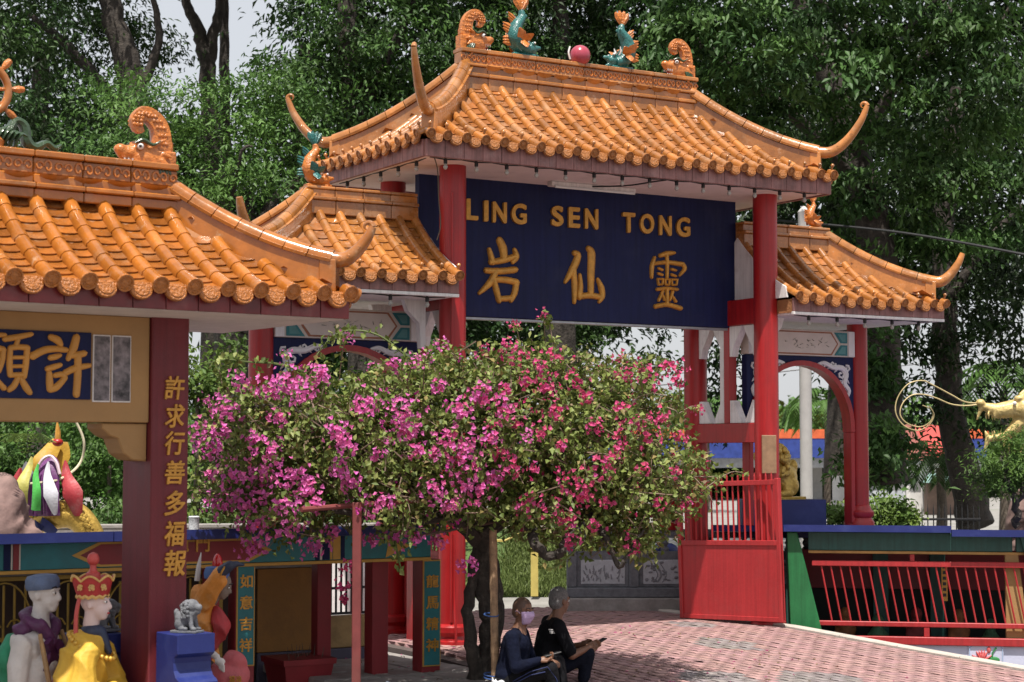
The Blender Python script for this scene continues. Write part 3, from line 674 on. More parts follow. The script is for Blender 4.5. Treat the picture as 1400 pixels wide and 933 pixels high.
# main roof -------------------------------------------------------
mr = empty('main_roof', parent=gate)
EX0, EX1, EY0, EY1 = -0.60, 4.53, -0.52, 1.83; ZE = 5.07; DD = (EY1-EY0)/2; HH = 0.88; INS = 1.13; YC = (EY0+EY1)/2
MB().box((EX0+0.03, EY0+0.03, 4.885), (EX1-0.03, EY1-0.03, 4.905)).build('soffit', SOFFIT, mr)
b = MB(); b.box((EX0+0.015, EY0+0.015, 4.9), (EX1-0.015, EY1-0.015, 5.03)); b.build('eave_slab', DECK, mr)
k = 24; wS = (EX1-EX0-0.02)/k
for i in range(k):
    MB().cbox((EX0+0.01+i*wS+0.002, EY0-0.005, 4.87), (EX0+0.01+(i+1)*wS-0.002, EY0+0.03, 5.04), 0.003).build('fascia_tile', FASCIA, mr)
k = 11; wS = (EY1-EY0-0.04)/k
for i in range(k):
    MB().cbox((EX0-0.005, EY0+0.035+i*wS+0.002, 4.87), (EX0+0.03, EY0+0.035+(i+1)*wS-0.002, 5.04), 0.003).build('fascia_tile', FASCIA, mr)
MB().box((EX1-0.03, EY0+0.035, 4.87), (EX1+0.005, EY1-0.005, 5.04)).build('fascia_board', FASCIA, mr)
MB().box((EX0+0.035, EY1-0.03, 4.87), (EX1-0.035, EY1+0.005, 5.04)).build('fascia_board', FASCIA, mr)
W = EX1-EX0; Wd = EY1-EY0
ptF = slope(mr, (EX0, EY0, ZE), (1, 0, 0), (0, 1, 0), W, DD, HH, 0.045, 0.214, 0.2, 0.115, TILE, INS, INS, knob=True, key='gate', limit=215)
slope(mr, (EX0, EY1, ZE), (0, -1, 0), (1, 0, 0), Wd, INS, HH, 0.045, 0.214, 0.2, 0.115, TILE, DD, DD, knob=True, key='gate', limit=215)
slope(mr, (EX1, EY1, ZE), (-1, 0, 0), (0, -1, 0), W, DD, HH, 0.045, 0.214, 0.2, 0.23, TILE, INS, INS, singles=False)
slope(mr, (EX1, EY0, ZE), (0, 1, 0), (-1, 0, 0), Wd, INS, HH, 0.045, 0.214, 0.2, 0.23, TILE, DD, DD, singles=False)
def roof_h(d, D, H, conc=0.42): return H*((1-conc)*(d/D)+conc*(d/D)**2)
def hips(roof, x0, x1, y0, y1, ze, ins, H, corners, m, rise, reach, wid=1.0, low=1.0, up=0.10, r=0.055, curl=True):
    D = (y1-y0)/2
    for cx, cy in corners:
        sx = 1 if cx == 0 else -1; sy = 1 if cy == 0 else -1
        bx = x0 if cx == 0 else x1; by = y0 if cy == 0 else y1; P = []
        for i in range(11):
            t = 0.10 + 0.90*i/10
            flare = 0.085*(1-t)**2
            P.append((bx+sx*ins*t, by+sy*D*t, ze+roof_h(D*t, D, H)+up+flare))
        hip(roof, P, m, 7, wid, low)
        horn(roof, Vector(P[0]) + Vector((0, 0, 0.05)), (-sx*ins, -sy*D, 0), rise, reach, m, r, curl)
        e = Vector(P[0]); MB().cbox((-0.07, -0.07, -0.2), (0.07, 0.05, 0.05), 0.006).build('corner_block', m, roof, M=T(e.x, e.y, e.z) @ RZ(math.atan2(-sy*D, -sx*ins) - R(90)))
hips(mr, EX0, EX1, EY0, EY1, ZE, INS, HH, ((0, 0), (1, 0), (0, 1), (1, 1)), TILE, 0.52, 0.56, 1.15, 1.4)
ridge_run(mr, 0.42, 3.51, YC, 5.88, [(-0.06, 0.075, 0.12), (0.075, 0.115, 0.145), (0.115, 0.19, 0.105), (0.19, 0.22, 0.13), (0.22, 0.34, 0.075), (0.34, 0.385, 0.105)], TILE, 0.31, frieze=4)
dragon_head(mr, T(0.64, YC, 6.245) @ RZ(0), ORN, 0.82)
dragon_head(mr, T(3.28, YC, 6.245) @ RZ(R(180)), ORN, 0.82)
def fish(parent, M, body, fin, name='fish_ornament', s=1.0):
    """dragon-fish standing on its head, tail fan up; head faces local +x"""
    e = empty(name, parent=parent); e.matrix_local = M @ Matrix.Scale(s, 4)
    c = crom([(0.10, 0, 0.07), (0.0, 0, 0.10), (-0.08, 0, 0.2), (-0.06, 0, 0.32), (0.01, 0, 0.42), (0.0, 0, 0.50)], 5)
    MB().tube(c, lerps([0.07, 0.10, 0.105, 0.085, 0.055, 0.03], len(c)), 12, sq=0.8).build('fish_body', body, e, True)
    sculpt([('e', (0.11, 0, 0.09), (0.09, 0.06, 0.06)), ('c', (0.12, 0, 0.10), 0.045, (0.23, 0, 0.115), 0.022), ('c', (0.12, 0, 0.04), 0.035, (0.21, 0, 0.025), 0.018), ('e', (0.13, 0.045, 0.145), 0.022), ('e', (0.13, -0.045, 0.145), 0.022),
            ('c', (0.08, 0.04, 0.16), 0.014, (0.05, 0.07, 0.24), 0.006), ('c', (0.08, -0.04, 0.16), 0.014, (0.05, -0.07, 0.24), 0.006)], 0.011, 2, 'fish_head', body, e)
    for sg in (-1, 1): MB().ell((0.14, sg*0.055, 0.15), 0.013, 8, 5).build('eye', WHITE, e, True)
    for k, an in enumerate((-0.55, -0.2, 0.2, 0.55)):
        d = Vector((math.sin(an), 0, math.cos(an))); p = Vector((0, 0, 0.49))
        loft(MB(), [p, p+d*0.06, p+d*0.12, p+d*0.165], [(-1, 0), (0, 1), (1, 0), (0, -1)], [(0.018, 0.012), (0.032, 0.02), (0.036, 0.018), (0.012, 0.006)], up=(d.z, 0, -d.x)).build('tail_fin', fin, e, True)
    for (px, pz, an, L, wd) in ((-0.15, 0.26, -1.15, 0.13, 0.05), (-0.12, 0.36, -0.9, 0.11, 0.04), (-0.15, 0.16, -1.6, 0.12, 0.05)):
        d = Vector((math.sin(an), 0, math.cos(an)))
        for q in range(3):
            p = Vector((px+0.05, 0, pz-0.03+q*0.03)); loft(MB(), [p, p+d*L*0.5, p+d*L], [(-1, 0), (0, 1), (1, 0), (0, -1)], [(wd*0.5, 0.012), (wd*0.6, 0.014), (0.006, 0.006)], up=(d.z, 0, -d.x)).build('dorsal_fin', fin, e, True)
    for sg in (-1, 1):
        p = Vector((-0.02, sg*0.09, 0.16)); q = Vector((-0.10, sg*0.14, 0.27)); r2 = Vector((-0.02, sg*0.16, 0.07))
        MB().tube([(0.07, sg*0.04, 0.15), (0.05, sg*0.055, 0.2), (0.065, sg*0.06, 0.24)], [0.013, 0.012, 0.004], 6).build('horn', WHITE, e, True)
        sc_ = MB()
        for i_ in range(4, len(c)-4, 2):
            for q_ in (-0.04, 0.0, 0.04): sc_.ell(c[i_] + Vector((q_*0.8, sg*(0.074 - 0.0022*i_), q_*0.3)), (0.02, 0.008, 0.02), 7, 5)
        tag(sc_.build('scales', body, e, True), kind='stuff')
        for tgt in (q, r2, Vector((0.07, sg*0.15, 0.22))):
            loft(MB(), [p, p.lerp(tgt, .5), tgt], [(-1, 0), (0, 1), (1, 0), (0, -1)], [(0.035, 0.012), (0.055, 0.016), (0.012, 0.006)], up=(1, 0, 0)).build('side_fin', fin, e, True)
    MB().cbox((-0.12, -0.06, -0.03), (0.16, 0.06, 0.03), 0.012).build('ornament_base', body, e)
    return e
RZT = 5.88+0.385
fish(mr, T(1.20, YC, RZT), TEALG, ORN, s=1.02)
fish(mr, T(2.52, YC, RZT) @ RZ(R(180)), TEALG, ORN, s=1.02)
pearl = MB().ell((1.93, YC-0.05, RZT+0.085), 0.115, 24, 16).build('pearl', mat('rose glazed ball', (0.36, 0.045, 0.075), 0.22, var=0.15, vscale=8, coat=0.4), mr, True)
MB().tube(crom([(1.80, YC-0.05, RZT+0.03), (1.78, YC-0.05, RZT+0.1), (1.80, YC-0.05, RZT+0.17)], 4), [0.01]*9, 6).build('flame', WHITE, pearl, True)
# festoon of bulbs under the eaves
def bulb_row(parent, A, B, n, drop=0.03):
    A = Vector(A); B = Vector(B)
    w = MB(); pts = []
    for i in range(n*2+1):
        t = i/(n*2); pts.append(A.lerp(B, t) + Vector((0, 0, -0.012 if i % 2 else 0)))
    w.tube(pts, 0.007, 5).build('bulb_cable', BLACKM, parent)
    for i in range(n):
        p = A.lerp(B, (i+0.5)/n)
        s = MB().lathe([(0.012, 0.0), (0.02, -0.015), (0.02, -0.05), (0.014, -0.055)], 8, p).build('bulb_socket', BLACKM, parent)
        MB().lathe([(0.012, -0.052), (0.02, -0.07), (0.024, -0.085), (0.016, -0.105), (0.003, -0.112)], 8, p).build('light_bulb', BULB, s, True)
bulb_row(mr, (EX0+0.12, EY0+0.12, 4.885), (EX1-0.12, EY0+0.12, 4.885), 14)
bulb_row(mr, (EX0+0.12, EY1-0.2, 4.885), (EX0+0.12, EY0+0.2, 4.885), 5)
fx = hitY(752, 255, 0.32); fy = hitY(867, 267, 0.32)
lamp = MB().cbox((fx.x, 0.28, 4.83), (fy.x, 0.38, 4.884), 0.008).build('tube_light', WHITE, gate)
MB().tube([(fx.x+0.03, 0.27, 4.822), (fy.x-0.03, 0.27, 4.822)], 0.014, 8).build('glass_tube', mat('frosted tube', (0.7, 0.72, 0.72), 0.3, var=0.02), lamp, True)
MB().tube(crom([(fx.x+0.5, 0.3, 4.86), (fx.x+0.75, 0.0, 4.85), (fx.x+0.9, -0.3, 4.865), (fx.x+1.0, -0.4, 4.88)], 5), 0.009, 5).build('lamp_cable', BLACKM, gate)
MB().tube(crom([(-0.45, EY0+0.1, 4.9), (-0.35, EY0+0.2, 4.78), (-0.28, EY0+0.3, 4.5), (-0.26, EY0+0.3, 4.25), (-0.29, EY0+0.32, 4.1)], 5), [0.006]*21, 5).build('dry_root', BARK, mr)

# wing roofs ---------------------------------------------------------
SCROLL = mat('white plaster scroll', (0.72, 0.70, 0.71), 0.7, var=0.08, dirt=(0.5, 0.46, 0.48), damt=0.5)
INK = mat('ink landscape painting', (0.60, 0.54, 0.46), 0.7, var=0.1, vscale=6, dirt=(0.05, 0.07, 0.06), dscale=9, damt=0.95)
CREAM = mat('cream painted panel', (0.60, 0.53, 0.47), 0.7, var=0.08, vscale=5)
TEALP = mat('pale teal paint', (0.09, 0.25, 0.25), 0.6, var=0.2, vscale=10)
BRN = mat('brown outline', (0.32, 0.13, 0.07), 0.7)
def arch_panel(x0, x1, y):
    zt, zb = 3.13, 2.2; cx = (x0+x1)/2; hw = (x1-x0)/2 - 0.04; zc = 2.25; hh = 0.80
    arc = [(cx - hw*math.cos(a), zc + hh*math.sin(a)**0.9) for a in np.linspace(0.001, math.pi-0.001, 25)]
    pl = [(x0, zb)] + arc + [(x1, zb), (x1, zt), (x0, zt)]
    b = MB()
    for i in range(len(arc)-1):
        (xa, za), (xb, zb2) = arc[i], arc[i+1]
        b.prism([(xa, za), (xb, zb2), (xb, zt), (xa, zt)], y, y+0.09)
    b.box((x0, y, zb), (arc[0][0], y+0.09, zt)); b.box((arc[-1][0], y, zb), (x1, y+0.09, zt))
    pan = b.build('arch_spandrel', NAVY, gate)
    loft(MB(), [(p[0], y+0.04, p[1]) for p in arc], [(-0.075, -0.03), (-0.075, 0.03), (0.075, 0.03), (0.075, -0.03)], up=(0, 1, 0)).build('arch_rim', RED, pan, True)
    for xx_ in (arc[0][0], arc[-1][0]): MB().cbox((xx_-0.03, y-0.03, (1.18 if x0 > 0 else 0.06)), (xx_+0.03, y+0.11, zc), 0.006).build('arch_leg', RED, pan)
    for sg, ox in ((1, x0+0.05), (-1, x1-0.05)):
        s = MB(); yy = y-0.006
        def sp(cx_, cz_, r0, a0, turns, w):
            pts = [(ox + sg*(cx_ + r0*(1-0.13*k)*math.cos(a0+k*turns/8)), yy, cz_ + r0*(1-0.13*k)*math.sin(a0+k*turns/8)) for k in range(0, 7)]
            s.tube(pts, [w*(1-0.05*k) for k in range(7)], 6, sq=0.9)
        def leafy(a, bq, w):
            a = Vector((ox+sg*a[0], yy, a[1])); bq = Vector((ox+sg*bq[0], yy, bq[1])); s.tube([a, a.lerp(bq, .3), a.lerp(bq, .7), bq], [w*.4, w, w*.8, w*.2], 6, sq=0.5)
        pts = crom([(0.06, 2.42), (0.02, 2.6), (0.09, 2.78), (0.06, 2.95), (0.16, 3.02), (0.3, 2.99), (0.42, 3.06)][0:7] if True else [], 4) if False else None
        stem = [(0.07, 2.4), (0.03, 2.56), (0.1, 2.7), (0.07, 2.86), (0.14, 2.97), (0.28, 2.98), (0.4, 3.05), (0.5, 3.03)]
        zq = lambda z: 3.075-(3.075-z)*0.66
        st = crom([(ox+sg*a, yy, zq(z)) for a, z in stem], 4); s.tube(st, lerps([0.012, 0.03, 0.035, 0.035, 0.04, 0.035, 0.03, 0.012], len(st)), 7, sq=0.9)
        sp(0.11, 2.80, 0.05, 0, 9, 0.016); sp(0.15, 2.93, 0.06, 2, 9, 0.018); sp(0.05, 3.0, 0.045, 1, 9, 0.016); sp(0.27, 3.05, 0.045, 3, 9, 0.015); sp(0.42, 3.03, 0.045, 0, 9, 0.015)
        leafy((0.1, 2.84), (0.18, 2.86), 0.026); leafy((0.09, 2.9), (0.02, 2.82), 0.026); leafy((0.2, 3.0), (0.25, 2.95), 0.024); leafy((0.3, 3.02), (0.36, 2.99), 0.02); leafy((0.05, 2.72), (0.08, 2.64), 0.018)
        s.build('scroll_relief', SCROLL, pan, True)
    lin = MB().cbox((x0, y-0.03, 3.135), (x1, y+0.11, 3.44), 0.006).build('painted_lintel', CREAM, gate)
    yy = y-0.033; c0, c1 = x0+0.12, x1-0.12; zm = 3.285; hz = 0.135
    MB().box((x0+0.005, yy-0.004, 3.14), (x0+0.10, yy+0.002, 3.435)).build('lintel_border', WHITE, lin)
    MB().box((x1-0.10, yy-0.004, 3.14), (x1-0.005, yy+0.002, 3.435)).build('lintel_border', WHITE, lin)
    for sg, e0 in ((1, c0), (-1, c1)):
        for zs in (1, -1):
            MB().prism([(e0, zm+zs*0.012), (e0+sg*0.10, zm+zs*0.012), (e0+sg*0.20, zm+zs*hz), (e0, zm+zs*hz)], yy-0.005, yy+0.001).build('teal_corner', TEAL, lin)
            MB().prism([(e0+sg*0.03, zm+zs*0.03), (e0+sg*0.085, zm+zs*0.03), (e0+sg*0.15, zm+zs*(hz-0.02)), (e0+sg*0.03, zm+zs*(hz-0.02))], yy-0.008, yy-0.005).build('teal_inset', TEALP, lin)
    hexa = [(c0+0.14, zm), (c0+0.24, zm+hz), (c1-0.24, zm+hz), (c1-0.14, zm), (c1-0.24, zm-hz), (c0+0.24, zm-hz)]
    MB().prism(hexa, yy-0.004, yy+0.002).build('cartouche_rim', BRN, lin)
    MB().prism([(cx+(p-cx)*0.955, zm+(q-zm)*0.88) for p, q in hexa], yy-0.009, yy-0.003).build('cartouche', CREAM, lin)
    b = MB(); rr = random.Random(int(x0*10))
    for i in range(26):
        px = cx + rr.gauss(0, 0.17); pz = zm + rr.gauss(-0.01, 0.03); b.tube([(px, yy-0.012, pz), (px+rr.uniform(-0.05, 0.06), yy-0.012, pz+rr.uniform(-0.02, 0.035))], [rr.uniform(0.003, 0.012), 0.002], 5, sq=0.3)
    b.build('ink_strokes', mat('ink', (0.06, 0.07, 0.06), 0.8), lin)
WY0, WY1 = -0.40, 1.50; WZ = 3.73; WH = 0.72; WINS = 1.05
for side in (1, -1):
    if side == 1: x0, x1, il, ir = 4.06, 6.32, 0.0, WINS
    else: x0, x1, il, ir = -2.36, -0.15, WINS, 0.0
    wr = empty('wing_roof', parent=gate)
    MB().box((x0+0.02, WY0+0.03, 3.53), (x1-0.02, WY1-0.03, 3.55)).build('soffit', WHITE, wr)
    MB().box((x0+0.01, WY0+0.02, 3.55), (x1-0.01, WY1-0.02, 3.70)).build('eave_slab', DECK, wr)
    k = 9; wS = (x1-x0)/k
    for i in range(k): MB().cbox((x0+i*wS+0.002, WY0-0.005, 3.56), (x0+(i+1)*wS-0.002, WY0+0.02, 3.71), 0.003).build('fascia_tile', FASCIA, wr)
    MB().cbox((x0, WY0-0.008, 3.525), (x1, WY0+0.03, 3.557), 0.003).build('eave_trim', WHITE, wr)
    xe = x1 if side == 1 else x0
    MB().box((min(xe, xe-side*0.02)-0.003, WY0+0.022, 3.53), (max(xe, xe-side*0.02)+0.003, WY1, 3.71)).build('fascia_board', FASCIA, wr)
    MB().box((x0, WY1-0.02, 3.53), (x1, WY1+0.004, 3.71)).build('fascia_board', FASCIA, wr)
    w = x1-x0; Dw = (WY1-WY0)/2; yc = (WY0+WY1)/2
    slope(wr, (x0, WY0, WZ), (1, 0, 0), (0, 1, 0), w, Dw, WH, 0.045, 0.226, 0.2, 0.14, TILE, il, ir, knob=True, key='gate', limit=300, lift=0.02)
    slope(wr, (x1, WY1, WZ), (-1, 0, 0), (0, -1, 0), w, Dw, WH, 0.045, 0.226, 0.2, 0.3, TILE, ir, il, singles=False, lift=0.02)
    if side == 1: slope(wr, (x1, WY0, WZ), (0, 1, 0), (-1, 0, 0), WY1-WY0, WINS, WH, 0.045, 0.22, 0.2, 0.3, TILE, Dw, Dw, singles=False, lift=0.02)
    else: slope(wr, (x0, WY1, WZ), (0, -1, 0), (1, 0, 0), WY1-WY0, WINS, WH, 0.045, 0.22, 0.2, 0.3, TILE, Dw, Dw, singles=False, lift=0.02)
    cs = ((1, 0), (1, 1)) if side == 1 else ((0, 0), (0, 1))
    hips(wr, x0, x1, WY0, WY1, WZ, WINS, WH, cs, TILE, 0.34, 0.36, 1.05, 1.2, r=0.06, curl=False)
    rx0, rx1 = (x0, x1-WINS+0.08) if side == 1 else (x0+WINS-0.08, x1)
    ridge_run(wr, rx0, rx1, yc, WZ+WH, [(-0.08, 0.06, 0.11), (0.06, 0.095, 0.135), (0.095, 0.17, 0.09), (0.17, 0.2, 0.105)], TILE, 0.3)
    xg = x0-0.012 if side == 1 else x1+0.012
    gp_ = [(WY0+0.08, 3.72)] + [(WY0+0.08+d, WZ+roof_h(d, Dw, WH)+0.1) for d in np.linspace(0.02, Dw-0.08, 7)] + [(2*yc-WY0-0.08-d, WZ+roof_h(d, Dw, WH)+0.1) for d in np.linspace(Dw-0.08, 0.02, 7)] + [(WY1-0.08, 3.72)]
    MB().prism(gp_, -0.012, 0.012, frame((xg, 0, 0), (0, 1, 0), (1, 0, 0), (0, 0, 1))).build('gable_board', WHITE, wr)
    bulb_row(wr, (x0+0.1, WY0+0.1, 3.53), (x1-0.1, WY0+0.1, 3.53), 5)
    if side == 1:
        fish(wr, T(rx1-0.18, yc, WZ+WH+0.2), ORN, ORN, s=0.62); wx = 5.83
        arch_panel(4.12, 5.72, 0.50)
    else:
        f = fish(wr, T(rx0+0.12, yc, WZ+WH+0.2), ORN, TEALG, s=0.86); wx = -1.83
        arch_panel(-1.72, -0.12, 0.50)
    zb = 1.14 if side == 1 else -0.1
    MB().lathe([(0.12, zb+0.02), (0.12, 3.54)], 28, (wx, 0.55, 0)).build('column', RED, gate, True)
    MB().lathe([(0.18, zb), (0.18, zb+0.05), (0.165, zb+0.07), (0.15, zb+0.1), (0.175, zb+0.13), (0.175, zb+0.17), (0.145, zb+0.2), (0.135, zb+0.24), (0.122, zb+0.25)], 28, (wx, 0.55, 0)).build('column_base', RED, gate, True)
    b = MB()
    for yq in (0.18, 0.92): MB().prism([(0, 3.53), (0.24, 3.53), (0.2, 3.42), (0.07, 3.3), (0.05, 3.05), (0, 3.05)], yq-0.04, yq+0.04, T(x0+0.08, 0, 0) if side == 1 else T(x1-0.08, 0, 0) @ Matrix.Diagonal((-1, 1, 1, 1))).build('white_bracket', WHITE, gate)

# gate leaves ---------------------------------------------------------
def leaf_door(A, B, z0, ztop, zpanel, nb, tilt=0.0):
    A = Vector(A); B = Vector(B); L = (B-A).length; an = math.atan2(B.y-A.y, B.x-A.x)
    e = empty('gate_leaf', parent=gate); e.matrix_local = T(A.x, A.y, 0) @ RZ(an) @ Matrix.Shear('XZ', 4, (0, 0)) @ RY(-tilt)
    MB().cbox((0.0, -0.012, z0+0.02), (L, 0.012, zpanel), 0.003).build('door_panel', RED_L, e)
    for x in (0.0, L-0.05): MB().cbox((x, -0.03, z0), (x+0.05, 0.03, ztop), 0.005).build('door_stile', RED_L, e)
    for z in (zpanel, ztop-0.05): MB().cbox((0.051, -0.026, z-0.02), (L-0.051, 0.026, z+0.035), 0.004).build('door_rail', RED_L, e)
    MB().cbox((0.051, -0.024, z0), (L-0.051, 0.024, z0+0.05), 0.004).build('door_rail', RED_L, e)
    for i in range(nb):
        x = 0.07 + (L-0.14)*(i+0.5)/nb
        MB().tube([(x, 0, zpanel+0.03), (x, 0, ztop+0.03), (x, 0, ztop+0.07)], [0.011, 0.011, 0.002], 6).build('door_bar', RED_L, e)
    return e
A = cl(1.94, 20.85); B = cl(2.944, 19.70)
leaf_door(A, B, 0.125, 1.68, 0.97, 17, R(2.0))
leaf_door((0.12, 1.22, 0), (0.12, 0.02, 0), 0.1, 1.68, 0.97, 14)
# ------------------------------------------------------------------ small roofed pavilion on the left
PV = Vector((-4.393, -3.892, 0)); PA = R(6)
pav = empty('wishing_pavilion', PV, PA)
tag(pav, 'pavilion with amber tiled roof, maroon column and gold lettering at left edge', 'pavilion')
PMI = (T(*PV) @ RZ(PA)).inverted()
def hitP(px, py, Yl):
    """where the line of sight meets the pavilion-parallel plane local y = Yl, in pavilion coordinates"""
    o = PMI @ CAM; d = (PMI @ at(px, py, 10.0)) - o; return o + d*((Yl-o.y)/d.y)
pr = empty('tiled_roof', parent=pav)
PX0, PX1, PY0, PY1 = -3.62, 1.07, -0.60, 1.24; PZ = 3.11; PH = 0.66; PI_ = 0.98; PD = 0.92
MB().box((PX0+0.03, PY0+0.025, 2.935), (PX1-0.03, PY1-0.02, 2.965)).build('soffit', mat('grey soffit plaster', (0.60, 0.55, 0.52), 0.8, var=0.1, vscale=5, bump=0.25, bscale=14, dirt=(0.4, 0.36, 0.34), damt=0.6), pr)
MB().box((PX0+0.015, PY0+0.02, 2.965), (PX1-0.015, PY1-0.015, 3.09)).build('eave_slab', DECK, pr)
k = 20; wS = (PX1-PX0)/k
for i in range(k): MB().cbox((PX0+i*wS+0.003, PY0-0.004, 2.94), (PX0+(i+1)*wS-0.003, PY0+0.018, 3.10), 0.003).build('fascia_tile', MAROON, pr)
for i in range(8):
    a = PY0+0.024 + i*(PY1-PY0-0.03)/8; MB().cbox((PX1-0.018, a+0.002, 2.94), (PX1+0.004, a+(PY1-PY0-0.03)/8-0.002, 3.10), 0.003).build('fascia_tile', MAROON, pr)
slope(pr, (PX0, PY0, PZ), (1, 0, 0), (0, 1, 0), PX1-PX0, PD, PH, 0.052, 0.248, 0.19, 0.10, TILE_P, PI_, PI_, conc=0.35, lift=0.02, key='pav', limit=300, xmin=1.75, edge=mat('amber disc clay', (0.40, 0.135, 0.025), 0.32, var=0.3, vscale=50, bump=0.8, bscale=60, dirt=(0.3, 0.13, 0.05), dscale=12, damt=0.5, coat=0.2))
slope(pr, (PX1, PY0, PZ), (0, 1, 0), (-1, 0, 0), PY1-PY0, PI_, PH, 0.052, 0.24, 0.19, 0.2, TILE_P, PD, PD, conc=0.35, lift=0.02, singles=False)
slope(pr, (PX1, PY1, PZ), (-1, 0, 0), (0, -1, 0), PX1-PX0, PD, PH, 0.052, 0.248, 0.19, 0.25, TILE_P, PI_, PI_, conc=0.35, lift=0.02, singles=False)
slope(pr, (PX0, PY1, PZ), (0, -1, 0), (1, 0, 0), PY1-PY0, PI_, PH, 0.052, 0.24, 0.19, 0.25, TILE_P, PD, PD, conc=0.35, lift=0.02, singles=False)
hips(pr, PX0, PX1, PY0, PY1, PZ, PI_, PH, ((1, 0), (1, 1), (0, 0), (0, 1)), TILE_P, 0.24, 0.30, 1.05, 1.2, up=0.085, r=0.05)
yc = (PY0+PY1)/2
ridge_run(pr, PX0+PI_-0.06, PX1-PI_+0.06, yc, 3.755, [(-0.04, 0.03, 0.12), (0.03, 0.065, 0.155), (0.065, 0.13, 0.105), (0.13, 0.245, 0.095), (0.245, 0.29, 0.125)], TILE_P, 0.36, frieze=3)
dragon_head(pr, T(PX1-PI_-0.16, yc, 3.97) @ RZ(R(180)), ORN, 0.86)
dragon_head(pr, T(PX0+PI_+0.16, yc, 3.97), ORN, 0.86)
# wheel on the ridge with green scrolling leaves
we = empty('ridge_wheel', parent=pav); wx = -1.235; wz = 4.44
b = MB(); b.tube([(wx+0.165*math.cos(a), yc, wz+0.165*math.sin(a)) for a in np.linspace(0, 2*math.pi, 41)], 0.028, 10, caps=False); b.build('wheel_rim', TILE_P, we, True)
MB().ell((wx, yc, wz), 0.05).build('wheel_hub', TILE_P, we, True)
for i in range(8):
    a = i*math.pi/4 + 0.1; c, s_ = math.cos(a), math.sin(a)
    MB().tube([(wx+c*r, yc, wz+s_*r) for r in (0.03, 0.16, 0.19, 0.205, 0.24, 0.275, 0.285)], [0.013, 0.013, 0.012, 0.017, 0.026, 0.02, 0.004], 8).build('wheel_spoke', ORN, we, True)
for sg in (1, -1):
    c = crom([(wx+sg*q, yc, 4.045+z) for q, z in ((0.0, 0.05), (0.16, 0.12), (0.22, 0.2), (0.28, 0.17), (0.30, 0.07), (0.36, 0.03), (0.44, 0.07), (0.5, 0.04), (0.55, 0.07))], 5)
    MB().tube(c, lerps([0.06, 0.05, 0.035, 0.045, 0.05, 0.045, 0.03, 0.028, 0.01], len(c)), 8, sq=0.8).build('leaf_scroll', OLIVEG, we, True)
    for q in range(5):
        p = Vector((wx+sg*(0.05+0.035*q), yc-0.05, 4.055)); MB().tube(crom([p, p+Vector((sg*0.03, -0.03, 0.09)), p+Vector((sg*0.09, -0.02, 0.14-0.015*q))], 4), lerps([0.02, 0.032, 0.006], 9), 6, sq=0.5).build('leaf', OLIVEG, we, True)
MB().lathe([(0.13, 4.035), (0.14, 4.09), (0.10, 4.14), (0.06, 4.2), (0.05, 4.28)], 14, (wx, yc, 0)).build('lotus_base', ORN, we, True)
# columns
for cx in (0.0, -2.55):
    c = MB().cbox((cx-0.14, 0.0, LOW-0.1), (cx+0.14, 0.45, 2.95), 0.008).build('column', PAVRED, pav)
    if cx == 0.0:
        for ch, py, q in (('許', 530.5, 1.0), ('求', 569, 1.0), ('行', 606, 1.0), ('善', 646, 1.0), ('多', 688, 1.05), ('福', 729.5, 1.05), ('報', 770, 1.1)):
            p = hitP(238, py, 0.0); raised(c, ch, T(p.x, 0.001, p.z), 0.15*q, 0.165*q, 0.018, GOLD, 0.016, shear=0.12)
# name beam
bm_ = MB().cbox((-2.40, 0.03, 2.21), (-0.145, 0.33, 2.934), 0.006).build('name_beam', OCHRE, pav)
p0 = hitP(125, 455, 0.02).x
MB().cbox((-2.2, 0.016, 2.36), (p0, 0.034, 2.81), 0.003).build('name_panel', NAVY, bm_)
for ch, px, py in (('許', 83, 500), ('願', -1, 497)):
    p = hitP(px, py, 0.016); brush(bm_, ch, T(p.x, 0.017, p.z), 0.42 if ch == '許' else 0.45, 0.42, 0.022, mat('ochre gold lettering', (0.55, 0.26, 0.05), 0.5, var=0.15))
PAINT = mat('misty mountain ink print', (0.15, 0.13, 0.14), 0.5, var=0.95, vscale=16, dirt=(0.008, 0.008, 0.012), dscale=7, damt=1.0)
for a, c in ((127, 151), (153, 179)):
    xa = hitP(a, 500, 0.02).x; xb = hitP(c, 500, 0.02).x
    f = MB().cbox((xa, 0.018, 2.345), (xb, 0.033, 2.80), 0.003).build('picture_frame', WHITE, bm_)
    MB().box((xa+0.008, 0.014, 2.355), (xb-0.008, 0.0185, 2.79)).build('picture', PAINT, f)
cb = [(0, 2.205), (-0.33, 2.205), (-0.33, 2.17), (-0.27, 2.12), (-0.21, 2.10), (-0.20, 2.07), (-0.17, 2.0), (-0.10, 1.955), (-0.005, 1.945), (0, 1.945)]
MB().prism(cb, 0.06, 0.30, T(-0.145, 0, 0), bev=0.008).build('corbel', OCHRE, pav)

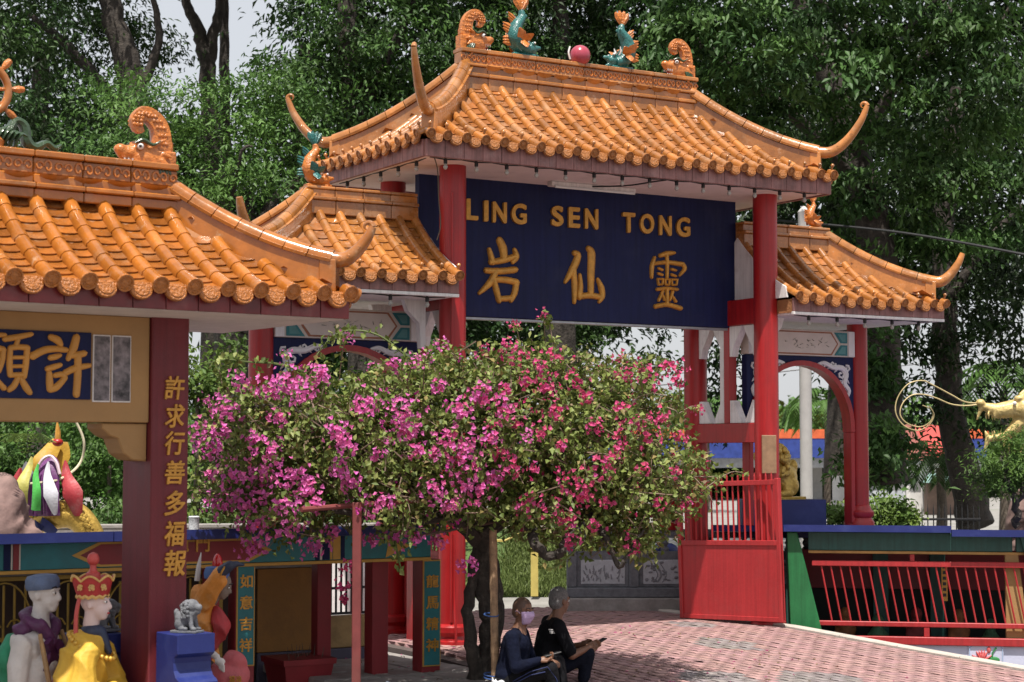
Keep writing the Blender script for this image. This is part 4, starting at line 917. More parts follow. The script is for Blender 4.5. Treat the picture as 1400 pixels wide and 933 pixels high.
# guardian lions on blue plinths
def lion(name, M, m, label, group, s=1.0, gold=False):
    e = empty(name); e.matrix_world = M @ Matrix.Scale(s, 4)
    tag(e, label, 'statue', group)
    pr_ = [('e', (-0.05, 0, 0.12), (0.10, 0.085, 0.095)), ('c', (-0.04, 0, 0.13), 0.085, (0.04, 0, 0.18), 0.08), ('e', (0.055, 0, 0.265), (0.085, 0.082, 0.078)),
           ('c', (0.095, 0, 0.258), 0.052, (0.142, 0, 0.252), 0.042), ('c', (0.09, 0, 0.212), 0.045, (0.132, 0, 0.208), 0.034), ('e', (0.06, 0, 0.19), (0.06, 0.07, 0.06))]
    for sg in (-1, 1):
        pr_ += [('c', (0.055, sg*0.045, 0.17), 0.034, (0.085, sg*0.05, 0.04), 0.026), ('e', (0.105, sg*0.05, 0.022), (0.042, 0.03, 0.024)), ('e', (-0.06, sg*0.06, 0.07), (0.065, 0.035, 0.065)), ('c', (-0.04, sg*0.075, 0.025), 0.026, (0.03, sg*0.075, 0.022), 0.022),
                ('e', (0.035, sg*0.06, 0.285), (0.02, 0.012, 0.022)), ('e', (0.115, sg*0.025, 0.272), (0.018, 0.018, 0.012)), ('c', (-0.12, 0, 0.08), 0.022, (-0.14, 0, 0.17), 0.026), ('e', (-0.135, 0, 0.19), (0.03, 0.035, 0.045))]
    body = sculpt(pr_, 0.0085, 2, 'lion_body', m, e)
    mane = MB(); rr = random.Random(4)
    for i in range(90):
        th = rr.uniform(0.5, 2.0*math.pi-0.5) if False else rr.uniform(-2.5, 2.5); z = rr.uniform(0.13, 0.315)
        a = math.pi + th*0.75; rad = 0.088 + 0.012*rr.random()
        p = Vector((0.035 + rad*math.cos(a)*0.95, rad*math.sin(a), z)); k_ = 1 - max(0, (z-0.27)/0.05)*0.55
        p.x = 0.035 + (p.x-0.035)*k_; p.y *= k_; mane.ell(p, (0.022, 0.022, 0.022), 7, 5)
    mane.build('mane_curls', m, e, True)
    MB().cbox((-0.16, -0.095, -0.022), (0.16, 0.095, 0.004), 0.004).build('lion_base', m, e)
    return e
def plinth(M, poly, x0, x1, label):
    e = MB().prism(poly, x0, x1, frame((0, 0, 0), (0, -1, 0), (1, 0, 0), (0, 0, 1)), bev=0.006).build('plinth', BLUE); e.matrix_world = M; tag(e, label, 'plinth', 'blue lion plinths'); return e
PM = T(*PV) @ RZ(PA)
ogee = [(-0.32, LOW), (-0.32, 0.79), (0.0, 0.79), (0.0, 0.665), (-0.012, 0.655), (-0.045, 0.635), (-0.055, 0.60), (-0.05, 0.55), (-0.02, 0.51), (0.03, 0.49), (0.05, 0.475), (0.05, 0.40), (0.03, 0.37), (0.03, 0.33), (0.1, 0.27), (0.1, LOW)]
plinth(PM @ T(0.035, -0.36, 0), ogee, -0.14, 0.135, 'blue stepped plinth in front of the maroon column')
lion('guardian_lion', PM @ T(0.035, -0.22, 0.805) @ RZ(R(-58)), STONE, 'small grey stone lion on blue plinth in front of maroon column', 'stone guardian lions', 0.62)
plinth(PM @ T(-0.22, 0.55, 0), [(x, z-0.06) for x, z in ogee], -0.17, 0.17, 'blue plinth half hidden behind the maroon column')
lion('guardian_lion', PM @ T(-0.14, 0.70, 0.755) @ RZ(R(-10)), STONE, 'grey stone lion peeking out from behind the maroon column', 'stone guardian lions', 0.62)
# ------------------------------------------------------------------ low gallery with painted beam, left
shed = empty('painted_gallery', (-3, -1.4, LOW)); tag(shed, 'low gallery with blue roof slab and teal and red painted beam behind statues', 'gallery')
shed.location = (0, 0, 0)
XL, XR = -8.6, -0.98; YF = -1.66
n = 5
for i in range(n):
    a = XL+(XR-XL)*i/n; c = XL+(XR-XL)*(i+1)/n-0.004; a += 0.004; MB().add([(a, YF, 1.295), (c, YF, 1.295), (c, -0.05, 1.18), (a, -0.05, 1.18), (a, YF, 1.375), (c, YF, 1.375), (c, -0.05, 1.26), (a, -0.05, 1.26)], [(0, 3, 2, 1), (4, 5, 6, 7), (0, 1, 5, 4), (1, 2, 6, 5), (2, 3, 7, 6), (3, 0, 4, 7)]).build('roof_slab', BLUE, shed)
YB = -1.46
beam = MB().cbox((XL, YB, 1.075), (XR-0.05, YB+0.13, 1.29), 0.004).build('painted_beam', TEAL, shed)
hx = lambda px: hitY(px, 750, YB).x
YEL = mat('yellow line paint', (0.55, 0.30, 0.06), 0.6, var=0.15)
for a, c, tl, tr in ((98, 372, 1, 1), (-330, -60, 1, 1)):
    xa, xb = hx(a), hx(c); zt, zb, zm = 1.282, 1.083, 1.18
    MB().prism([(xa, zm), (xa+0.22, zt), (xb-0.22, zt), (xb, zm), (xb-0.22, zb), (xa+0.22, zb)], YB-0.006, YB+0.002).build('cartouche_rim', YEL, beam)
    MB().prism([(xa+0.07, zm), (xa+0.24, zt-0.018), (xb-0.24, zt-0.018), (xb-0.07, zm), (xb-0.24, zb+0.018), (xa+0.24, zb+0.018)], YB-0.01, YB-0.004).build('cartouche', RED_D, beam)
p = hitY(277, 744, YB-0.01); raised(beam, '門', T(p.x, YB-0.011, p.z), 0.12, 0.13, 0.01, GOLD, 0.02, 0.008)
p = hitY(258, 744, YB-0.01); raised(beam, '龍', T(p.x-0.06, YB-0.011, p.z), 0.12, 0.13, 0.01, GOLD, 0.01, 0.004)
for a, w, m in ((18, 8, RED_D), (15, 2, CREAM), (26, 2, CREAM), (5, 9, NAVY), (431, 6, NAVY), (437, 3, CREAM), (441, 9, NAVY), (451, 3, YEL), (455, 10, YEL), (466, 5, NAVY)):
    xa, xb = hx(a), hx(a+w); MB().box((xa, YB-0.007, 1.08), (xb, YB+0.002, 1.287)).build('beam_stripe', m, beam)
MB().cbox((XL, YB-0.01, 1.045), (XR-0.05, YB+0.12, 1.073), 0.003).build('beam_trim', YEL, shed)
for a, c in ((345, 575),):
    xa, xb = hx(a+28), hx(c); zm = 1.18
    MB().prism([(xb-0.35, 1.283), (xb-0.1, zm), (xb-0.35, 1.082), (xb-0.33, zm)], YB-0.006, YB+0.001).build('beam_chevron', YEL, beam)
def post(px0, px1, m, plaque=None, y=-1.42):
    xa = hitY(px0, 850, y).x; xb = hitY(px1, 850, y).x
    o = MB().cbox((xa, y, LOW-0.05), (xb, y+(xb-xa), 1.05), 0.006).build('post', m, shed)
    if plaque:
        z1 = hitY(px0, 766, y).z; z0 = hitY(px0, 912, y).z
        MB().cbox((xa+0.004, y-0.014, z0), (xb-0.004, y+0.002, z1), 0.003).build('plaque_rim', YEL, o)
        MB().cbox((xa+0.014, y-0.018, z0+0.012), (xb-0.014, y-0.01, z1-0.012), 0.002).build('plaque', TEAL, o)
        for k, ch in enumerate(plaque):
            z = z1 - (z1-z0)*(0.2 + 0.2*k); raised(o, ch, T((xa+xb)/2, y-0.018, z), (xb-xa)*0.68, 0.115, 0.008, GOLD, 0.02, 0.006)
post(322, 348, RED_D, '如意吉祥'); post(577, 602, RED_D, '龍馬精神'); post(282, 300, RED_D); post(434, 453, RED_D, y=-0.9); post(509, 531, RED_D, y=-1.3)
# back walls of the gallery
wallx = lambda px: hitY(px, 820, -0.15).x
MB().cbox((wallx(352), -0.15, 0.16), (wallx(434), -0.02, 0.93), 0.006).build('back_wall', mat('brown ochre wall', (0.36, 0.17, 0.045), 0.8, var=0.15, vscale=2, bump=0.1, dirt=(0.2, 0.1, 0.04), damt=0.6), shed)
MB().cbox((wallx(352), -0.16, LOW), (wallx(530), -0.01, 0.155), 0.006).build('wall_base', mat('violet grey skirting', (0.10, 0.09, 0.13), 0.8, var=0.2), shed)
MB().cbox((wallx(436), -0.14, 0.16), (wallx(511), -0.03, 0.46), 0.01).build('low_wall', mat('yellow ochre block', (0.42, 0.27, 0.12), 0.85, var=0.25, vscale=6, bump=0.25), shed)
MB().cbox((XL, -0.15, LOW), (wallx(350), -0.02, 0.93), 0.006).build('back_wall', mat('shade darkened brown wall', (0.05, 0.03, 0.025), 0.8, var=0.2), shed)  # wall colour darkened to stand in for the shaded gallery interior
MB().cbox((XL, -0.17, 0.935), (wallx(434), -0.0, 0.965), 0.003).build('wall_coping', CONC, shed)
b = empty('iron_grille', parent=shed)
for i in range(9):
    xx = wallx(456) + (wallx(512)-wallx(456))*i/8; MB().tube([(xx, -0.09, 0.47), (xx, -0.09, 1.0)], 0.011, 6).build('grille_bar', BLACKM, b)
for z in (0.48, 0.72, 0.98): MB().cbox((wallx(455), -0.1, z-0.012), (wallx(513), -0.075, z+0.012), 0.002).build('grille_rail', BLACKM, b)
for px in (376, 385): MB().lathe([(0.045, 0.96), (0.045, 1.06)], 10, (wallx(px), -0.08, 0)).build('coping_post', CONC, shed)
# olive-gold ironwork fence under the beam
OLV = mat('olive gold iron', (0.24, 0.15, 0.02), 0.45, metal=0.3, var=0.2)
fe = empty('gold_ironwork_fence'); tag(fe, 'olive gold wrought iron fence with curled arches behind the painted statues', 'fence')
YQ = -1.30; fx0, fx1 = hitY(-40, 800, YQ).x, hitY(300, 800, YQ).x; nb = 24
for z in (1.0, 0.52, -0.4): MB().cbox((fx0, YQ-0.012, z-0.018), (fx1, YQ+0.012, z+0.018), 0.003).build('rail', OLV, fe)
for i in range(nb+1):
    xx = fx0 + (fx1-fx0)*i/nb
    if i % 6 == 0: MB().cbox((xx-0.025, YQ-0.025, LOW), (xx+0.025, YQ+0.025, 1.02), 0.004).build('fence_post', OLV, fe)
    else:
        MB().tube([(xx, YQ, -0.4), (xx, YQ, 0.95)], 0.011, 6).build('bar', OLV, fe)
        MB().lathe([(0.011, 0.2), (0.022, 0.23), (0.011, 0.26)], 8, (xx, YQ, 0.1)).build('bar_collar', OLV, fe, True)
for i in range(4):
    cx = fx0 + (fx1-fx0)*(i+0.5)/4; w = (fx1-fx0)/8*0.9
    MB().tube([(cx+w*math.cos(a), YQ-0.02, 0.55+0.42*math.sin(a)) for a in np.linspace(0, math.pi, 17)], 0.009, 5).build('arch', OLV, fe, True)
    for sg in (-1, 1): MB().tube([(cx+sg*(0.1-0.075*(1-0.12*k)*math.cos(k*0.8)), YQ-0.02, 0.62+0.075*(1-0.12*k)*math.sin(k*0.8)) for k in range(8)], 0.008, 5).build('curl', OLV, fe, True)
# red pot
pot = empty('planter_pot', hitY(408, 925, -0.95)); pot.location.z = LOW+0.35; tag(pot, 'dark red square planter pot with dry twigs under the gallery', 'pot')
pl = MB()
for z0, w0, z1, w1 in ((0.0, 0.16, 0.42, 0.235), (0.42, 0.25, 0.47, 0.255), (-0.35, 0.13, 0.0, 0.14)):
    vs = [(sx*w, sy*w, z) for z, w in ((z0, w0), (z1, w1)) for sx, sy in ((-1, -1), (1, -1), (1, 1), (-1, 1))]
    pl.add(vs, [(0, 1, 2, 3), (4, 5, 6, 7), (0, 1, 5, 4), (1, 2, 6, 5), (2, 3, 7, 6), (3, 0, 4, 7)])
pl.build('pot_body', RED_D, pot)
rr = random.Random(2); b = MB()
for i in range(16): x, y = rr.uniform(-.18, .18), rr.uniform(-.18, .18); b.tube([(x, y, 0.45), (x+rr.uniform(-.05, .05), y, 0.5+rr.uniform(0, .08))], [0.005, 0.002], 4)
tag(b.build('dry_twigs', BARK, pot), kind='stuff')
pp = MB(); q = hitY(530, 925, -2.2)
pp.tube([(q.x, -2.2, -0.4), (q.x, -2.2, 0.10)], 0.016, 8); pp.tube([(q.x, -2.2, -0.12), (q.x+0.12, -2.2, -0.13), (q.x+0.23, -2.2, -0.13)], 0.016, 8); pp.tube([(q.x+0.23, -2.2, -0.4), (q.x+0.23, -2.2, 0.05)], 0.016, 8)
tag(pp.build('water_pipe', mat('grey plastic pipe', (0.28, 0.33, 0.42), 0.5), None, True), 'pale grey plastic water pipes standing in front of the planting bed', 'pipe')

# ------------------------------------------------------------------ right gallery with red railing
sh2 = empty('railed_gallery'); tag(sh2, 'low gallery with blue roof slab and red slanted railing right of the path', 'gallery')
o_ = at(1085, 720, 20.3); GA = -YAW - R(11); sh2.location = (o_.x, o_.y, 0); sh2.rotation_euler = (0, 0, GA)
GMI = (T(o_.x, o_.y, 0) @ RZ(GA)).inverted()
def hitG(px, py, Yl):
    o = GMI @ CAM; d = (GMI @ at(px, py, 10.0)) - o; return o + d*((Yl-o.y)/d.y)
def slab(x0, x1, y0, y1, zt, th, dz):
    b = MB(); vs = [(x0, y0, zt-th), (x1, y0, zt-th), (x1, y1, zt-th-dz), (x0, y1, zt-th-dz), (x0, y0, zt), (x1, y0, zt), (x1, y1, zt-dz), (x0, y1, zt-dz)]
    return b.add(vs, [(0, 3, 2, 1), (4, 5, 6, 7), (0, 1, 5, 4), (1, 2, 6, 5), (2, 3, 7, 6), (3, 0, 4, 7)]).build('roof_slab', BLUE, sh2)
slab(-0.10, 1.70, -0.25, 2.3, 1.215, 0.075, 0.13); slab(1.706, 5.5, -0.25, 2.3, 1.175, 0.075, 0.13); slab(-1.0, -0.11, 0.95, 2.3, 1.16, 0.075, 0.09)
b1 = hitG(1386, 740, 0).x
for a, c in ((0.16, b1-0.02), (b1+0.02, 5.4)): MB().cbox((a, -0.06, 0.93), (c, 0.06, 1.13), 0.006).build('green_beam', DGREEN, sh2)
MB().cbox((0.16, -0.05, 0.895), (5.4, 0.05, 0.925), 0.004).build('beam_trim', mat('ochre trim', (0.45, 0.25, 0.08), 0.7), sh2)
MB().prism([(-0.07, 1.13), (0.04, 1.13), (0.10, 0.9), (0.31, 0.02), (0.33, LOW), (-0.02, LOW)], -0.16, -0.07, bev=0.01).build('green_buttress', GREENP, sh2)
MB().prism([(b1-0.1, 0.92), (b1+0.04, 0.92), (b1+0.14, 0.0), (b1+0.1, LOW), (b1-0.1, LOW)], -0.045, 0.045, bev=0.008).build('ochre_buttress', OCHRE, sh2)
MB().prism([(b1+0.05, 1.12), (b1+0.16, 1.12), (b1+0.44, 0.0), (b1+0.34, 0.0)], -0.13, -0.06, bev=0.006).build('green_strut', DGREEN, sh2)
rail = empty('railing', parent=sh2); zt, zb = 0.79, 0.135
MB().cbox((0.20, -0.125, zt-0.03), (5.3, -0.075, zt+0.03), 0.006).build('top_rail', RED_L, rail)
MB().cbox((0.27, -0.125, zb-0.028), (5.3, -0.075, zb+0.024), 0.006).build('bottom_rail', RED_L, rail)
MB().cbox((0.38, -0.14, -0.085), (5.3, -0.06, 0.0), 0.006).build('base_beam', RED_L, rail)
for i in range(32):
    x = 0.30 + i*0.103
    MB().tube([(x, -0.10, zt-0.02), (x+0.115, -0.10, zb+0.01)], 0.0105, 6).build('bar', RED_L, rail)
for px in (1267, 1420): x = hitG(px, 860, -0.1).x; MB().cbox((x-0.03, -0.12, 0.0), (x+0.03, -0.08, zb-0.028), 0.004).build('rail_block', RED_L, rail)
for px in (1247,): x = hitG(px, 760, -0.1).x; MB().cbox((x-0.025, -0.12, zt+0.03), (x+0.025, -0.08, 0.895), 0.004).build('rail_block', RED_L, rail)
MB().cbox((0.2, -0.10, LOW), (5.4, 0.05, -0.088), 0.004).build('plinth_wall', LAVENDER, sh2)
def lotus(xl, xr, zt_, zb2):
    f = MB().cbox((xl, -0.118, zb2), (xr, -0.10, zt_), 0.004).build('lotus_panel', LAVENDER, sh2); Y = -0.122
    w = xr-xl; cx = xl + w*0.38; H = zt_-zb2; PK = mat('pink lotus paint', (0.55, 0.09, 0.09), 0.6, var=0.2, vscale=30, dirt=(0.7, 0.5, 0.5), dscale=40, damt=0.8); LG = mat('lotus leaf green', (0.03, 0.22, 0.06), 0.6, var=0.2)
    for an in (-1.0, -0.5, 0.0, 0.5, 1.0, -0.25, 0.25):
        p = Vector((cx, Y, zb2+H*0.42)); d = Vector((math.sin(an), 0, math.cos(an))); L = H*0.38
        MB().tube([p, p+d*L*0.4, p+d*L*0.8, p+d*L], [0.01, 0.026, 0.018, 0.003], 6, sq=0.6).build('lotus_petal', PK, f, True)
    MB().tube([(cx+w*0.28, Y, zb2+H*0.2), (cx+w*0.3, Y, zb2+H*0.7), (cx+w*0.42, Y, zb2+H*0.88)], 0.009, 5).build('lotus_stem', LG, f, True)
    MB().ell((cx+w*0.2, Y, zb2+H*0.8), (0.022, 0.012, 0.035)).build('lotus_bud', PK, f, True)
    for (ox, oz, a, h) in ((0.32, 0.48, 0.07, 0.035), (0.2, 0.2, 0.1, 0.035), (-0.18, 0.28, 0.05, 0.03)): MB().ell((cx+w*ox, Y+0.002, zb2+H*oz), (a, 0.012, h)).build('lotus_leaf', LG, f, True)
    z0, z1 = zb2+0.01, zt_-0.012; a, c = xl+0.012, xr-0.012
    MB().tube([(a, Y, z0), (a, Y, z1-0.04), (a+0.04, Y, z1), (c-0.04, Y, z1), (c, Y, z1-0.04), (c, Y, z0)], 0.006, 5).build('panel_rim', mat('pale blue rim', (0.35, 0.45, 0.62), 0.6), f)
lotus(hitG(1324, 895, -0.1).x, hitG(1372, 895, -0.1).x, hitG(1347, 880, -0.1).z, hitG(1347, 922, -0.1).z)
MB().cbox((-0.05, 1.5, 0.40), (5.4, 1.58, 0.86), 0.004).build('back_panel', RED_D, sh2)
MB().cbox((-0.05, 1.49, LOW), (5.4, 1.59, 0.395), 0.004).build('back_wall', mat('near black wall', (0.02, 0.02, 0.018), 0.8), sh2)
for px in (1204, 1282): x = hitG(px, 800, 1.35).x; MB().cbox((x-0.09, 1.35, LOW), (x+0.09, 1.48, 1.0), 0.006).build('post', DGREEN, sh2)
MB().cbox((-0.09, 0.0, LOW), (-0.04, 2.2, 1.05), 0.004).build('end_wall', DGREEN, sh2)
q = hitG(1291, 797, 0.3); sc_ = MB().cbox((q.x-0.03, 0.3, 0.36), (q.x+0.035, 0.315, 0.79), 0.004).build('hanging_scroll', YEL, sh2)
for k in range(6): MB().box((q.x-0.016, 0.294, 0.41+k*0.062), (q.x+0.02, 0.299, 0.445+k*0.062)).build('scroll_mark', BLACKM, sc_)
rr = random.Random(12)
for i in range(7):
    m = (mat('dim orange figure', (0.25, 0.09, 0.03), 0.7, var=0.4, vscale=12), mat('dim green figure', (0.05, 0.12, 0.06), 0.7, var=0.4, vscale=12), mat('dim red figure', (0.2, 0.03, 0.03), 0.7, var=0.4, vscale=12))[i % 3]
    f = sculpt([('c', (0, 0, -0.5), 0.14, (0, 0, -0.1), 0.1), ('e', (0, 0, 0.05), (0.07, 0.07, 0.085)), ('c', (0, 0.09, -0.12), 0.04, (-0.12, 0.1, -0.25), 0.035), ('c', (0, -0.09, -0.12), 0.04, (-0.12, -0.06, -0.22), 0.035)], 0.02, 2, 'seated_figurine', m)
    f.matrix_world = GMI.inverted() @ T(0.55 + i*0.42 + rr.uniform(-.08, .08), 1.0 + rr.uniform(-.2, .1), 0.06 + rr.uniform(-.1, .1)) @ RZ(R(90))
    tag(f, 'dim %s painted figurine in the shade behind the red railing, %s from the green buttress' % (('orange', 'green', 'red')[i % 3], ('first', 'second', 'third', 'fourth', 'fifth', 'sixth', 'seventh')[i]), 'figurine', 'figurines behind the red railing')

# golden lion on blue plinth, behind the right column
gp2 = at(1068, 700, 21.8)
P2 = T(gp2.x, gp2.y, 0) @ RZ(-YAW)
e = MB().cbox((-0.5, -0.24, 1.0), (0.5, 0.24, 1.45), 0.006).build('plinth', BLUE); e.matrix_world = P2; tag(e, 'long blue plinth under the golden lion behind right gate column', 'plinth')
lion('golden_lion', T(gp2.x, gp2.y, 1.475) @ RZ(-YAW) @ T(-0.05, 0, 0) @ RZ(R(215)), GOLDB, 'golden lion statue on blue plinth behind the right gate column', None, 1.95)
# ------------------------------------------------------------------ painted statues on the left
def head_prims(s=1.0, nose=1.0):
    """human head, chin-to-crown about 0.24 m, facing +x, centre of skull at the origin"""
    return [('e', (-0.01*s, 0, 0.02*s), (0.098*s, 0.076*s, 0.1*s)), ('e', (0.03*s, 0, -0.045*s), (0.062*s, 0.06*s, 0.07*s)), ('e', (0.05*s, 0, -0.095*s), (0.035*s, 0.038*s, 0.026*s)),
            ('c', (0.088*s, 0, 0.012*s), 0.010*s, (0.106*s*nose, 0, -0.032*s), 0.015*s), ('e', (0.094*s, 0, -0.04*s), (0.015*s, 0.02*s, 0.011*s)), ('e', (0.084*s, 0, -0.066*s), (0.014*s, 0.026*s, 0.007*s)), ('e', (0.08*s, 0, -0.079*s), (0.014*s, 0.022*s, 0.008*s)),
            ('c', (0.08*s, -0.04*s, 0.028*s), 0.012*s, (0.082*s, -0.012*s, 0.026*s), 0.012*s), ('c', (0.08*s, 0.04*s, 0.028*s), 0.012*s, (0.082*s, 0.012*s, 0.026*s), 0.012*s),
            ('e', (-0.012*s, 0.078*s, -0.012*s), (0.02*s, 0.012*s, 0.034*s)), ('e', (-0.012*s, -0.078*s, -0.012*s), (0.02*s, 0.012*s, 0.034*s)),
            ('c', (-0.015*s, 0, -0.06*s), 0.055*s, (-0.03*s, 0, -0.16*s), 0.056*s)]
EYEW = mat('painted eye white', (0.75, 0.72, 0.68), 0.4, var=0); LIPS = mat('painted lips', (0.45, 0.05, 0.05), 0.5, var=0); BROW = mat('black brow paint', (0.015, 0.012, 0.012), 0.6, var=0)
def face(parent, s=1.0, lips=True, M=None):
    for sg in (-1, 1):
        e = MB().ell((0.081*s, sg*0.029*s, 0.004*s), (0.010*s, 0.017*s, 0.009*s), 8, 6, M).build('eye', EYEW, parent, True)
        MB().ell((0.0895*s, sg*0.029*s, 0.004*s), (0.004*s, 0.008*s, 0.008*s), 8, 5, M).build('pupil', BROW, e, True)
        MB().tube([(0.090*s, sg*0.012*s, 0.036*s), (0.091*s, sg*0.03*s, 0.044*s), (0.078*s, sg*0.052*s, 0.036*s)], 0.0045*s, 5, M=M).build('eyebrow', BROW, parent, True)
    if lips: MB().ell((0.091*s, 0, -0.072*s), (0.010*s, 0.019*s, 0.007*s), 8, 5, M).build('lips', LIPS, parent, True)
WHS = mat('weathered white statue paint', (0.62, 0.58, 0.55), 0.7, var=0.12, vscale=7, bump=0.35, bscale=22, dirt=(0.42, 0.36, 0.31), dscale=6, damt=0.7)
PINKF = mat('pale pink face paint', (0.66, 0.50, 0.47), 0.55, var=0.06, vscale=8, bump=0.05)
YELR = mat('yellow robe paint', (0.60, 0.36, 0.035), 0.6, var=0.15, vscale=5, bump=0.4, bscale=14, dirt=(0.42, 0.2, 0.02), dscale=5, damt=0.7)
REDR = mat('red robe paint', (0.36, 0.03, 0.035), 0.6, var=0.2, vscale=8, bump=0.3, bscale=15)
PURP = mat('purple scarf paint', (0.09, 0.02, 0.08), 0.5, var=0.3, vscale=14, bump=0.4, bscale=25)
CAPB = mat('slate blue cap paint', (0.10, 0.14, 0.24), 0.65, var=0.25, vscale=10, bump=0.3, dirt=(0.3, 0.3, 0.3), damt=0.5)
GRN = mat('green cape paint', (0.02, 0.22, 0.11), 0.6, var=0.2, vscale=6, bump=0.3)
ORNG = mat('orange coat paint', (0.60, 0.22, 0.03), 0.6, var=0.2, vscale=6, bump=0.5, bscale=14, dirt=(0.62, 0.4, 0.2), dscale=5, damt=0.6)
DKB = mat('dark blue cuff paint', (0.02, 0.028, 0.06), 0.5, var=0.3, vscale=12, bump=0.2)
# all statues face right of the picture: local +x = image right, local +y = away
def statue(name, px, d, label, yaw=0.0):
    p = at(px, 800, d); e = empty(name, (p.x, p.y, LOW), -YAW + yaw); tag(e, label, 'statue', 'painted statues by the pavilion'); return e, (lambda X, py: Vector((0, 0, 0)))
def Z(py, d): return at(700, py, d).z - LOW
d1 = 12.5; k1 = F_PX/d1
# statue A: white robe, slate cap, purple scarf
eA, _ = statue('robed_statue', 50, d1, 'white painted statue with slate cap, purple scarf and green cape at left edge', R(-12))
zt = Z(785, d1); hz = zt - 0.13
sculpt([('e', (0.0, 0, hz-0.58), (0.20, 0.22, 0.26)), ('e', (0.03, 0, hz-0.80), (0.25, 0.25, 0.24)), ('e', (-0.01, 0, hz-0.36), (0.17, 0.23, 0.14)), ('e', (0.12, -0.08, hz-0.48), (0.09, 0.1, 0.08)), ('e', (0.12, 0.08, hz-0.48), (0.09, 0.1, 0.08)), ('c', (0, 0, hz-1.0), 0.24, (0, 0, 0.02), 0.25), ('c', (-0.0, 0, hz-0.27), 0.12, (0.03, 0, hz-0.15), 0.07),
        ('c', (0.0, -0.20, hz-0.34), 0.075, (0.0, -0.26, hz-0.62), 0.07), ('c', (0.0, -0.26, hz-0.62), 0.07, (0.08, -0.22, hz-0.85), 0.06), ('c', (0.0, 0.20, hz-0.34), 0.075, (0.02, 0.24, hz-0.8), 0.06)], 0.011, 1, 'body', WHS, eA, folds=0.010)
hd = sculpt(head_prims(1.08), 0.010, 3, 'head', WHS, eA, T(0.06, 0, hz)); face(hd, 1.08, lips=False)
b = MB(); b.lathe([(0.108, -0.02), (0.118, 0.0), (0.115, 0.05), (0.10, 0.075), (0.04, 0.088)], 18); b.build('cap', CAPB, eA, True, T(0.045, 0, hz+0.045) @ RY(R(-4)))
sculpt([('t', [(0.035+0.10*math.cos(a), 0.125*math.sin(a), hz-0.19-0.05*math.cos(a)) for a in np.linspace(0.9, 2*math.pi-0.9, 15)], [0.045]*15), ('c', (0.09, -0.11, hz-0.21), 0.05, (0.145, -0.06, hz-0.32), 0.03), ('c', (0.09, 0.10, hz-0.21), 0.05, (0.145, -0.02, hz-0.32), 0.03), ('e', (-0.04, -0.12, hz-0.24), (0.07, 0.06, 0.06)), ('e', (-0.04, 0.12, hz-0.24), (0.07, 0.06, 0.06))], 0.009, 1, 'scarf', PURP, eA, folds=0.009, ffreq=60)
for sg in (-1, 1): MB().tube(crom([(0.12, sg*0.16-0.02, hz-0.26), (0.19, sg*0.19-0.02, hz-0.5), (0.24, sg*0.17-0.02, hz-0.8), (0.2, sg*0.2, hz-1.1)], 6), lerps([0.014, 0.018, 0.018, 0.016], 19), 7).build('robe_edge', mat('tan robe edge', (0.36, 0.22, 0.10), 0.7, var=0.3, vscale=20, bump=0.3), eA, True)
kn = MB().ell((0.155, -0.07, hz-0.33), (0.035, 0.035, 0.04)).build('scarf_knot', PURP, eA, True)
for q in ((0.16, -0.15, hz-0.36), (0.18, 0.0, hz-0.38)): 
    loft(MB(), [(0.155, -0.07, hz-0.33), (0.165, (-0.07+q[1])/2, (hz-0.33+q[2])/2+0.02), q], [(-1, -1), (1, -1), (1, 1), (-1, 1)], [(0.012, 0.015), (0.02, 0.035), (0.02, 0.045)], up=(1, 0, 0)).build('scarf_loop', PURP, eA, True)
for q in ((0.165, -0.15, hz-0.52), (0.175, -0.03, hz-0.50)):
    loft(MB(), [(0.155, -0.075, hz-0.34), (0.17, (-0.08+q[1])/2, hz-0.43), q], [(-1, -1), (1, -1), (1, 1), (-1, 1)], [(0.02, 0.012), (0.035, 0.014), (0.05, 0.012)], up=(0, 1, 0)).build('scarf_tail', PURP, eA, True)
sculpt([('e', (-0.12, 0.0, hz-0.45), (0.12, 0.25, 0.2)), ('c', (-0.12, -0.1, hz-0.5), 0.12, (-0.16, -0.14, 0.3), 0.16), ('c', (-0.12, 0.12, hz-0.5), 0.12, (-0.16, 0.16, 0.3), 0.16), ('c', (0, 0.25, hz-0.4), 0.075, (0.03, 0.28, hz-0.75), 0.07)], 0.018, 3, 'cape', GRN, eA, folds=0.012)
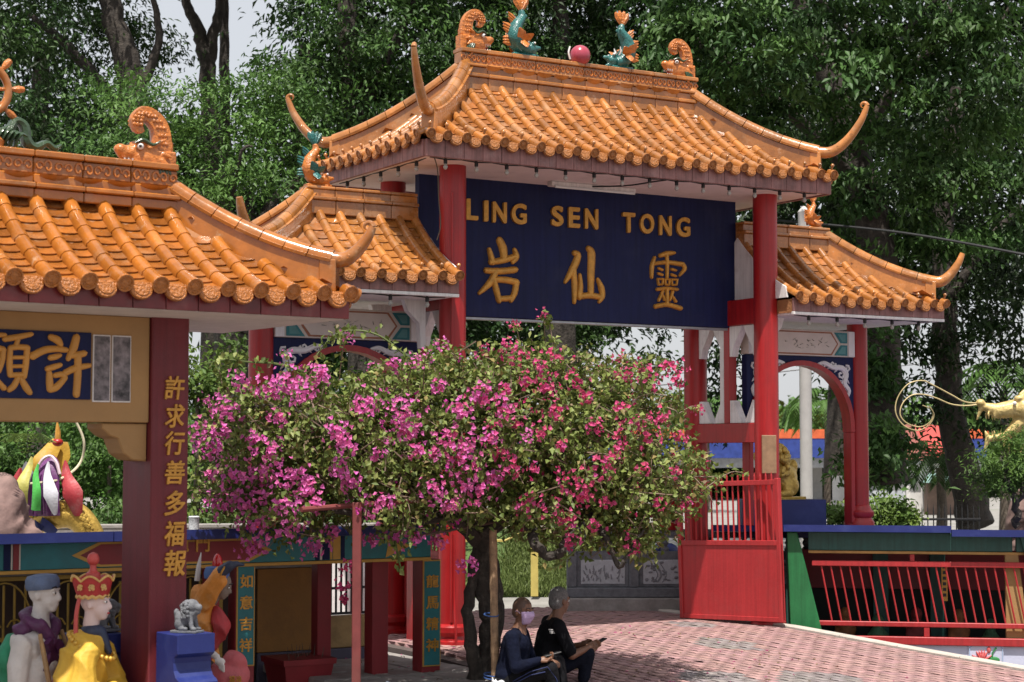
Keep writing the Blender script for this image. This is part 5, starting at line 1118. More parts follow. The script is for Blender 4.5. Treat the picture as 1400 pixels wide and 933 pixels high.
# statue B: yellow robe, red and gold lotus crown
d2 = 12.3; eB, _ = statue('robed_statue', 127, d2, 'yellow robed statue with pale face and tall red and gold crown', R(-8))
zt = Z(747, d2); hz = zt - 0.375
sculpt([('e', (-0.03, 0, hz-0.30), (0.14, 0.19, 0.12)), ('c', (-0.03, 0, hz-0.3), 0.14, (-0.05, 0, hz-0.8), 0.15), ('c', (0.02, -0.17, hz-0.34), 0.085, (0.02, -0.24, hz-0.56), 0.10), ('c', (0.02, -0.22, hz-0.58), 0.085, (0.19, -0.12, hz-0.64), 0.06),
        ('c', (0.19, -0.12, hz-0.56), 0.05, (0.17, -0.15, hz-1.0), 0.07), ('c', (0.06, -0.22, hz-0.58), 0.06, (0.09, -0.21, hz-1.0), 0.07), ('c', (0.13, -0.17, hz-0.6), 0.05, (0.13, -0.18, hz-1.05), 0.075), ('c', (0.05, -0.19, hz-0.56), 0.065, (0.22, -0.06, hz-0.60), 0.05), ('c', (-0.08, -0.12, hz-0.36), 0.10, (-0.1, -0.16, hz-0.62), 0.11), ('c', (0.02, 0.17, hz-0.34), 0.085, (0.06, 0.22, hz-0.58), 0.09), ('c', (0.06, 0.22, hz-0.58), 0.09, (0.2, 0.08, hz-0.62), 0.07), ('c', (0.18, 0.1, hz-0.65), 0.06, (0.18, 0.1, hz-0.9), 0.08)], 0.010, 1, 'yellow_robe', YELR, eB, folds=0.016, ffreq=34)
sculpt([('c', (-0.05, 0, hz-0.75), 0.2, (-0.06, 0, 0.02), 0.27), ('c', (-0.12, -0.08, hz-0.45), 0.1, (-0.2, -0.12, hz-1.0), 0.14)], 0.02, 3, 'red_skirt', REDR, eB)
b = MB()
for i in range(7):
    a = -2.6 + i*0.42; b.tube([(-0.06+0.235*math.cos(a), 0.235*math.sin(a), hz-0.95), (-0.06+0.275*math.cos(a+0.35), 0.275*math.sin(a+0.35), 0.1)], 0.008, 5); b.tube([(-0.06+0.235*math.cos(a+0.35), 0.235*math.sin(a+0.35), hz-0.95), (-0.06+0.275*math.cos(a), 0.275*math.sin(a), 0.1)], 0.008, 5)
b.build('gold_lattice', GOLD, eB)
hd = sculpt(head_prims(1.0), 0.0095, 3, 'head', PINKF, eB, T(0.02, 0, hz)); face(hd, 1.0)
b = MB()
for i in range(26):
    a = math.pi*2*i/26; b.ell((0.0+0.15*math.cos(a), 0.165*math.sin(a), hz-0.205-0.17*(1+math.cos(a))/2), 0.018, 8, 6)
b.build('bead_necklace', mat('gold beads', (0.6, 0.36, 0.06), 0.35, metal=0.4), eB, True)
sculpt([('e', (0.0, 0, hz-0.2), (0.085, 0.09, 0.06)), ('c', (0.05, 0, hz-0.2), 0.05, (0.12, 0, hz-0.33), 0.025)], 0.012, 2, 'inner_collar', DKB, eB)
cr = MB(); nn = 7; vs = []; fs = []; rings = []
for zz_, rr_ in ((0.03, 0.102), (0.06, 0.112), (0.14, 0.138)):
    rings.append([(rr_*math.cos(a), rr_*math.sin(a), zz_ + (0.035*abs(math.sin(a*nn/2)) if zz_ > 0.1 else 0)) for a in np.linspace(0, 2*math.pi, 57)[:-1]])
rings.append([(x*0.82, y*0.82, z-0.01) for x, y, z in rings[-1]]); rings.append([(0.05*math.cos(a), 0.05*math.sin(a), 0.15) for a in np.linspace(0, 2*math.pi, 57)[:-1]])
for r_ in rings: vs += r_
for i in range(len(rings)-1):
    for j in range(56): fs.append((i*56+j, i*56+(j+1) % 56, (i+1)*56+(j+1) % 56, (i+1)*56+j))
cr.add(vs, fs); crown = cr.build('crown', mat('red crown paint', (0.42, 0.03, 0.03), 0.5, var=0.2, vscale=20, bump=0.2), eB, True, T(0.0, 0, hz+0.005))
GC = mat('faded gold trim', (0.62, 0.38, 0.12), 0.5, var=0.2, vscale=20)
b = MB(); b.tube([(0.104*math.cos(a), 0.104*math.sin(a), 0.035+0.006*math.sin(a*14)) for a in np.linspace(0, 2*math.pi, 57)], 0.012, 6, caps=False); b.build('crown_band', GC, crown, True)
b = MB(); b.tube([(x*1.02, y*1.02, z) for x, y, z in rings[2]] + [tuple(np.array(rings[2][0])*np.array((1.02, 1.02, 1)))], 0.008, 6, caps=False); b.build('crown_edge', GC, crown, True)
for k_ in range(3):
    a = -1.9 + k_*0.62; raised(crown, '佛', T(0.131*math.cos(a), 0.131*math.sin(a), 0.10) @ RZ(a + R(90)) @ RX(R(-16)), 0.045, 0.045, 0.006, GC, 0.02, 0.005)
MB().lathe([(0.075, 0.12), (0.07, 0.15), (0.05, 0.165), (0.048, 0.19), (0.03, 0.2), (0.022, 0.22), (0.022, 0.245), (0.03, 0.25), (0.041, 0.272), (0.041, 0.292), (0.03, 0.318), (0.005, 0.33)], 18).build('crown_knob', mat('coral red paint', (0.5, 0.07, 0.06), 0.45, var=0.15, vscale=12), crown, True)
MB().tube(crom([(-0.06, -0.085, hz+0.03), (-0.075, -0.1, hz-0.08), (-0.07, -0.11, hz-0.25), (-0.02, -0.19, hz-0.33)], 5), lerps([0.014, 0.014, 0.016, 0.02], 16), 6).build('crown_ribbon', mat('coral red paint', (0.5, 0.07, 0.06)), eB, True)
# statue C: orange coat, arm raised to the brow, leaning
d3 = 14.0; eC, _ = statue('robed_statue', 291, d3, 'orange coated statue shading its brow with a raised arm right of the maroon column', 0)
p_ = lambda px, py, dy=0.0: (((px-285)*d3/F_PX), dy, Z(py, d3))
sculpt([('c', p_(268, 905, .05), 0.13, p_(272, 850), 0.13), ('c', p_(272, 850), 0.13, p_(270, 815), 0.10), ('c', p_(272, 822, -.08), 0.075, p_(298, 782, -.14), 0.055), ('c', p_(278, 828, -.10), 0.05, p_(300, 795, -.13), 0.05), ('c', p_(272, 880, -.06), 0.09, p_(268, 933, -.06), 0.1)], 0.009, 1, 'orange_coat', ORNG, eC, folds=0.012)
sculpt([('c', p_(298, 782, -.14), 0.05, p_(312, 772, -.15), 0.04), ('c', p_(312, 772, -.15), 0.038, p_(322, 769, -.15), 0.02), ('c', p_(318, 770, -.15), 0.022, p_(330, 771, -.13), 0.012)], 0.009, 2, 'raised_hand', DKB, eC)
MB().tube([(Vector(p_(303, 779, -.145)) + Vector((0.05*math.cos(a)*0.45, 0.05*math.sin(a), 0.05*math.cos(a)*0.9))) for a in np.linspace(0, 6.28, 17)], 0.008, 6, caps=False).build('gold_bangle', GOLD, eC, True)
hd = sculpt(head_prims(0.85), 0.01, 3, 'head', mat('grey brown face paint', (0.20, 0.15, 0.12), 0.6, var=0.2, vscale=20), eC, T(*p_(296, 800, 0.0)) @ RY(R(20))); face(hd, 0.85, lips=False)
MB().lathe([(0.095, -0.01), (0.10, 0.03), (0.085, 0.075), (0.03, 0.085)], 16).build('blue_hat', mat('blue hat paint', (0.05, 0.12, 0.32), 0.5, var=0.2), eC, True, T(*p_(290, 789, 0.0)))
MB().lathe([(0.035, 0), (0.042, 0.03), (0.035, 0.07), (0.02, 0.1), (0.004, 0.112)], 12).build('red_gem', mat('red glass', (0.5, 0.01, 0.01), 0.12, var=0.1, coat=0.5), eC, True, T(*p_(291, 777, 0.0)))
sculpt([('c', p_(292, 838, -.05), 0.06, p_(300, 858, -.08), 0.075), ('c', p_(300, 858, -.08), 0.07, p_(290, 880, -.08), 0.05), ('c', p_(286, 880, -.06), 0.04, p_(278, 910, -.06), 0.03)], 0.010, 2, 'red_sash', REDR, eC, folds=0.012, ffreq=45)
MB().tube([p_(262, 795, 0.05), p_(264, 775, 0.05), p_(267, 756, 0.05)], [0.022, 0.018, 0.003], 8).build('ivory_spike', WHS, eC, True)
# statue D: crouching figure with pink sack
d4 = 13.6; p4 = at(310, 900, d4); eD = empty('crouching_statue', (p4.x, p4.y, LOW), -YAW); tag(eD, 'crouching statue with pink sack and white hand beside the blue plinth', 'statue', 'painted statues by the pavilion')
p_ = lambda px, py, dy=0.0: (((px-310)*d4/F_PX), dy, at(700, py, d4).z - LOW)
sculpt([('e', p_(312, 925), (0.16, 0.14, 0.13)), ('e', p_(320, 905), (0.1, 0.1, 0.09)), ('c', p_(312, 930), 0.14, p_(312, 1010), 0.17)], 0.014, 3, 'sack', mat('pink sack paint', (0.42, 0.08, 0.09), 0.6, var=0.2, vscale=8, bump=0.6, bscale=12), eD, folds=0.012)
sculpt([('c', p_(278, 892, -.05), 0.05, p_(288, 890, -.08), 0.045), ('c', p_(276, 896, -.05), 0.05, p_(272, 930, -.02), 0.08)], 0.01, 2, 'green_sleeve', GRN, eD)
sculpt([('c', p_(290, 890, -.09), 0.028, p_(300, 896, -.12), 0.026), ('e', p_(305, 902, -.14), (0.04, 0.03, 0.03))] + [('c', p_(305, 903+q*2.4, -.15), 0.011, p_(311, 907+q*2.6, -.165), 0.010) for q in range(4)], 0.007, 2, 'white_hand', WHS, eD)
sculpt([('c', p_(268, 930), 0.12, p_(270, 1000), 0.16), ('e', p_(280, 915), (0.09, 0.1, 0.08))], 0.014, 2, 'dark_coat', mat('dark brown coat', (0.05, 0.03, 0.025), 0.6, var=0.3), eD)
for k_, ch in enumerate('福祿'):
    q = p_(322+k_*9, 926, -0.155); raised(eD, ch, T(*q), 0.045, 0.06, 0.02, GOLD, 0.01, 0.004)
# ------------------------------------------------------------------ painted concrete lotus and rock behind the gallery
d5 = 19.5; pf = at(75, 725, d5); fl = empty('painted_lotus', (pf.x, pf.y, 0.06), -YAW); tag(fl, 'painted concrete flower with purple, white, green and red petals on gold scaly base', 'sculpture')
q_ = lambda px, py, dy=0.0: Vector((((px-75)*d5/F_PX), dy, at(700, py, d5).z - 0.06))
def petal(pts, wid, m, name='petal'):
    c = crom(pts, 5); loft(MB(), c, [(-1, 0), (-0.5, 0.3), (0, 0.45), (0.5, 0.3), (1, 0), (0, -0.2)], [(w_, 0.05) for w_ in lerps(wid, len(c))], up=(1, 0, 0)).build(name, m, fl, True)
PMAT = lambda n_, c_: mat(n_, c_, 0.5, var=0.2, vscale=6, bump=0.2, dirt=(0.6, 0.58, 0.55), dscale=4, damt=0.3)
petal([q_(70, 704, -.30), q_(70, 678, -.34), q_(72, 652, -.32), q_(76, 634, -.26), q_(77, 624, -.2)], [0.17, 0.165, 0.15, 0.10, 0.02], PMAT('purple petal', (0.12, 0.02, 0.13)))
for px_ in (58, 70, 84): MB().tube(crom([q_(px_, 702, -.40), q_(px_+1, 675, -.43), q_(72+(px_-70)*0.5, 640, -.36)], 5), lerps([0.012, 0.014, 0.006], 11), 6).build('petal_rib', PMAT('plum rib', (0.06, 0.01, 0.07)), fl, True)
MB().tube(crom([q_(61, 640, -.34), q_(68, 628, -.33), q_(77, 624, -.3), q_(86, 632, -.33), q_(92, 648, -.36)], 5), 0.018, 6).build('petal_edge', PMAT('pale pink edge', (0.6, 0.45, 0.5)), fl, True)
petal([q_(46, 692, -.4), q_(44, 665, -.45), q_(50, 640, -.35), q_(52, 625, -.3)], [0.04, 0.075, 0.04, 0.01], PMAT('yellow green petal', (0.45, 0.42, 0.1)))
petal([q_(64, 696, -.46), q_(66, 670, -.5), q_(63, 650, -.46), q_(64, 635, -.4)], [0.05, 0.045, 0.03, 0.01], PMAT('green petal', (0.08, 0.45, 0.08)))
petal([q_(90, 702, -.46), q_(85, 675, -.5), q_(78, 650, -.44), q_(77, 632, -.38)], [0.02, 0.08, 0.04, 0.01], PMAT('white petal', (0.6, 0.6, 0.66)))
petal([q_(114, 704, -.25), q_(108, 675, -.3), q_(98, 652, -.25), q_(94, 630, -.2)], [0.04, 0.11, 0.06, 0.01], PMAT('red petal', (0.4, 0.04, 0.05)))
petal([q_(22, 665, 0), q_(24, 655, 0), q_(27, 640, 0)], [0.03, 0.06, 0.01], PMAT('red petal', (0.4, 0.04, 0.05)))
petal([q_(36, 680, .1), q_(34, 655, .05), q_(31, 632, .1)], [0.10, 0.1, 0.01], PMAT('slate petal', (0.12, 0.12, 0.13)))
petal([q_(42, 655, .15), q_(55, 632, .1), q_(72, 603, .15)], [0.09, 0.12, 0.06], PMAT('gold petal', (0.55, 0.33, 0.04)))
petal([q_(68, 645, .2), q_(76, 622, .2), q_(78, 604, .2)], [0.08, 0.10, 0.05], PMAT('gold petal', (0.55, 0.33, 0.04)))
MB().ell(q_(77, 605, 0.0), (0.06, 0.06, 0.045)).build('red_bud', RED, fl, True)
MB().tube([q_(77, 605), q_(77, 590), q_(76, 577)], [0.035, 0.03, 0.008], 8).build('gold_spike', GOLD, fl, True)
MB().tube(crom([q_(102, 577), q_(113, 605), q_(107, 635), q_(90, 655, -.3), q_(60, 660, -.4), q_(30, 662, -.3)], 6), 0.014, 6).build('wire_ring', mat('pale wire', (0.55, 0.5, 0.35), 0.5), fl, True)
b = MB(); c = crom([q_(40, 720, 0), q_(75, 705, -.1), q_(105, 705, -.1), q_(128, 730, -.1), q_(135, 760, 0)], 6); b.tube(c, lerps([0.12, 0.15, 0.15, 0.13, 0.1], len(c)), 14); bs = b.build('scaly_base', GOLDB, fl, True)
sc = MB(); rr = random.Random(3)
for i in range(0, len(c)-1):
    for j in range(9):
        a = j*0.4 + (i % 2)*0.2; rad_ = 0.135; sc.ell(c[i] + Vector((0.0, -rad_*math.cos(a-1.2), rad_*math.sin(a-0.4)*0.9)), (0.035, 0.03, 0.03), 6, 4)
sc.build('scales', GOLDB, bs, True)
petal([q_(50, 725, -.2), q_(65, 716, -.25), q_(82, 728, -.2)], [0.05, 0.08, 0.05], mat('blue paint', (0.02, 0.05, 0.3)))
petal([q_(52, 706, -.15), q_(70, 702, -.2), q_(95, 694, -.15)], [0.05, 0.09, 0.03], GRN, 'leaf')
def rock(name, prims, label, vox=0.03):
    o = sculpt(prims, vox, 2, name, ROCK); tag(o, label, 'rock')
    me = o.data; rng = np.random.default_rng(1); co = np.zeros(len(me.vertices)*3); me.vertices.foreach_get('co', co); co = co.reshape(-1, 3)
    f = np.sin(co[:, 0]*9+np.sin(co[:, 2]*7))*np.sin(co[:, 1]*8+co[:, 2]*6)*0.03 + (0.5-np.abs(np.sin(co[:, 0]*17+2*np.sin(co[:, 2]*11))))*0.03 + np.sin(co[:, 2]*31+3*np.sin(co[:, 0]*13))*0.012; co[:, 2] += f; co[:, 0] += f*0.7; me.vertices.foreach_set('co', co.ravel()); me.update(); return o
A_ = at(5, 700, 17.4); rock('rock_mound', [('e', (A_.x-0.08, A_.y, 1.2), (0.30, 0.5, 0.68)), ('e', (A_.x-0.55, A_.y+0.2, 1.4), (0.5, 0.5, 0.72)), ('e', (A_.x+0.12, A_.y-0.05, 1.08), (0.22, 0.4, 0.36)), ('c', (A_.x-0.1, A_.y, 0), 0.6, (A_.x-0.1, A_.y, 0.8), 0.45)], 'purple brown artificial rock mound at left edge above the blue slab')
A_ = at(1420, 700, 24.0); rock('rock_mound', [('e', (A_.x, A_.y, 1.0), (0.35, 0.5, 0.65)), ('e', (A_.x+0.1, A_.y, 1.4), (0.2, 0.3, 0.35)), ('c', (A_.x, A_.y, 0), 0.6, (A_.x, A_.y, 0.6), 0.45)], 'purple brown rock at right edge beyond the blue slab')
# ------------------------------------------------------------------ bougainvillea in the foreground
rng = np.random.default_rng(11)
bt = empty('bougainvillea_tree', cl(-0.29, 15.9, 0.05)); tag(bt, 'spreading bougainvillea tree covered in magenta and crimson blossom beside the path', 'tree')
b0 = Vector(bt.location)
def bp(px, py, d): return at(px, py, d) - b0
def limb(b, pts, rad, n=9, wob=0.0, per=5):
    c = crom(pts, per); r_ = lerps(rad, len(c)); rr = random.Random(len(c))
    if wob:
        for i in range(1, len(c)-1): c[i] = c[i] + Vector((rr.uniform(-wob, wob), rr.uniform(-wob, wob), rr.uniform(-wob, wob)*0.4))
    b.tube(c, r_, n)
tk = MB(); DB = 15.9
limb(tk, [bp(648, 940, DB), bp(662, 900, DB), bp(668, 850, DB), bp(660, 800, DB), bp(664, 760, DB), bp(655, 715, DB)], [0.115, 0.09, 0.075, 0.08, 0.085, 0.07], 12, 0.02)
limb(tk, [bp(655, 935, DB-.05), bp(645, 890, DB-.1), bp(640, 845, DB-.1), bp(645, 800, DB-.05), bp(655, 750, DB)], [0.075, 0.06, 0.05, 0.05, 0.06], 10, 0.018)
limb(tk, [bp(668, 930, DB), bp(676, 880, DB-.05), bp(682, 830, DB), bp(676, 780, DB), bp(668, 740, DB)], [0.06, 0.05, 0.05, 0.05, 0.05], 8, 0.012)
tk.build('trunk', BARK_D, bt, True)
for pts, rad in ((((655, 740, 15.9), (610, 700, 15.6), (520, 670, 15.4), (420, 640, 15.2)), (0.08, 0.06, 0.045, 0.02)), (((660, 730, 15.9), (720, 690, 15.8), (800, 650, 15.8), (880, 610, 15.9)), (0.08, 0.06, 0.04, 0.02)),
                 (((655, 730, 15.9), (640, 660, 15.9), (600, 590, 16.1), (570, 530, 16.2)), (0.07, 0.05, 0.035, 0.015)), (((662, 730, 15.9), (700, 640, 16.1), (760, 560, 16.3), (800, 510, 16.3)), (0.06, 0.045, 0.03, 0.012)),
                 (((690, 705, 15.8), (722, 718, 15.3), (732, 745, 15.1), (748, 760, 15.1), (766, 757, 15.1), (772, 742, 15.1), (800, 715, 15.2)), (0.05, 0.05, 0.045, 0.04, 0.04, 0.03, 0.02)),
                 (((800, 690, 15.5), (830, 740, 15.2), (845, 775, 15.1), (858, 760, 15.1), (880, 725, 15.2)), (0.035, 0.03, 0.022, 0.018, 0.012)), (((640, 700, 15.7), (560, 712, 15.1), (470, 700, 14.9), (380, 690, 14.9)), (0.05, 0.035, 0.025, 0.012)),
                 (((600, 690, 15.6), (500, 620, 15.0), (400, 560, 14.9), (320, 560, 14.9)), (0.045, 0.03, 0.02, 0.01)), (((800, 650, 15.8), (870, 660, 15.5), (930, 640, 15.4)), (0.03, 0.02, 0.008)), (((760, 560, 16.2), (850, 510, 16.0), (930, 500, 16.0)), (0.025, 0.015, 0.006))):
    b = MB(); limb(b, [bp(*p) for p in pts], rad, 8, 0.015); b.build('branch', BARK_D, bt, True)
# crown: lobes given as centre pixel, depth, half width and half height in metres, half depth
lobes = [(355, 590, 15.2, .58, .36, .7), (330, 640, 15.1, .42, .50, .6), (440, 600, 15.2, .75, .62, .9), (400, 690, 15.0, .55, .30, .6), (545, 578, 15.6, .78, .50, 1.0), (540, 660, 15.3, .8, .50, .95), (640, 590, 15.7, .85, .70, 1.1), (660, 680, 15.5, .70, .28, .8),
         (740, 560, 15.9, .85, .55, 1.0), (760, 640, 15.6, .85, .58, 1.0), (830, 590, 15.9, .72, .50, .9), (850, 670, 15.6, .62, .48, .8), (905, 645, 15.6, .46, .36, .6), (800, 720, 15.4, .55, .26, .5), (700, 510, 16.1, .72, .28, .8), (620, 520, 16.0, .6, .27, .7), (480, 550, 15.5, .5, .22, .6), (870, 730, 15.4, .30, .2, .4), (870, 530, 16.0, .42, .25, .6)]
wts = np.array([l[3]*l[4] for l in lobes]); wts /= wts.sum()
def crown_points(n, shell=0.55):
    idx = rng.choice(len(lobes), n, p=wts); out = np.zeros((n, 3)); nr = np.zeros((n, 3))
    v = rng.normal(size=(n, 3)); v /= np.linalg.norm(v, axis=1, keepdims=True); r = rng.uniform(shell, 1.06, n)**0.8
    cen = np.array([tuple(bp(l[0], l[1], l[2])) for l in lobes]); ax = np.array([(l[3], l[5], l[4]) for l in lobes])
    q = v*ax[idx]*r[:, None]
    out = cen[idx] + q[:, :1]*np.array(RGT)[None] + q[:, 1:2]*np.array(FWD)[None] + q[:, 2:3]*np.array(UP)[None]
    nr = v[:, :1]*np.array(RGT)[None] + v[:, 1:2]*np.array(FWD)[None] + v[:, 2:3]*np.array(UP)[None]
    return out, nr
# twigs carry tufts of leaves
nt_ = 4300; C, Nn = crown_points(nt_, 0.35)
tw = MB(); LC = []; LA = []; LN = []
def airy(v): return math.sin(v[0]*5.1+1.7*math.sin(v[2]*4.3)) * math.sin(v[1]*4.7+v[2]*3.9+1.2*math.sin(v[0]*3.1))
for i in range(nt_):
    if airy(C[i]) > 0.42 and rng.random() < 0.8: continue
    c = Vector(C[i]); nn = Vector(Nn[i]); d = (nn*0.7 + Vector(rng.normal(0, 0.55, 3)) + Vector((0, 0, 0.15))).normalized(); L = rng.uniform(0.08, 0.26)
    bend = Vector(rng.normal(0, 0.05, 3)); p0 = c - d*L*0.5; p1 = c + bend*0.5; p2 = c + d*L*0.5 + Vector((0, 0, -0.03))
    if i % 3 != 1: tw.tube([p0 - d*L*0.4, p1, p2], [0.006, 0.005, 0.002], 3, caps=False)
    k = int(rng.integers(9, 15))
    for j in range(k):
        t = rng.uniform(0, 1); p = p0.lerp(p1, t*2) if t < .5 else p1.lerp(p2, t*2-1)
        LC.append(p + Vector(rng.normal(0, 0.035, 3))); a = Vector(rng.normal(0, 1, 3)) + nn*0.6 + Vector((0, 0, -0.25)); LA.append(a.normalized()); LN.append((Vector(rng.normal(0, .6, 3)) + Vector((0, 0, 0.8)) + nn*0.5))
tag(tw.build('twigs', mat('brown twig', (0.19, 0.13, 0.095), 0.85), bt), kind='stuff')
# long arching shoots
def shoot(pts, n, sz=0.07):
    c = crom([bp(*p) for p in pts], 8); b = MB(); b.tube(c, lerps([0.012, 0.004], len(c)), 5); b.build('long_shoot', mat('green shoot', (0.09, 0.12, 0.03), 0.7), bt, True)
    for i in range(n):
        p = c[int(rng.uniform(0.1, 1)*(len(c)-1))]; LC.append(p + Vector(rng.normal(0, 0.03, 3))); LA.append((Vector(rng.normal(0, .6, 3)) + Vector((0, 0, -0.9))).normalized()); LN.append(Vector(rng.normal(0, 1, 3)) - FWD)
shoot([(600, 520, 15.4), (560, 490, 15.1), (520, 460, 15.0), (485, 452, 15.0), (455, 460, 15.0), (430, 490, 14.9)], 70)
shoot([(420, 510, 15.0), (380, 498, 14.9), (340, 495, 14.9), (310, 492, 14.9), (280, 498, 14.9)], 55)
shoot([(880, 530, 15.9), (860, 500, 15.9), (905, 500, 15.9), (930, 505, 15.9)], 30); shoot([(930, 640, 15.4), (950, 625, 15.4), (965, 630, 15.4)], 22); shoot([(540, 740, 15.0), (545, 765, 14.9), (550, 785, 14.9)], 26); shoot([(800, 740, 15.1), (760, 775, 15.0), (735, 770, 15.0)], 20)
SH_FL = []
S, Sn = crown_points(110, 0.97)
for i in range(len(S)):
    if Sn[i][2] < -0.35: continue
    p = Vector(S[i]); d = (Vector(Sn[i])*0.8 + Vector((0, 0, 0.55)) + Vector(rng.normal(0, .35, 3))).normalized(); L = rng.uniform(0.18, 0.42)
    c = crom([p - d*0.1, p + d*L*0.5, p + d*L + Vector((0, 0, -0.10*L/0.3))], 5); b = MB(); tw_r = lerps([0.006, 0.003], len(c)); b.tube(c, tw_r, 4); b.build('shoot', mat('brown twig', (0.19, 0.13, 0.095)), bt)
    for q in range(int(18*L/0.3)):
        k = rng.uniform(0.15, 1); x = c[int(k*(len(c)-1))]; LC.append(x + Vector(rng.normal(0, 0.022, 3))); LA.append((Vector(rng.normal(0, .7, 3)) + d*0.5 + Vector((0, 0, -0.2))).normalized()); LN.append(Vector(rng.normal(0, .7, 3)) + Vector((0, 0, 0.8)))
    if rng.random() < 0.45: SH_FL.append(c[-2])
LC = np.array([tuple(v) for v in LC]); LA = np.array([tuple(v) for v in LA]); LN = np.array([tuple(v) for v in LN]); n = len(LC)
pal = np.array([(0.14, 0.18, 0.04), (0.19, 0.235, 0.06), (0.10, 0.14, 0.034), (0.27, 0.30, 0.10), (0.28, 0.22, 0.08), (0.19, 0.14, 0.075)]); ci = rng.choice(6, n, p=[.3, .27, .23, .12, .05, .03]); col = pal[ci]*rng.uniform(0.8, 1.25, (n, 1))
V, Tr, Cc = leaf_arrays(LC, LA, LN, rng.uniform(0.042, 0.074, n), rng.uniform(0.030, 0.052, n), col)
tag(tri_mesh('leaves', V, Tr, LEAF, Cc, bt), kind='stuff')
# blossom: clusters of papery bracts
mag = [(275,590,26),(288,615,20),(310,560,22),(330,520,16),(365,535,20),(395,525,30),(440,515,24),(320,650,24),(300,690,18),(330,690,26),(355,650,30),(370,620,22),(350,722,28),(345,746,22),(385,690,30),(400,650,22),(420,662,20),(400,722,20),(430,750,18),(430,690,20),(460,590,20),(470,607,18),(465,640,14),(495,560,14),(503,548,20),(550,570,30),(562,592,22),(570,620,12),(520,690,25),(508,738,14),(540,738,15),(565,735,18),(592,668,20),(630,640,32),(640,610,32),(610,600,20),(652,668,26),(620,690,15),(630,560,20),(660,540,18),(690,560,20),(600,740,12),(640,772,14),(600,530,10),(540,500,10),(345,600,14),(480,660,14),(305,590,12),(380,570,12),(515,620,10),(590,620,12),(668,600,14),(680,650,14),(455,730,12),(415,540,14),(290,650,10)]
cri = [(690,475,15),(715,490,20),(740,505,20),(755,485,14),(790,520,16),(845,490,12),(860,510,14),(885,520,18),(915,505,22),(925,520,12),(760,560,16),(810,585,14),(870,580,25),(885,600,20),(850,600,14),(760,700,26),(775,712,15),(790,660,25),(800,682,18),(820,640,18),(725,690,15),(740,590,12),(700,640,15),(690,620,16),(920,645,8),(940,690,8),(860,745,12),(835,630,10),(745,530,14),(720,520,14),(800,540,12),(840,620,12),(690,530,10),(930,600,9),(780,740,12),(815,720,12),(905,570,12),(475,775,9),(470,800,12),(473,818,7),(830,690,9),(880,640,9),(850,560,9),(770,610,9),(710,580,9),(660,480,10),(900,690,8),(730,640,9)]
def front_depth(px, py):
    best = 99
    for l in lobes:
        c = bp(l[0], l[1], l[2]); k = F_PX/l[2]; u = (px-l[0])/k/l[3]; v = (py-l[1])/k/l[4]; q = u*u+v*v
        if q < 1: best = min(best, l[2]-l[5]*math.sqrt(1-q))
        else: best = min(best, l[2] + 0.0*q) if q < 1.6 else best
    return best if best < 90 else 15.0
PC = []; PA_ = []; PN = []; PCol = []
for lst, base in ((mag, np.array((0.74, 0.17, 0.47))), (cri, np.array((0.64, 0.085, 0.22)))):
    for px, py, r_ in lst:
        d = front_depth(px, py) + 0.02; k = F_PX/d; rm = r_/k*0.95; nb = int((7 + r_*2.5)*(0.75 if base[2] > 0.3 else 0.5)*rng.uniform(0.7, 1.2))
        for j in range(nb):
            # a small flower of three bracts
            v = rng.normal(size=3); v /= np.linalg.norm(v); rad = rm*rng.uniform(0.1, 1.15)
            cpos = np.array(tuple(bp(px, py, d))) + (np.array(RGT)*v[0]*1.15 + np.array(FWD)*v[1]*0.8 + np.array(UP)*v[2]*1.1)*rad
            out = np.array(RGT)*v[0] + np.array(FWD)*(v[1]-0.7) + np.array(UP)*(v[2]*0.7+0.1); out /= np.linalg.norm(out)
            t1 = np.cross(out, rng.normal(size=3)); t1 /= np.linalg.norm(t1); t2 = np.cross(out, t1); bb_ = base if rng.random() > 0.5/(1+math.exp(abs(px-690)/60.0))*2 else np.array((0.66, 0.10, 0.30)); c3 = bb_*rng.uniform(0.72, 1.25)*np.array((1, 1, rng.uniform(0.85, 1.15)))
            for q in range(3):
                a = q*2.094; ax_ = t1*math.cos(a) + t2*math.sin(a)
                PC.append(cpos + ax_*0.012 + out*0.008); PA_.append(ax_*0.8 + out*0.65); PN.append(out - ax_*0.5 + rng.normal(0, .2, 3)); PCol.append(c3*rng.uniform(0.9, 1.1))
for x in SH_FL:
    left = float((x + b0 - CAM).dot(RGT)) < -0.05 + rng.normal(0, .3); base = np.array((0.74, 0.17, 0.47)) if left else np.array((0.64, 0.085, 0.22))
    for q in range(int(rng.integers(14, 36))): PC.append(np.array(tuple(x)) + rng.normal(0, 0.035, 3)); PA_.append(rng.normal(size=3)); PN.append(rng.normal(size=3)); PCol.append(base*rng.uniform(.75, 1.2))
# scattered single flowers over the crown
S, Sn = crown_points(220, 0.9)
for i in range(len(S)):
    left = float(np.dot(S[i] + np.array(b0) - np.array(CAM), np.array(RGT))) < -0.1
    base = np.array((0.6, 0.05, 0.36)) if left else np.array((0.6, 0.03, 0.17))
    for q in range(5): PC.append(S[i] + rng.normal(0, 0.014, 3)); PA_.append(rng.normal(size=3)); PN.append(rng.normal(size=3)); PCol.append(base*rng.uniform(.75, 1.15))
n = len(PC); V, Tr, Cc = leaf_arrays(np.array(PC), np.array(PA_), np.array(PN), rng.uniform(0.024, 0.037, n), rng.uniform(0.022, 0.032, n), np.array(PCol), fold=0.2)
tag(tri_mesh('blossom', V, Tr, PETAL, Cc, bt), kind='stuff')
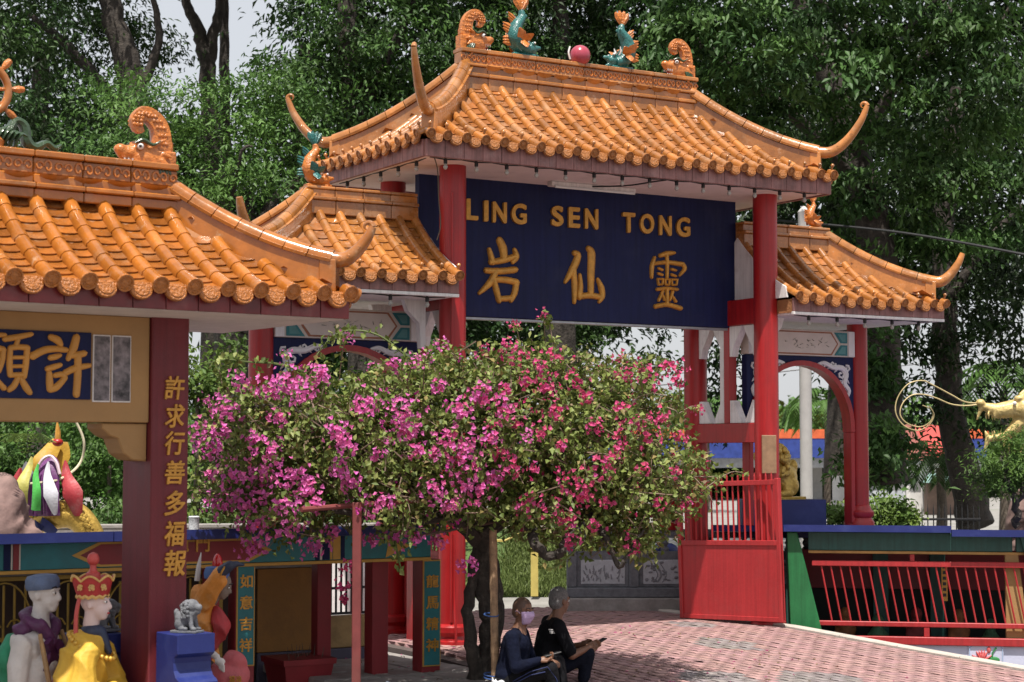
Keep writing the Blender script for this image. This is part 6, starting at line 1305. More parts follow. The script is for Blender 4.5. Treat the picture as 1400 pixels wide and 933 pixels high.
# props
prop = empty('red_prop_frame', at(487, 940, 14.5)); pz = prop.location.copy(); prop.location.z = LOW; tag(prop, 'dull red metal T shaped prop holding up the bougainvillea', 'support')
PRM = mat('faded red metal', (0.19, 0.04, 0.038), 0.6, var=0.2, vscale=8, dirt=(0.16, 0.06, 0.05), damt=0.6)
zt_ = at(487, 687, 14.5).z - LOW
MB().cbox((-0.035, -0.035, 0), (0.035, 0.035, zt_), 0.006).build('upright', PRM, prop, M=RZ(-YAW))
A_, B_ = at(412, 697, 14.3), at(572, 684, 15.0); o_ = Vector((pz.x, pz.y, LOW))
MB().tube([A_-o_, B_-o_], 0.022, 8).build('crossbar', PRM, prop)
A_, B_ = at(560, 735, 15.0), at(690, 712, 15.6); MB().tube([A_-o_, B_-o_], 0.012, 6).build('brace_rod', mat('rusty rod', (0.09, 0.05, 0.04), 0.8), prop)
bam = empty('bamboo_prop', cl((676-700)/F_PX*15.3, 15.3, 0.03)); tag(bam, 'weathered bamboo pole tied upright against the bougainvillea trunk', 'pole'); o_ = Vector(bam.location)
b = MB(); pts = [at(677-3*t, 930-205*t, 15.3) - o_ for t in np.linspace(0, 1, 15)]; b.tube(pts, [0.033 if i % 3 else 0.037 for i in range(15)], 10); b.build('bamboo_stem', mat('weathered bamboo', (0.30, 0.19, 0.11), 0.8, var=0.35, vscale=14, bump=0.4, bscale=30, dirt=(0.10, 0.06, 0.04), dscale=12, damt=0.8), bam, True)
for z_ in (0.1, 0.125, 0.62): MB().tube([(0.06*math.cos(a)-0.03, 0.06*math.sin(a), z_+0.01*math.sin(a)) for a in np.linspace(0, 6.28, 13)], 0.006, 5).build('blue_twine', mat('blue twine', (0.03, 0.08, 0.25), 0.7), bam)
bagp = at(681, 930, 15.0); bag = sculpt([('e', (0, 0, 0.035), (0.07, 0.05, 0.05)), ('e', (0.03, 0, 0.045), (0.04, 0.045, 0.05)), ('c', (-0.04, 0, 0.06), 0.02, (-0.055, 0, 0.12), 0.006), ('c', (-0.03, 0.01, 0.07), 0.018, (-0.015, 0.01, 0.10), 0.006), ('e', (0.07, 0, 0.02), (0.05, 0.05, 0.03))], 0.008, 1, 'plastic_bag', mat('white plastic film', (0.75, 0.77, 0.8), 0.35, var=0.1, bump=0.8, bscale=45, trans=0.2))
n = 260; lx = rng.uniform(-1.3, 2.6, n); ly = rng.uniform(-4.0, 0.6, n); keep = (lx > -0.4); lz = np.array([zp(float(y_)) + 0.006 if x_ > -0.5 else 0.06 for x_, y_ in zip(lx, ly)])
V, Tr, K = leaf_arrays(np.stack([lx, ly, lz], 1), rng.normal(size=(n, 3))*np.array((1, 1, .1)), np.array((0, 0, 1.)) + rng.normal(0, .25, (n, 3)), rng.uniform(.02, .05, n), rng.uniform(.015, .03, n), np.where(rng.random((n, 1)) < .45, np.array((0.5, 0.09, 0.24)), np.array((0.22, 0.17, 0.07)))*rng.uniform(.7, 1.1, (n, 1)))
tag(tri_mesh('fallen_petals', V, Tr, PETAL, K), 'fallen pink petals and dry leaves scattered on the paving', 'petals', kind='stuff')
bag.location = (bagp.x, bagp.y, 0.05); tag(bag, 'crumpled white plastic bag on the stone bed beside the seated man', 'bag')
# ------------------------------------------------------------------ two men sitting on the low stone edge
def person(name, label, loc, yaw, P, shirt, trousers, hair, head_yaw, head_pitch, sleeves, mask=None, lean=0.0):
    """P: joint positions, local x forward, y left, z up from the ground under the seat"""
    e = empty(name, loc, yaw); e.scale = (0.95, 0.95, 0.95); tag(e, label, 'person', 'men sitting on the stone edge')
    V_ = {k: Vector(v) for k, v in P.items() if k != 'curl'}
    pr_ = []
    hip, ch, nk, hd = V_['hip'], V_['chest'], V_['neck'], V_['head']
    Hm = T(*hd) @ RZ(head_yaw) @ RY(head_pitch)
    hp = []
    for p in head_prims(0.93):
        if p[0] == 'e': hp.append(('e', tuple(Hm @ Vector(p[1])), p[2], Hm.to_3x3().to_4x4()))
        else: hp.append(('c', tuple(Hm @ Vector(p[1])), p[2], tuple(Hm @ Vector(p[3])), p[4]))
    pr_ += hp + [('c', nk, 0.055, hd + Vector((0, 0, -0.08)), 0.052)]
    for s in ('l', 'r'):
        sh, el, wr = V_['sh_'+s], V_['el_'+s], V_['wr_'+s]; tip = V_['hand_'+s]
        pr_ += [('c', sh, 0.05, el, 0.04), ('c', el, 0.042, wr, 0.027)]
        d = (tip-wr).normalized(); side = Vector(P['palm_'+s]).normalized(); side = (side - d*side.dot(d)).normalized(); nrm = d.cross(side)
        pal = wr + d*0.045
        pr_ += [('c', wr, 0.025, wr + d*0.03, 0.03)]
        for k in range(4):
            a = pal + side*(-0.03+0.02*k) + d*0.03; L = (0.036, 0.042, 0.038, 0.03)[k]; cu = P.get('curl', 0.6)
            pr_ += [('c', wr + side*(-0.02+0.014*k), 0.016, a, 0.0125), ('c', a, 0.011, a + (d*0.85 + nrm*cu).normalized()*L, 0.0095), ('c', a + (d*0.85 + nrm*cu).normalized()*L, 0.0095, a + (d*0.85 + nrm*cu).normalized()*L + (d*0.2 + nrm).normalized()*L*0.75, 0.008)]
        th = wr + side*-0.03 + d*0.015
        pr_ += [('c', th, 0.015, th - side*0.02 + d*0.03, 0.012), ('c', th - side*0.02 + d*0.03, 0.011, th - side*0.012 + d*0.06 + nrm*0.02, 0.009)]
        kn, an, to = V_['kn_'+s], V_['an_'+s], V_['toe_'+s]; hj = V_['hj_'+s]
        pr_ += [('c', hj, 0.075, kn, 0.05), ('c', kn, 0.05, an, 0.034), ('c', an, 0.034, an + Vector((0, 0, -0.045)), 0.032), ('c', an + Vector((-0.02, 0, -0.055)), 0.028, to, 0.024)]
    pr_ += [('c', hip, 0.12, ch, 0.12), ('c', ch, 0.12, nk, 0.06)]
    body = sculpt(pr_, 0.0075, 2, 'body', SKIN, e)
    # shirt and trousers over the body
    sp_ = [('e', hip + Vector((0, 0, 0.03)), (0.14, 0.17, 0.11)), ('c', hip + Vector((0, 0, 0.05)), 0.14, hip.lerp(ch, .55), 0.135), ('c', hip.lerp(ch, .55), 0.135, ch, 0.135), ('c', ch, 0.115, nk + (nk-hd)*0.25, 0.068), ('c', V_['sh_l'], 0.068, V_['sh_r'], 0.068), ('e', ch, (0.125, 0.175, 0.13))]
    for s in ('l', 'r'):
        sh, el, wr = V_['sh_'+s], V_['el_'+s], V_['wr_'+s]
        sp_ += [('c', sh, 0.07, sh.lerp(el, 0.6), 0.06)]
        sp_ += [('c', sh.lerp(el, .6), 0.06, el, 0.055), ('c', el, 0.055, wr.lerp(el, 0.06), 0.038)] if sleeves else [('c', sh.lerp(el, .5), 0.062, sh.lerp(el, 0.85), 0.064)]
    so = sculpt(sp_, 0.010, 2, 'shirt', shirt, e)
    tp = [('e', hip + Vector((0, 0, -0.01)), (0.15, 0.175, 0.10))]
    for s in ('l', 'r'):
        hj, kn, an = V_['hj_'+s], V_['kn_'+s], V_['an_'+s]
        tp += [('c', hj, 0.095, kn, 0.07), ('c', kn, 0.07, kn.lerp(an, .5), 0.062), ('c', kn.lerp(an, .5), 0.062, an.lerp(kn, 0.12), 0.055)]
        sole = MB().ell((0, 0, 0), (0.125, 0.045, 0.016), 14, 6).build('sandal', mat('dark sandal', (0.04, 0.03, 0.03), 0.7), e, True)
        t_ = (V_['toe_'+s] - V_['an_'+s]); c_ = V_['an_'+s].lerp(V_['toe_'+s], .5); sole.matrix_local = T(c_.x+0.01, c_.y, V_['toe_'+s].z-0.022) @ RZ(math.atan2(t_.y, t_.x))
        MB().tube([(0.03, -0.04, 0), (0.03, -0.03, 0.045), (0.03, 0.0, 0.058), (0.03, 0.03, 0.045), (0.03, 0.04, 0)], 0.008, 6, sq=1.6).build('sandal_strap', mat('dark sandal', (0.04, 0.03, 0.03)), sole, True)
    to_ = sculpt(tp, 0.011, 2, 'trousers', trousers, e)
    # face and hair
    hm = empty('face', parent=e); hm.matrix_local = Hm
    face(hm, 0.93, lips=False)
    if hair:
        hh = sculpt([('e', (-0.02, 0, 0.034), (0.10, 0.079, 0.095)), ('e', (-0.045, 0, -0.02), (0.07, 0.074, 0.07))], 0.009, 1, 'hair', hair, e, Hm)
        co = [v for v in hh.data.vertices]
    else:
        hh = sculpt([('e', (-0.016, 0, 0.028), (0.0975, 0.0765, 0.0945)), ('e', (-0.045, 0, -0.012), (0.064, 0.0735, 0.064))], 0.009, 1, 'hair', mat('shaved scalp', (0.085, 0.048, 0.032), 0.5, var=0.15, vscale=60), e, Hm)
    bm = bmesh.new(); bm.from_mesh(hh.data)
    bmesh.ops.delete(bm, geom=[v for v in bm.verts if v.co.x > 0.055 - 0.0 and v.co.z < 0.075 or v.co.x > 0.035 and v.co.z < 0.035 or v.co.x > 0.0 and v.co.z < 0.0], context='VERTS'); bm.to_mesh(hh.data); bm.free()
    if mask:
        mk = MB(); vs = []; fs = []; nu, nv = 9, 6
        for i in range(nv+1):
            t = i/nv; z = 0.0 - 0.115*t
            for j in range(nu+1):
                a = (-1+2*j/nu)*1.25; bulge = 0.012*math.cos(a)*math.sin(math.pi*min(1, t*1.1)) + 0.018*max(0, 1-abs(t-0.3)*3)*math.cos(a)**4
                w = 0.075 - 0.03*t*t; vs.append((0.008 + 0.085*math.cos(a)*(1-0.25*t*t) + bulge + 0.004, w*math.sin(a)*1.02, z + 0.012*math.cos(a)))
        for i in range(nv):
            for j in range(nu): q = i*(nu+1)+j; fs.append((q, q+1, q+nu+2, q+nu+1))
        mk.add(vs, fs); mo = mk.build('face_mask', mask, hm, True); md = mo.modifiers.new('t', 'SOLIDIFY'); md.thickness = 0.003
        for sg in (-1, 1): MB().tube([(0.03, sg*0.075, -0.012), (0.0, sg*0.083, 0.008), (-0.022, sg*0.083, 0.0)], 0.002, 4).build('mask_loop', mask, mo)
    return e, body, so
NAVYC = mat('navy cotton', (0.006, 0.008, 0.020), 0.95, spec=0.1, var=0.25, vscale=14, bump=0.5, bscale=22)  # cloth colours of both men darkened to stand in for deep tree shade
BLACKC = mat('black cotton', (0.008, 0.008, 0.010), 0.95, spec=0.1, var=0.25, vscale=14, bump=0.5, bscale=22)
BLACKT = mat('black track fabric', (0.008, 0.008, 0.010), 0.85, spec=0.15, var=0.25, vscale=12, bump=0.6, bscale=18)
DENIM = mat('dark blue denim', (0.008, 0.010, 0.018), 0.95, spec=0.1, var=0.25, vscale=12, bump=0.5, bscale=24)
d1_ = 15.25; L1 = at(698, 930, d1_); z0_ = 0.03
e1, b1_, s1_ = person('person', 'shaven headed man in navy long sleeved shirt and mauve mask holding a phone', (L1.x, L1.y, z0_), -YAW - R(12), dict(
    hip=(0.0, 0, 0.10), chest=(0.05, 0, 0.40), neck=(0.08, 0, 0.55), head=(0.115, 0.0, 0.69), sh_l=(0.06, 0.185, 0.475), sh_r=(0.05, -0.185, 0.475),
    el_r=(0.10, -0.25, 0.225), wr_r=(0.30, -0.17, 0.285), hand_r=(0.42, -0.12, 0.31), palm_r=(0.2, 0.9, 0.35), el_l=(0.14, 0.24, 0.22), wr_l=(0.33, 0.06, 0.255), hand_l=(0.43, 0.0, 0.26), palm_l=(-0.2, -0.9, 0.3), curl=0.5,
    hj_l=(0.03, 0.09, 0.09), hj_r=(0.03, -0.09, 0.09), kn_l=(0.40, 0.10, 0.24), kn_r=(0.38, -0.13, 0.21), an_l=(0.46, 0.06, -0.0), an_r=(0.42, -0.10, -0.01), toe_l=(0.62, 0.05, -0.05), toe_r=(0.57, -0.12, -0.05)),
    NAVYC, BLACKT, None, R(-28), R(6), True, mask=mat('mauve paper mask', (0.50, 0.36, 0.58), 0.8, var=0.08, vscale=30, bump=0.3, bscale=60))
b = MB(); b.tube([(0.06, -0.19, 0.10), (0.22, -0.215, 0.19), (0.37, -0.205, 0.235), (0.44, -0.165, 0.13), (0.47, -0.15, 0.02)], 0.004, 5); b.tube([(0.06, -0.188, 0.075), (0.22, -0.205, 0.16), (0.35, -0.2, 0.19)], 0.005, 5)
b.build('trouser_stripe', mat('blue piping', (0.012, 0.022, 0.10), 0.7), e1)
ph = MB().cbox((-0.075, -0.036, -0.005), (0.075, 0.036, 0.005), 0.003).build('phone', BLACKM); tag(ph, 'dark phone in the hand of the man with the mauve mask', 'phone', 'phones in the hands of the men')
ph.matrix_world = T(L1.x, L1.y, z0_) @ RZ(-YAW-R(12)) @ Matrix.Scale(0.95, 4) @ T(0.395, -0.11, 0.335) @ RZ(R(25)) @ RY(R(-14))
d2_ = 15.75; L2 = at(744, 930, d2_)
e2, b2_, s2_ = person('person', 'grey haired man in black t-shirt seen from behind looking away to the right', (L2.x, L2.y, z0_+0.02), -YAW + R(14), dict(
    hip=(0.0, 0, 0.10), chest=(0.07, 0, 0.42), neck=(0.115, 0, 0.575), head=(0.15, 0.0, 0.715), sh_l=(0.09, 0.19, 0.50), sh_r=(0.08, -0.19, 0.50),
    el_r=(0.19, -0.25, 0.245), wr_r=(0.37, -0.16, 0.30), hand_r=(0.47, -0.10, 0.325), palm_r=(0.1, 0.5, 0.85), el_l=(0.22, 0.2, 0.25), wr_l=(0.38, 0.03, 0.31), hand_l=(0.47, -0.03, 0.335), palm_l=(0.1, -0.5, 0.85), curl=0.8,
    hj_l=(0.03, 0.09, 0.09), hj_r=(0.03, -0.09, 0.09), kn_l=(0.40, 0.12, 0.25), kn_r=(0.37, -0.14, 0.245), an_l=(0.42, 0.10, -0.01), an_r=(0.33, -0.12, -0.01), toe_l=(0.58, 0.11, -0.05), toe_r=(0.50, -0.16, -0.05)),
    BLACKC, DENIM, mat('short grey hair', (0.16, 0.155, 0.155), 0.85, var=0.4, vscale=70, bump=0.6, bscale=140), R(22), R(6), False)
for k_, (w_, z_) in enumerate(((0.075, 0.485), (0.055, 0.47), (0.05, 0.455))):
    MB().box((-w_/2, -0.001, -0.0035), (w_/2, 0.001, 0.0035)).build('shirt_print', WHITE, e2, M=T(0.02, -0.215, z_-0.01) @ RZ(R(-30)) @ RX(R(-20)))
ph = MB().cbox((-0.07, -0.034, -0.005), (0.07, 0.034, 0.005), 0.003).build('phone', BLACKM); tag(ph, 'dark phone held out by the grey haired man', 'phone', 'phones in the hands of the men')
ph.matrix_world = T(L2.x, L2.y, z0_+0.02) @ RZ(-YAW+R(14)) @ Matrix.Scale(0.95, 4) @ T(0.50, -0.085, 0.345) @ RZ(R(20)) @ RY(R(-22))
# ------------------------------------------------------------------ background trees
rng = np.random.default_rng(23)
def foliage(blobs, o, leafL, leafW, pal, per=55, dens=11.0, sub=0.36, droop=0.5, flat=0.6, core=0.25):
    """leaf clumps through the volume of ellipsoids (px, py, d, half width, half height, half depth)"""
    C_ = []; A_ = []; N_ = []; K_ = []
    Rt, Fw, Upv = np.array(RGT), np.array(FWD), np.array(UP); o = np.array(o)
    for bl in blobs:
        px, py, d, rx, rz = bl[:5]; ry = bl[5] if len(bl) > 5 else rx*0.8
        c = np.array(at(px, py, d)) - o; k = max(3, int(dens*rx*rz + 4))
        v = rng.normal(size=(k, 3)); v /= np.linalg.norm(v, axis=1, keepdims=True); r = rng.uniform(core, 1.0, k)**0.6
        q = v*np.array((rx, ry, rz))*r[:, None]; cc = c + q[:, :1]*Rt + q[:, 1:2]*Fw + q[:, 2:3]*Upv
        for i in range(k):
            n = int(per*rng.uniform(0.6, 1.4)); s = sub*rng.uniform(0.7, 1.35)
            tone = rng.uniform(0.75, 1.25); base = pal[rng.integers(len(pal))]
            outd = v[i, 0]*Rt + v[i, 1]*Fw; outd /= (np.linalg.norm(outd)+1e-6)
            # a flattened, drooping spray
            e = rng.normal(size=(n, 3))*np.array((1, 1, flat))*s*0.6; side = np.cross(outd, Upv); along = e[:, 0]
            p = cc[i] + along[:, None]*outd*1.25 + e[:, 1:2]*side*0.9 + (e[:, 2:3] - droop*np.maximum(0, along)[:, None]*0.7)*Upv
            C_.append(p); A_.append(outd*0.6 - Upv*droop + rng.normal(0, .55, (n, 3))); N_.append(Upv*0.9 + outd*0.35 - Fw*0.15 + rng.normal(0, .42, (n, 3))); K_.append(base*tone*rng.uniform(0.82, 1.2, (n, 1)))
    C_ = np.concatenate(C_); A_ = np.concatenate(A_); N_ = np.concatenate(N_); K_ = np.concatenate(K_); n = len(C_)
    return leaf_arrays(C_, A_, N_, leafL*rng.uniform(0.7, 1.3, n), leafW*rng.uniform(0.75, 1.25, n), K_)
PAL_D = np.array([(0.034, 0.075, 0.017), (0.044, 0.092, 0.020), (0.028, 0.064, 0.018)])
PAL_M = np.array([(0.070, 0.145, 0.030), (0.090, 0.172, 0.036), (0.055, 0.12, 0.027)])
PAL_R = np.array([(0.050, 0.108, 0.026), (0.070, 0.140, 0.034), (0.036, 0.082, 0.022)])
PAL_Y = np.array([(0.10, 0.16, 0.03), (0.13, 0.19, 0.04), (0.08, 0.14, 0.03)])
def tree(name, label, base, trunks, blobs, L=0.11, W=0.045, pal=PAL_D, bark=None, group='trees behind the gate', **kw):
    e = empty(name, base); tag(e, label, 'tree', group); o = Vector(base)
    for pts, rad in trunks:
        b = MB(); c = crom([at(*p) - o for p in pts], 6); rr = random.Random(int(pts[0][0]))
        for i in range(1, len(c)-1): c[i] = c[i] + Vector((rr.uniform(-.03, .03), rr.uniform(-.03, .03), 0))
        b.tube(c, lerps(rad, len(c)), 10); b.build('trunk' if rad[0] > 0.1 else 'limb', bark or BARK_D, e, True)
    V, Tr, K = foliage(blobs, o, L, W, pal, **kw)
    tag(tri_mesh('crown', V, Tr, LEAF, K, e), kind='stuff'); return e
def gnd(px, d): p = at(px, 650, d); return (p.x, p.y, 0.06)
tree('rain_tree', 'dark leaning tree with grey trunk at upper left behind the pavilion roof', gnd(190, 31),
     [(((225, 640, 31), (200, 300, 31), (180, 110, 31), (155, 30, 31), (140, -80, 31)), (0.34, 0.3, 0.24, 0.2, 0.15)), (((195, 200, 31), (140, 120, 31), (90, 60, 31), (40, 20, 31)), (0.15, 0.11, 0.08, 0.04)), (((185, 140, 31), (215, 60, 31), (205, -20, 31)), (0.1, 0.07, 0.04))],
     [(20, 20, 31, 1.8, 1.3), (100, 10, 32, 1.5, 1.0), (40, 110, 30.5, 1.5, 1.0), (20, 190, 30, 1.3, .9), (120, 130, 32, .9, .7), (95, 200, 31, 1.0, .8), (175, 20, 32, .6, .7), (60, -110, 31, 3.0, 1.6), (200, -110, 31, 2.2, 1.2), (-80, 60, 30, 2.0, 2.4), (150, 230, 32, 1.1, .7), (60, 270, 30, 1.4, .7), (-30, 330, 29, 1.2, .8)], L=0.125, W=0.046, dens=13, per=70)
tree('forked_tree', 'slim tree with dark forked trunk against the white sky at upper left', gnd(285, 34),
     [(((292, 660, 34), (290, 300, 34), (284, 110, 34), (272, 45, 34), (255, 5, 34), (240, -60, 34)), (0.24, 0.2, 0.16, 0.12, 0.09, 0.06)), (((284, 100, 34), (292, 50, 34), (300, 10, 34), (302, -60, 34)), (0.13, 0.11, 0.09, 0.06)), (((312, 640, 35), (310, 300, 35), (308, 90, 35), (306, -40, 35)), (0.13, 0.12, 0.1, 0.07))],
     [(300, -70, 34, 2.2, .45), (222, 70, 33, .45, .4), (290, -140, 34, 3.5, 1.0)], L=0.12, W=0.045, dens=17)
tree('sunlit_tree', 'broad sunlit mid green tree between pavilion roof and gate', gnd(320, 25.5),
     [(((330, 650, 25.5), (315, 500, 25.5), (322, 440, 25.5), (340, 360, 25.5), (335, 260, 25.5)), (0.30, 0.26, 0.24, 0.18, 0.1)), (((330, 400, 25.5), (290, 320, 25.3), (240, 250, 25.2), (190, 215, 25.2)), (0.13, 0.09, 0.06, 0.03)), (((338, 330, 25.5), (380, 270, 25.5), (440, 220, 26)), (0.1, 0.07, 0.03)), (((300, 340, 25.4), (330, 215, 24.6), (345, 200, 24.6)), (0.04, 0.025, 0.012))],
     [(170, 170, 25, .95, .6), (235, 165, 25.3, .95, .75), (310, 150, 25.3, .9, .6), (150, 225, 25, .8, .5), (215, 235, 25, 1.0, .7), (290, 225, 25, 1.1, .8), (370, 190, 25.6, 1.0, .8), (365, 270, 25.2, 1.1, .8), (290, 300, 25, 1.1, .55), (430, 260, 26, .9, .8), (420, 170, 26, .8, .7), (180, 125, 26.5, .5, .35), (380, 110, 26, .8, .5), (450, 340, 26.5, 1.0, .7), (360, 340, 26, .9, .5), (360, 130, 27, .5, .35)], L=0.10, W=0.036, pal=PAL_M, dens=21, per=62, sub=0.30, droop=0.25)
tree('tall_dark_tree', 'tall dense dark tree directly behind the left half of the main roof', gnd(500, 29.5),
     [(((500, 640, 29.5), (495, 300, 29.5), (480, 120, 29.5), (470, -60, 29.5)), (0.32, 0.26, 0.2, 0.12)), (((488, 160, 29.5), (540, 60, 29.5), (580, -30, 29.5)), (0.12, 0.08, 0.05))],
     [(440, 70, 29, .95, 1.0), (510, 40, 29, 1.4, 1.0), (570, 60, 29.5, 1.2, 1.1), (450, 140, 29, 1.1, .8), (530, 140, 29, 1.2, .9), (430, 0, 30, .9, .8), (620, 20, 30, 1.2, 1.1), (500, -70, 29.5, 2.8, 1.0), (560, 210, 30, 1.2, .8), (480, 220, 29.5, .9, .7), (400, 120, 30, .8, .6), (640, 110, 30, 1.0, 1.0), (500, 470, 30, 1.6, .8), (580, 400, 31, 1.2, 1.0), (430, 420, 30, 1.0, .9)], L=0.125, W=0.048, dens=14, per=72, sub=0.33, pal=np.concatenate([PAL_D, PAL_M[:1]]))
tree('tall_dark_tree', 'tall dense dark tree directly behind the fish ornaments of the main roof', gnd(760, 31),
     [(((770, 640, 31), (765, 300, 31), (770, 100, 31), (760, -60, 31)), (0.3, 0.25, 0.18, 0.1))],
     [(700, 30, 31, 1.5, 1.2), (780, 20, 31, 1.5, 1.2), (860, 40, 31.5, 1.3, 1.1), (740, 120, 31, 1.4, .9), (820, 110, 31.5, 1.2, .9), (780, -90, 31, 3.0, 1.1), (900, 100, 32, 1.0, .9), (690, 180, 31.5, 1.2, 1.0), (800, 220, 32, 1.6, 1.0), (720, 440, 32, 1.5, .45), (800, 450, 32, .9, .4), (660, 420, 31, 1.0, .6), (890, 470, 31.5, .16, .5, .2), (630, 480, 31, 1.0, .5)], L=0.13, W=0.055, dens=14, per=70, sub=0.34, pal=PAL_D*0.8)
tree('weeping_tree', 'huge glossy green tree with drooping sprays filling the upper right', gnd(1150, 26.5),
     [(((1210, 660, 27.5), (1205, 500, 27.5), (1200, 350, 27.5), (1160, 180, 27.5), (1100, 20, 27.5), (1080, -80, 27.5)), (0.36, 0.3, 0.28, 0.22, 0.15, 0.1)), (((1180, 250, 27.3), (1050, 130, 26.8), (960, 60, 26.5), (900, 30, 26.5)), (0.12, 0.08, 0.05, 0.03)), (((1170, 200, 27.3), (1250, 90, 26.8), (1330, 40, 26.5)), (0.1, 0.07, 0.03)), (((1120, 0, 26), (1200, 60, 26), (1290, -10, 26)), (0.03, 0.03, 0.02)), (((1290, 0, 25.6), (1318, 40, 25.5), (1335, 62, 25.5), (1360, 62, 25.5)), (0.03, 0.025, 0.02, 0.012)), (((1380, 10, 25.6), (1345, 60, 25.5)), (0.02, 0.012))],
     [(900, 60, 25, .65, .45), (960, 40, 25, .8, .5), (1030, 30, 25, .9, .5), (1000, 90, 24.6, .8, .45), (1080, 90, 24.6, .8, .5), (930, 130, 25.6, .6, .4), (1010, 160, 25.6, .7, .45), (960, 200, 27.3, .6, .4), (1130, 50, 25, .8, .5), (1200, 40, 25, .8, .5), (1180, 100, 24.6, .8, .4), (1110, 160, 25.4, .8, .45), (1240, 120, 25, .7, .45), (1290, 60, 24.8, .8, .45), (1350, 40, 24.8, .8, .5), (1350, 110, 24.8, .6, .4), (1260, 190, 25.4, .6, .4), (1180, 190, 25.8, .7, .4), (1330, 180, 25.6, .7, .5), (1240, 250, 27.1, .8, .5), (1310, 260, 27.1, .7, .5), (1390, 220, 27.4, .8, .8), (1180, 260, 27.5, .8, .5), (1250, 330, 27.3, .8, .5), (1080, 230, 27.9, .9, .6), (1150, 330, 27.9, .9, .5), (1310, 340, 27.5, .9, .5), (1390, 330, 27.7, .8, .6), (1210, 400, 27.9, .6, .4), (1100, -80, 25.5, 3.2, 1.1), (1330, -80, 25.5, 2.6, 1.1),
      (1180, 470, 26.8, .35, .4, .4), (1205, 520, 26.8, .30, .5, .4), (1190, 580, 26.8, .28, .5, .4), (1215, 620, 26.8, .25, .4, .4), (1170, 520, 27.1, .3, .5, .4), (1180, 650, 26.9, .22, .35, .3)], L=0.15, W=0.060, pal=PAL_R, dens=12, per=84, sub=0.33, droop=0.6, flat=0.4)
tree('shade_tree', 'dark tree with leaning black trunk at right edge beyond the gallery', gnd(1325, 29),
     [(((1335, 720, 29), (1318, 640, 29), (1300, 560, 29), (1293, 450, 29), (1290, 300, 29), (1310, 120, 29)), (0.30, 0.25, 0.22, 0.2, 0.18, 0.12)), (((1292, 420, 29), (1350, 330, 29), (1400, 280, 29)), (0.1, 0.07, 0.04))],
     [(1050, 330, 30, 1.6, 1.0), (1130, 240, 30, 1.8, 1.2), (1250, 260, 30, 1.8, 1.3), (1360, 260, 30, 1.6, 1.3), (1330, 400, 29, 1.0, .6), (1385, 390, 29, .7, .6), (1270, 420, 29, .8, .5), (1400, 150, 30, 1.6, 1.4), (1200, 130, 31, 2.0, 1.3), (1050, 130, 31, 1.8, 1.2), (960, 230, 31, 1.2, .9), (1340, 480, 28.5, .35, .45, .4), (1390, 470, 28.5, .35, .4, .4), (1270, 480, 28.5, .3, .35, .3), (1265, 545, 28.5, .22, .4, .3), (1350, 560, 28.5, .25, .4, .3), (1000, 460, 31, .4, .9, .5), (985, 540, 31, .35, .8, .5), (1105, 470, 31, .5, .4, .4)], L=0.14, W=0.058, dens=13, per=66, pal=PAL_D*0.5)  # leaf colours darkened to stand in for shade behind the front sprays
for i, (px, lab, bl) in enumerate(((60, 'dense far tree filling the gap behind the leftmost trees', [(px, py, 40, 2.0, 1.3, 1.0) for px, py in ((-60, 60), (20, 130), (60, 230), (150, 190), (170, 280), (-40, 320), (100, 330), (20, 20))]),
    (420, 'dense far tree filling the gap left of the main roof', [(px, py, 40, 1.9, 1.3, 1.0) for px, py in ((240, 230), (230, 320), (330, 230), (330, 300), (440, 150), (430, 250), (500, 100), (520, 200), (500, -20), (580, 60), (590, 150), (560, -60), (480, 420), (400, 470), (570, 330))]),
    (760, 'dense far tree filling the gap behind the ridge of the main roof', [(px, py, 40, 1.9, 1.3, 1.0) for px, py in ((650, 60), (660, 170), (730, 30), (730, 140), (810, 60), (820, 170), (890, 60), (890, 170), (760, -60), (870, -60), (650, 430), (720, 420), (770, 430))]),
    (1150, 'dense far tree filling the gap behind the upper right tree', [(px, py, 40, 1.9, 1.3, 1.0) for px, py in ((960, 60), (960, 190), (1040, 90), (1050, 220), (1130, 60), (1130, 170), (1130, 300), (1220, 60), (1230, 170), (1230, 290), (1320, 60), (1320, 170), (1330, 290), (1410, 80), (1410, 200), (1410, 330), (1030, -50), (1200, -50), (1370, -50), (1160, 390), (1060, 340), (1240, 400), (1340, 390))]))):  # leaf colours of these trees are darkened to stand in for canopy shade
    tree('far_tree', lab, gnd(px, 40), [(((px, 650, 40), (px+8, 400, 40), (px-6, 200, 40), (px, 60, 40)), (0.4, 0.32, 0.25, 0.15))], bl + [(px-260+k*65, -190-30*(k % 3), 31+(k % 4)*2.0, 2.0, 1.0, 1.6) for k in range(9)] if px > 380 else bl + [(px-160+k*55, -190, 33, 1.8, 0.8, 1.5) for k in range(4)], L=0.26, W=0.12, pal=PAL_D*0.32, dens=7, per=44, sub=0.55, droop=0.4)  # clumps above the view are added to cast shade on the trees below
